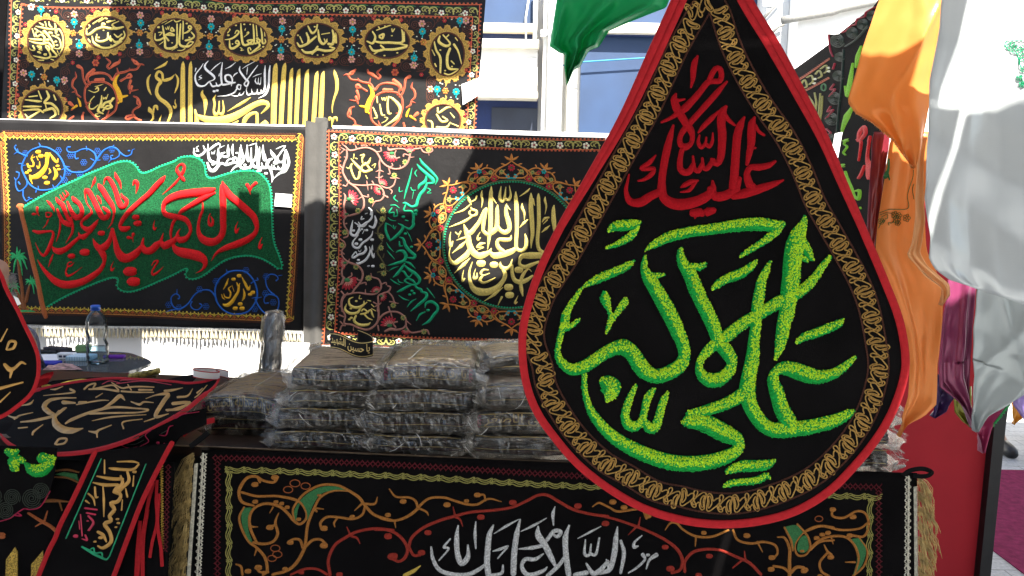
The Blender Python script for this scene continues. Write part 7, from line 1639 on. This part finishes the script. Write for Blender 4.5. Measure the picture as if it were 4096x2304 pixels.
sg = thing('scalloped_pennant', 'black pennant with fuzzy lime letters and a dark spiral stitched hem, lower left', 'pennant', sfG.base(60, 2060))
og = C('F', [(-330, -10), (350, 20), (345, 120), (330, 210), (310, 280), (250, 380), (180, 410), (120, 425), (60, 455), (0, 478), (-330, 560)])
mb = MB(); polyfill(mb, sfG, og, lift=0, wall=.003); mb.build('velvet_cloth', velvet, sg)
cordm = thread('grey_green_cord', (.035, .045, .035))
mb = MB()
for (x, y, r_, h_) in ((195, 335, 72, 1), (250, 290, 60, -1), (30, 410, 62, 1), (70, 330, 60, -1), (-60, 420, 70, 1), (-40, 320, 60, 1)):
    xx, yy = C('F', [(x, y)])[0]; spiral(mb, sfG, xx, yy, r_ * .6387 * .9, 4, 4.2, .5, h_, nseg=2, hgt=.5)
mb.build('spiral_cord', cordm, sg)
mb = MB(); strokes(mb, sfG, T('F', "310,290,6 250,385,7 190,405,7 150,400,7 120,415,8 90,440,8 130,445,7 100,430,7 60,460,7 0,478,7 -80,500,7"), hgt=.5); mb.build('red_cord', thread('pink_red_cord', (.36, .015, .06)), sg)
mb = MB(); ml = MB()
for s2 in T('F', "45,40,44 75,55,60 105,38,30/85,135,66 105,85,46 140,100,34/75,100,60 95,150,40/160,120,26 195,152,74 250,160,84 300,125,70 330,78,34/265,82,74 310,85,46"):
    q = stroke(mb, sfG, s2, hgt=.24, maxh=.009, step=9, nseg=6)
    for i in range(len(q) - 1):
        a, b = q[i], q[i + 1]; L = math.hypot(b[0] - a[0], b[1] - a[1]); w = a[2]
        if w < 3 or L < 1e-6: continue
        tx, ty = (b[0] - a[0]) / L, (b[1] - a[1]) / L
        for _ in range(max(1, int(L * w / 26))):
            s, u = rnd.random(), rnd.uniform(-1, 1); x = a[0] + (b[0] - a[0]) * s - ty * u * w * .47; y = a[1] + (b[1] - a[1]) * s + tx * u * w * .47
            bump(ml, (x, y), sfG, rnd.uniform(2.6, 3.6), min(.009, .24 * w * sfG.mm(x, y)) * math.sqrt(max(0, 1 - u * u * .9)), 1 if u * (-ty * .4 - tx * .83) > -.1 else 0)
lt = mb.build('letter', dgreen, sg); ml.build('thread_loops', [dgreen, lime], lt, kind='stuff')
# stitched black cloth showing between lying pennant and stole
sfQ = Surf(at(560, 1740, 1.99), (0, -.9, .45), amp=.004)
sq = thing('stitched_cloth', 'black cloth with dark pink and grey green stitched leaves under the lying pennant', 'cloth', sfQ.base(560, 1800))
mb = MB(); polyfill(mb, sfQ, C('E', [(540, 850), (560, 812), (800, 728), (1000, 630), (1180, 545), (1290, 520), (1290, 620), (1120, 700), (1060, 790), (1030, 840)]), lift=-.004, wall=.004); mb.build('velvet_cloth', velvet, sq)
mb = MB(); strokes(mb, sfQ, T('E', "740,745,5 800,770,6 860,765,6 890,780,8 880,760,6 930,730,6 910,690,6 950,655,6/565,805,5 620,800,6 660,780,6 700,770,5/800,795,6 850,800,6 930,810,6/1000,690,5 1040,690,7 1060,640,6 1085,630,4/960,770,6 1010,760,7 1030,740,5/990,738,18/1090,565,6 1100,585,6 1150,560,6 1250,545,5"), hgt=.5); mb.build('pink_cord', thread('dark_pink_cord', (.32, .012, .05)), sq)
mb = MB(); strokes(mb, sfQ, T('E', "790,750,4 850,745,5 900,720,4/800,735,4 860,715,5 900,690,4/820,715,4 870,690,5/640,800,4 700,790,5/830,790,4 900,790,5/1010,680,4 1050,660,4/1130,545,4 1180,540,4"), hgt=.5); mb.build('grey_cord', cordm, sq)
# red ribbons: bundle toward the packets and long ties by the stole
rt_ = thing('ribbon_bundle', 'three red ribbons tied together running from the stole to the packets', 'ribbons', at(800, 1715, 2.07))
for k in range(3): ribbon(Surf(at(800, 1715, 2.06), (0, -.8, .6)), C('E', [(1150, 682 + 8 * k), (1200, 640 + 12 * k), (1280, 608 + 10 * k), (1345, 588 + 8 * k)]), 10, [.004, .01, .008, .003], redbind, 'ribbon', rt_)
ribbon(Surf(at(730, 1755, 2.0), (0, -1, .2)), C('E', [(1200, 760), (1260, 715), (1310, 672)]), 22, [.01, .012, .006], ribm, 'black_tie', rt_)
rl2 = thing('ribbon_ties', 'long narrow red ribbon ties hanging beside the stole', 'ribbons', at(610, 2100, 1.99))
sfX = Surf(at(600, 2000, 1.985), (-.05, -1, 0))
for P, w in (([(965, 230), (940, 330), (915, 450), (890, 600), (868, 760), (862, 1000)], 14), ([(985, 215), (985, 340), (985, 480), (960, 600), (940, 702)], 12), ([(1000, 300), (992, 480), (1010, 640), (1022, 752)], 14), ([(925, 400), (905, 560), (895, 700), (905, 1000)], 16), ([(880, 470), (868, 640), (858, 740), (850, 1000)], 14)):
    ribbon(sfX, C('F', P), w, [.002 + .004 * (i % 2) for i in range(len(P))], redbind, 'ribbon', rl2)
# ================================================================== right: satin flags, red board, dark banners, carpet, passer-by
def satin(name, col, rough=.30, trl=.25):
    m = bpy.data.materials.new(name); m.use_nodes = True; nt = m.node_tree; b = nt.nodes['Principled BSDF']
    b.inputs['Roughness'].default_value = rough; b.inputs['Metallic'].default_value = .22; b.inputs['Sheen Weight'].default_value = .05
    tc = nt.nodes.new('ShaderNodeTexCoord'); no = nt.nodes.new('ShaderNodeTexNoise'); no.inputs['Scale'].default_value = 7; no.inputs['Detail'].default_value = 5
    nt.links.new(tc.outputs['Object'], no.inputs['Vector'])
    rp = nt.nodes.new('ShaderNodeValToRGB'); rp.color_ramp.elements[0].color = (*[c * .92 for c in col], 1); rp.color_ramp.elements[1].color = (*[min(1, c * 1.06) for c in col], 1)
    nt.links.new(no.outputs[0], rp.inputs[0]); nt.links.new(rp.outputs[0], b.inputs['Base Color'])
    mp = nt.nodes.new('ShaderNodeMapping'); mp.inputs['Scale'].default_value = (60, 60, 900); nt.links.new(tc.outputs['Object'], mp.inputs[0])
    n2 = nt.nodes.new('ShaderNodeTexNoise'); n2.inputs['Scale'].default_value = 1; nt.links.new(mp.outputs[0], n2.inputs['Vector'])
    bp = nt.nodes.new('ShaderNodeBump'); bp.inputs['Strength'].default_value = .12; bp.inputs['Distance'].default_value = .001; nt.links.new(n2.outputs[0], bp.inputs['Height']); nt.links.new(bp.outputs[0], b.inputs['Normal'])
    t = nt.nodes.new('ShaderNodeBsdfTranslucent'); nt.links.new(rp.outputs[0], t.inputs[0])
    mx = nt.nodes.new('ShaderNodeMixShader'); mx.inputs[0].default_value = trl
    nt.links.new(b.outputs[0], mx.inputs[1]); nt.links.new(t.outputs[0], mx.inputs[2]); nt.links.new(mx.outputs[0], nt.nodes['Material Output'].inputs[0])
    return m
GRID = {}
class OnFlag:
    """lets stitches follow the folds of a flag"""
    def __init__(s, root): s.sf, s.a = GRID[root.name]
    def mm(s, x, y): return s.sf.mm(x, y)
    def P(s, x, y, off=0.0):
        k = int(np.argmin((s.a[:, 0] - x) ** 2 + (s.a[:, 1] - y) ** 2)); return s.sf.P(x, y, s.a[k, 2] + off + .0015)
def flag(name, left, right, sf, m, label, folds=(2.0, .01, 0.0), nx=40, ny=46, crease=(), cat='flag', grp='plain satin flags hung at the right', extra=None):
    """a hanging satin cloth: rows between two edges drawn on the photograph, with folds running down it"""
    P, Q = resamp(left, ny), resamp(right, ny); v = []; f = []
    k, amp, ph = folds
    ev = []
    for j in range(ny + 1):
        for i in range(nx + 1):
            u, w = i / nx, j / ny
            x = P[j][0] + (Q[j][0] - P[j][0]) * u; y = P[j][1] + (Q[j][1] - P[j][1]) * u
            o = amp * (math.sin(6.283 * k * u + ph + .8 * w) + .4 * math.sin(6.283 * k * 1.9 * u + 2 * ph - w * 2)) * (.35 + .65 * w) + .003 * mnoise.noise(Vector((u * 6 + ph, w * 8, 1)))
            for (cu, cw, dx, dy, ca) in crease:
                d = (u - cu) * dy - (w - cw) * dx
                o += ca * math.exp(-abs(d) * 26) if ca > 0 else ca * math.exp(-abs(d) * 26)
            if extra: o += extra(u, w)
            v.append(sf.P(x, y, o)); v.append(sf.P(x, y, o - .0008)); ev.append((x, y, o))
    for j in range(ny):
        for i in range(nx):
            a = 2 * (j * (nx + 1) + i); b = a + 2 * (nx + 1); f.append((a, b, b + 2, a + 2)); f.append((a + 1, a + 3, b + 3, b + 1))
    rim = [2 * i for i in range(nx + 1)] + [2 * (j * (nx + 1) + nx) for j in range(1, ny + 1)] + [2 * (ny * (nx + 1) + i) for i in range(nx - 1, -1, -1)] + [2 * j * (nx + 1) for j in range(ny - 1, 0, -1)]
    for a, b in zip(rim, rim[1:] + rim[:1]): f.append((a, b, b + 1, a + 1))
    root = thing(name, label, cat, sf.base(*P[-1]), grp)
    add('satin_cloth', v, f, m, root)
    GRID[root.name] = (sf, np.array(ev))
    return root
orange = satin('orange_satin', (.84, .38, .10), .3, .48); oranged = satin('deep_orange_satin', (.76, .31, .08), .3, .45)
whites = satin('white_satin', (.53, .57, .59), .27, .10); greys = satin('pale_grey_satin', (.42, .47, .48), .3)
mauve = satin('mauve_satin', (.26, .045, .125), .24); purple = satin('dark_purple_satin', (.035, .012, .09)); olives = satin('olive_gold_satin', (.22, .22, .02)); magenta = satin('magenta_satin', (.34, .03, .11))
lilac = satin('lilac_satin', (.32, .24, .55)); maroon = satin('maroon_satin', (.20, .022, .04)); greens = satin('green_satin', (.018, .46, .18), .4, .48)
sW = frontal(1.45, ph=1)
wf = flag('satin_flag', C('J', [(965, -60), (940, 100), (915, 280), (885, 500), (870, 700)]) + C('K', [(715, 60), (725, 330), (712, 420), (735, 700)]) + C('L', [(735, 60), (790, 140), (900, 215)]),
          [(4260, -60), (4260, 300), (4260, 600), (4255, 900), (4250, 1272)], sW, whites, 'large white satin flag with green embroidered flowers, foremost of the flags at the right', (1.6, .009, .6),
          extra=lambda u, w: .022 * abs(((w - .22 * u) * 2.9 + .62) % 1.0 - .5) + .022 * abs((u * 2.2 + .1 * w + .3) % 1.0 - .5) + .002 * math.sin(u * 21 + w * 5))
sWp = OnFlag(wf)
mb = MB()
for (x, y, r_) in ((1362, 275, 26), (1400, 300, 28), (1440, 290, 24), (1418, 345, 26), (1448, 372, 22), (1412, 412, 22), (1392, 462, 18), (1405, 500, 18), (1440, 470, 22)):
    xx, yy = C('J', [(x, y)])[0]
    for k in range(5): ring(mb, sWp, xx + r_ * .4 * math.cos(k * 1.257), yy + r_ * .4 * math.sin(k * 1.257), r_ * .26, r_ * .26, 2.4, n=8, nseg=2)
strokes(mb, sWp, T('J', "1340,240,4 1332,275,4 1360,310,4 1385,330,4 1390,400,4/1340,240,3 1400,245,4 1455,260,4/1420,540,4 1455,490,4 1440,450,4/1390,450,4 1420,520,4 1420,545,4"))
mb.build('green_flower_print', mint, wf)
sA = frontal(1.58)
of = flag('satin_flag', C('J', [(640, -70), (600, 30), (540, 200), (480, 400), (425, 590), (470, 660), (560, 710)]) + C('K', [(490, 0), (540, 70), (645, 205)]), C('J', [(1030, -70), (1000, 60), (960, 280), (930, 480), (915, 620)]) + C('K', [(735, 30), (700, 140), (657, 206)]), sA, orange, 'bright orange satin flag with a frayed hem, its top blown out by sun', (1.2, .009, 2.2), crease=((.5, .55, -.5, .6, .01),))
mb = MB()
hemO = resamp(C('J', [(425, 590), (470, 660), (560, 710)]) + C('K', [(490, 0), (540, 70), (645, 205)]), 90)
for (x, y) in hemO: mb.tube([sA.P(x + 2, y - 2, .012), sA.P(x - rnd.uniform(1, 8), y + rnd.uniform(3, 9), .010)], .0007, 3, caps=False)
mb.build('frayed_edge', orange, of, kind='stuff')
sB = frontal(1.68)
o2 = flag('satin_flag', C('K', [(520, -60), (480, 0), (430, 330), (385, 620), (370, 800)]) + C('L', [(470, 250), (590, 560)]) + C('M', [(505, 80), (480, 400), (430, 560), (440, 640), (405, 715)]),
          C('K', [(760, -60), (745, 200), (720, 500), (740, 800)]) + C('L', [(860, 280), (850, 500), (820, 819)]) + C('M', [(725, 100), (725, 300), (720, 450), (620, 550), (500, 610), (460, 640), (420, 722)]), sB, oranged, 'long deep orange satin flag with thin green flower print, behind the bright one', (1.1, .007, .4))
sP = OnFlag(o2)
mb = MB()
strokes(mb, sP, T('K', "395,530,5 470,505,5 612,498,5 610,400,4 650,260,4 648,170,4/440,270,30 462,210,16 468,140,12/455,240,18 466,290,8/400,545,4 440,530,4 490,535,4/410,560,4 450,540,4 455,570,4 435,570,4/390,640,4 410,600,4 440,580,4/470,620,5 465,600,5 490,605,5 510,590,5/655,320,4 645,360,4 655,430,4"))
for (x, y, r_) in ((515, 545, 28), (530, 580, 30), (545, 550, 24), (605, 568, 30), (410, 590, 24), (540, 605, 22)):
    xx, yy = C('K', [(x, y)])[0]
    for k in range(5): ring(mb, sP, xx + r_ * .34 * math.cos(k * 1.257), yy + r_ * .34 * math.sin(k * 1.257), r_ * .2, r_ * .2, 2.2, n=8, nseg=2)
mb.build('green_flower_print', leafg, o2)
sE = frontal(1.60)
flag('satin_flag', C('K', [(690, -20), (668, 150), (660, 350), (650, 600), (625, 760)]) + C('L', [(588, 35), (650, 100), (720, 190), (850, 280), (848, 405)]), C('K', [(745, -20), (720, 150), (715, 370), (725, 600)]) + C('L', [(690, 20), (740, 110), (830, 185), (905, 250), (908, 330), (856, 395)]), sE, satin('peach_satin', (.85, .48, .22)), 'narrow pale orange satin edge curling out beneath the white flag', (1.0, .008, 1.0), nx=14)
sM = frontal(1.74)
flag('satin_flag', C('L', [(900, 150), (890, 300), (860, 440), (840, 620), (822, 819)]) + C('M', [(727, 100), (735, 300), (870, 405), (950, 490), (1000, 590), (1035, 655)]), C('L', [(1140, 180), (1110, 290), (1090, 560), (1072, 819)]) + C('M', [(1020, 60), (1015, 300), (1025, 560), (1040, 660)]), sM, mauve, 'mauve pink satin flag between the orange and grey ones', (1.6, .011, .9))
sN = frontal(1.70)
flag('satin_flag', C('L', [(1120, 200), (1108, 300), (1085, 560), (1070, 819)]) + C('M', [(1015, 60), (1014, 300), (1022, 560), (1040, 675), (1046, 682)]), C('L', [(1600, 300), (1600, 500), (1600, 819)]) + C('M', [(1560, 100), (1540, 330), (1456, 375), (1345, 440), (1150, 545), (1060, 672)]), sN, greys, 'pale grey satin flag hanging below the white one', (1.1, .010, 2.0), crease=((.5, .35, .5, -.3, .008), (.55, .3, .4, .5, .006)))
flag('satin_flag', C('M', [(720, 200), (715, 330), (700, 500), (690, 555)]), C('M', [(880, 200), (870, 400), (800, 510), (700, 562)]), frontal(1.86), purple, 'dark purple satin flag tip in the shade behind the orange one', (1.4, .01, 0), nx=14, ny=20)
flag('satin_flag', C('M', [(850, 300), (860, 420), (868, 515), (930, 590), (1020, 650)]), C('M', [(1020, 300), (1010, 500), (1020, 600), (1036, 660)]), frontal(1.82), olives, 'olive gold satin flag tip under the mauve one', (1.3, .012, .6), nx=16, ny=22)
mf = flag('satin_flag', C('M', [(1050, 520), (1048, 680), (1075, 760), (1090, 850)]), C('M', [(1330, 440), (1250, 545), (1190, 620), (1160, 690), (1120, 850)]), frontal(1.80), magenta, 'crimson satin flag tip with a frayed green edge', (1.2, .012, 1.6), nx=18, ny=24)
mb = MB()
for (x, y) in resamp(C('M', [(1330, 445), (1250, 550), (1190, 625)]), 50):
    for _ in range(3): mb.tube([frontal(1.79).P(x, y), frontal(1.79).P(x + rnd.uniform(-1, 9), y + rnd.uniform(-2, 9))], .0010, 3, caps=False)
mb.build('green_fringe', greenth, mf, kind='stuff')
flag('satin_flag', C('M', [(1400, 300), (1345, 440), (1400, 520), (1456, 600)]), C('M', [(1700, 300), (1690, 500), (1650, 640), (1560, 700)]), frontal(1.84), lilac, 'lilac satin flag at the right frame edge', (1.2, .012, .6), nx=16, ny=20)
flag('satin_flag', C('M', [(1350, 430), (1355, 540), (1365, 612)]), C('M', [(1470, 430), (1440, 560), (1370, 622)]), frontal(1.90), satin('amber_satin', (.62, .26, .01)), 'small amber satin tip below the lilac flag', (1.0, .006, .6), nx=10, ny=14)
flag('satin_flag', C('K', [(365, -60), (350, 0), (330, 300), (310, 620), (300, 900)]), C('K', [(490, -60), (480, 0), (430, 330), (378, 760), (370, 900)]), frontal(1.71), maroon, 'plain maroon satin strip beside the dark banner', (.6, .004, .6), nx=12)
gf_ = flag('satin_flag', [(2235, -60), (2215, 70), (2197, 188), (2235, 214), (2257, 220), (2255, 275), (2262, 322), (2269, 335)], [(2700, -60), (2668, 27), (2537, 76), (2441, 117), (2400, 180), (2359, 196), (2324, 261), (2300, 271), (2273, 334)], frontal(1.75), greens, 'green satin flag blown at the top beside the drain pipe', (2.6, .022, .4), nx=60, ny=50)
mb = MB()
for (x, y, tx, ty) in along([(2232, -20), (2212, 80), (2204, 182)], 9): stroke(mb, frontal(1.72), [(x + 26, y, 2), (x + 26 - tx * 4, y + 4, 2)], nseg=2)
mb.build('hem_stitches', mint, gf_)
# red board, black post
redp = mat('red_board_paint', (.42, .010, .022), .75, vary=.10, scale=5)
YR = 2.6
a = at(3542, 1880, YR); b = at(3942, 1705, YR)
rbd = thing('red_board', 'tall plain red board standing behind the satin flags', 'board', (1.5, YR, 0))
mb = MB(); mb.box((a.x - .02, YR, .02), (at(3925, 2000, YR).x, YR + .03, 1.62), 0, .004); mb.build('panel', redp, rbd, smooth=False)
x0 = at(3925, 2000, YR).x
pst = thing('black_post', 'black square post at the right edge of the red board', 'post', (x0 + .03, YR, 0))
mb = MB(); mb.box((x0 + .001, YR - .03, 0), (x0 + .040, YR + .04, 2.2), 0, .003); mb.build('upright', mat('black_post_paint', (.012, .012, .014), .5), pst, smooth=False)
mb = MB(); mb.box((x0 - .05, YR - .10, 0), (x0 + .09, YR + .12, .012), 0, .003); mb.build('foot_plate', mat('black_post_paint', (.012, .012, .014)), pst, smooth=False)
# carpet
gz = Surf((0, 0, .006), (0, 0, 1))
q = [gz.base(3880, 1876), gz.base(4600, 1888), gz.base(4700, 2600), gz.base(4190, 2364), gz.base(3880, 2130)]
mb = MB(); n = len(q); mb.addmesh(q + [p - Vector((0, 0, .005)) for p in q], [tuple(range(n)), tuple(range(n, 2 * n))[::-1]] + [(i, n + i, n + (i + 1) % n, (i + 1) % n) for i in range(n)])
solo(mb.build('carpet', mat('magenta_carpet_pile', (.15, .016, .055), .95, vary=.25, scale=30, bump=.6, bscale=200, spec=.05), smooth=False), 'magenta carpet laid on the paving at the right', 'carpet')
# passer-by far right
pw = Surf((0, 0, 0), (0, 0, 1)).base(3988, 1792)
man = thing('person', 'passer-by in dark trousers walking on the paving beyond the flags', 'person', (pw.x, pw.y, 0))
tro = mat('dark_trousers', (.02, .021, .026), .8, vary=.2, scale=30)
J = [(.02, 0, .95, .15, .11), (.02, 0, 1.15, .145, .105), (.02, 0, 1.38, .17, .11), (.02, 0, 1.50, .06), (.02, -.01, 1.62, .085, .095), (.02, 0, 1.72, .075), (-.06, 0, .82, .095), (.10, 0, .82, .095), (-.04, -.02, .48, .064), (.26, .10, .50, .064), (.0, .02, .10, .042), (.42, .22, .12, .042), (-.03, -.13, .035, .035), (.48, .12, .04, .035),
     (-.17, 0, 1.40, .06), (.21, 0, 1.40, .06), (-.22, .03, 1.12, .045), (.26, -.05, 1.12, .045), (-.20, -.05, .88, .033), (.26, -.16, .90, .033)]
E2 = [(0, 1), (1, 2), (2, 3), (3, 4), (4, 5), (0, 6), (0, 7), (6, 8), (7, 9), (8, 10), (9, 11), (10, 12), (11, 13), (2, 14), (2, 15), (14, 16), (15, 17), (16, 18), (17, 19)]
body_obj(person('body', '', None, (J, E2), skin), 'body', man)
def grow(J, ids, k): m_ = {i: n for n, i in enumerate(ids)}; return [tuple(J[i][:3]) + tuple(r * k for r in J[i][3:]) for i in ids], m_
ids = [0, 6, 7, 8, 9, 10, 11]; JJ, m_ = grow(J, ids, 1.16)
body_obj(person('trousers', '', None, (JJ, [(m_[a], m_[b]) for a, b in E2 if a in m_ and b in m_]), tro), 'trousers', man)
ids = [1, 2, 14, 15, 16, 17]; JJ, m_ = grow(J, ids, 1.12)
body_obj(person('shirt', '', None, (JJ, [(m_[a], m_[b]) for a, b in E2 if a in m_ and b in m_]), mat('grey_shirt', (.12, .13, .15), .8)), 'shirt', man)
for i, j in ((10, 12), (11, 13)):
    p, q = J[i], J[j]; mb = MB(); mb.tube([man.location + Vector((p[0], p[1] + .05, .04)), man.location + Vector((p[0], p[1], .05)), man.location + Vector((q[0], q[1] - .06, .035)), man.location + Vector((q[0], q[1] - .10, .03))], [.03, .048, .042, .02], 10); mb.build('shoe', mat('black_shoe', (.015, .015, .016), .4), man)
# two dark banners hung along the right side, seen at a slant
nS = Vector((-1, .17, 0)).normalized()
sfV = Surf(at(3515, 0, 2.2), nS, amp=.004, fx=1.3, fz=1, ph=2)
vb = thing('embroidered_banner', 'black banner with dark green spiral border and lime letters, hung slanting at the right', 'banner', sfV.base(3380, 900), 'embroidered banners')
polyo = C('J', [(308, 198), (360, 205), (450, 130), (560, 45), (640, -60), (760, -60), (700, 300), (640, 700)]) + C('K', [(420, 300), (350, 900), (300, 900), (60, 900)]) + C('J', [(240, 1000), (285, 760), (300, 680), (318, 560), (340, 400), (330, 300)])
mb = MB(); polyfill(mb, sfV, polyo, lift=0, wall=.004); mb.build('velvet_cloth', velvet, vb)
cgr = mat('dark_green_sequin_cord', (.006, .022, .014), .6, 0, vary=.6, scale=200, spec=.2)
mb = MB()
for (x, y, r_) in ((365, 235, 44), (450, 190, 36), (510, 140, 36), (565, 90, 34), (378, 330, 30), (370, 440, 34), (348, 570, 40), (330, 690, 42), (318, 810, 40)):
    xx, yy = C('J', [(x, y)])[0]; spiral(mb, sfV, xx, yy, r_ * .6873 * .95, 4.5, 3.5, .4, 1, nseg=2, hgt=.5)
strokes(mb, sfV, T('J', "400,290,8 390,480,8 372,640,8 360,800,8/410,270,8 470,230,8 540,150,8"), hgt=.4)
mb.build('spiral_border', cgr, vb)
mb = MB(); strokes(mb, sfV, T('J', "315,205,6 325,290,6 340,330,5/390,190,7 420,175,9 440,150,9 470,140,9 480,110,9 520,95,9 530,70,8 580,40,7/350,370,8 340,400,8/345,490,9 325,520,10 350,520,9 320,560,8/325,620,9 310,650,10 340,640,9 300,690,8/300,750,9 325,775,9 295,790,8"), hgt=.5); mb.build('red_cord', thread('carmine_cord', (.34, .012, .035)), vb)
limet = thread('lime_pile', (.22, .52, .03), .7)
mb = MB(); strokes(mb, sfV, T('J', "500,270,10 478,330,26 470,390,12/452,370,10 440,440,24 430,500,30 418,560,16 408,500,8/445,630,20 415,680,40 395,740,20 390,770,10/420,815,20 400,819,10") + T('K', "150,0,16 140,30,12 160,50,14 135,90,14 150,110,10/128,185,30/150,230,12 160,290,36 190,350,26 215,410,20 245,430,22 250,370,26 225,370,16/258,490,10 262,500,8"), hgt=.3); mb.build('lime_lettering', limet, vb)
mb = MB(); strokes(mb, sfV, T('J', "485,815,24 490,770,24 515,740,26 522,775,24 500,810,16/545,819,20 550,795,14") + T('K', "240,0,26 260,20,20 245,150,10/320,0,16 305,130,22 320,200,64 320,260,60/285,190,18 260,250,24 245,275,20"), hgt=.3); mb.build('red_lettering', redth, vb)
sfZ = Surf(at(3309, 179, 2.86), nS, amp=.004, fx=1.3, fz=1, ph=1)
zb = thing('embroidered_banner', 'black banner with a floral olive border, just showing right of the big pennant', 'banner', sfZ.base(3250, 800), 'embroidered banners')
mb = MB(); polyfill(mb, sfZ, C('J', [(-60, 520), (100, 413), (200, 340), (312, 258), (345, 250), (330, 560), (300, 800), (250, 1000), (-60, 1000)]), lift=0, wall=.004); mb.build('velvet_cloth', velvet, zb)
mb = MB(); mo = MB(); mw = MB()
for P in (C('J', [(120, 480), (200, 430), (318, 345)]), C('J', [(150, 545), (230, 505), (318, 455)])):
    stroke(mb, sfZ, [(x, y, 3.5) for x, y in P]); 
    for (x, y, tx, ty) in along(P, 9): stroke(mb, sfZ, [(x, y - 5, 5)], nseg=2)
mb.build('picot_edging', coral, zb)
strokes(mo, sfZ, T('J', "150,500,7 175,465,8 190,500,8 175,510,6/190,450,8 215,440,8 225,470,8 205,490,8/240,430,8 260,410,8 275,440,8 255,455,7/270,400,8 300,380,8 305,410,7 290,425,7/200,560,6 230,610,8 225,660,8 240,700,7/235,540,6 245,600,8 240,650,7/268,545,6 262,640,8 250,760,7/280,560,6 275,650,7 262,730,6"), hgt=.3); mo.build('scrollwork', olive, zb)
for (x, y) in C('J', [(235, 460), (232, 485), (312, 395), (314, 415), (155, 505)]): stroke(mw, sfZ, [(x, y, 10)], nseg=2)
mw.build('white_flower', cream, zb)
mb = MB(); ring(mb, sfZ, *C('J', [(286, 508)])[0], 9, 14, 5, n=12, nseg=2); mb.build('green_loop', leafg, zb)
# ================================================================== overhead: added unseen sheets and cloths, cut to leave the sun patches
SX = SUNV.x / -SUNV.y; SZ = SUNV.z / -SUNV.y
for k, (x0, x1, y0, y1) in enumerate(((-5.0, 1.03, -1.6, .63), (-5.0, .985, .634, .87), (-5.0, .84, .874, 1.10), (-5.0, 1.03, 1.104, 2.02), (1.035, 1.62, -1.6, .63), (1.035, 1.62, 1.104, 2.02), (1.625, 6.0, -1.6, 3.3))):
    added_awning('awning', x0, x1, y0, y1, 2.75, ['grey awning sheet over the walk in front of the stall', 'narrow awning strip over the hanging pennant', 'awning strip ending just left of the orange flag', 'awning sheet roofing the counter', 'awning sheet over the walk before the satin flags', 'awning sheet just behind the satin flags', 'awning sheet roofing the right side of the stall'][k])
def strung(pts, Y, Yc, label):  # added shade caster: the wanted shade outline carried back along the sun
    v = []
    for px, py in pts:
        p = frontal(Y).base(px, py); d = Y - Yc; v.append(Vector((p.x + SX * d, Yc, p.z + SZ * d)))
    n = len(v); v2 = [p + Vector((0, .004, 0)) for p in v]
    from mathutils.geometry import tessellate_polygon
    tri = [tuple(t) for t in tessellate_polygon([[Vector((p.x, p.z, 0)) for p in v]])]
    o = add('strung_cloth', v + v2, tri + [tuple(i + n for i in t[::-1]) for t in tri] + [(i, (i + 1) % n, n + (i + 1) % n, n + i) for i in range(n)], shade_mat, smooth=False)
    return solo(o, label, 'cloth', 'cloths strung on lines above the stall')
strung([(-700, 850), (560, 846), (950, 846), (953, 772), (1040, 776), (1040, 852), (1222, 856), (1262, 830), (1300, 850), (1330, 870), (1640, 890), (1720, 850), (1790, 1060), (1850, 1165), (1990, 1150), (2105, 1010), (2100, 850), (1850, 830), (1825, 760), (1885, 640), (1870, 545), (2900, 560), (2900, 1600), (1640, 1600), (1640, 1400), (1480, 1390), (1200, 1335), (1058, 1335), (565, 1325), (565, 1640), (378, 1640), (375, 1325), (178, 1322), (170, 1640), (-700, 1640)], 3.9, 2.45, 'wide grey cloth strung across above the counter')
strung([(440, -120), (2100, -160), (2000, 190), (1860, 300), (1700, 330), (1560, 330), (1330, 285), (1100, 330), (900, 385), (640, 470), (-700, 470), (-700, 215), (250, 205), (440, 170)], 4.15, 2.85, 'long ragged edged grey cloth strung highest above the stall')
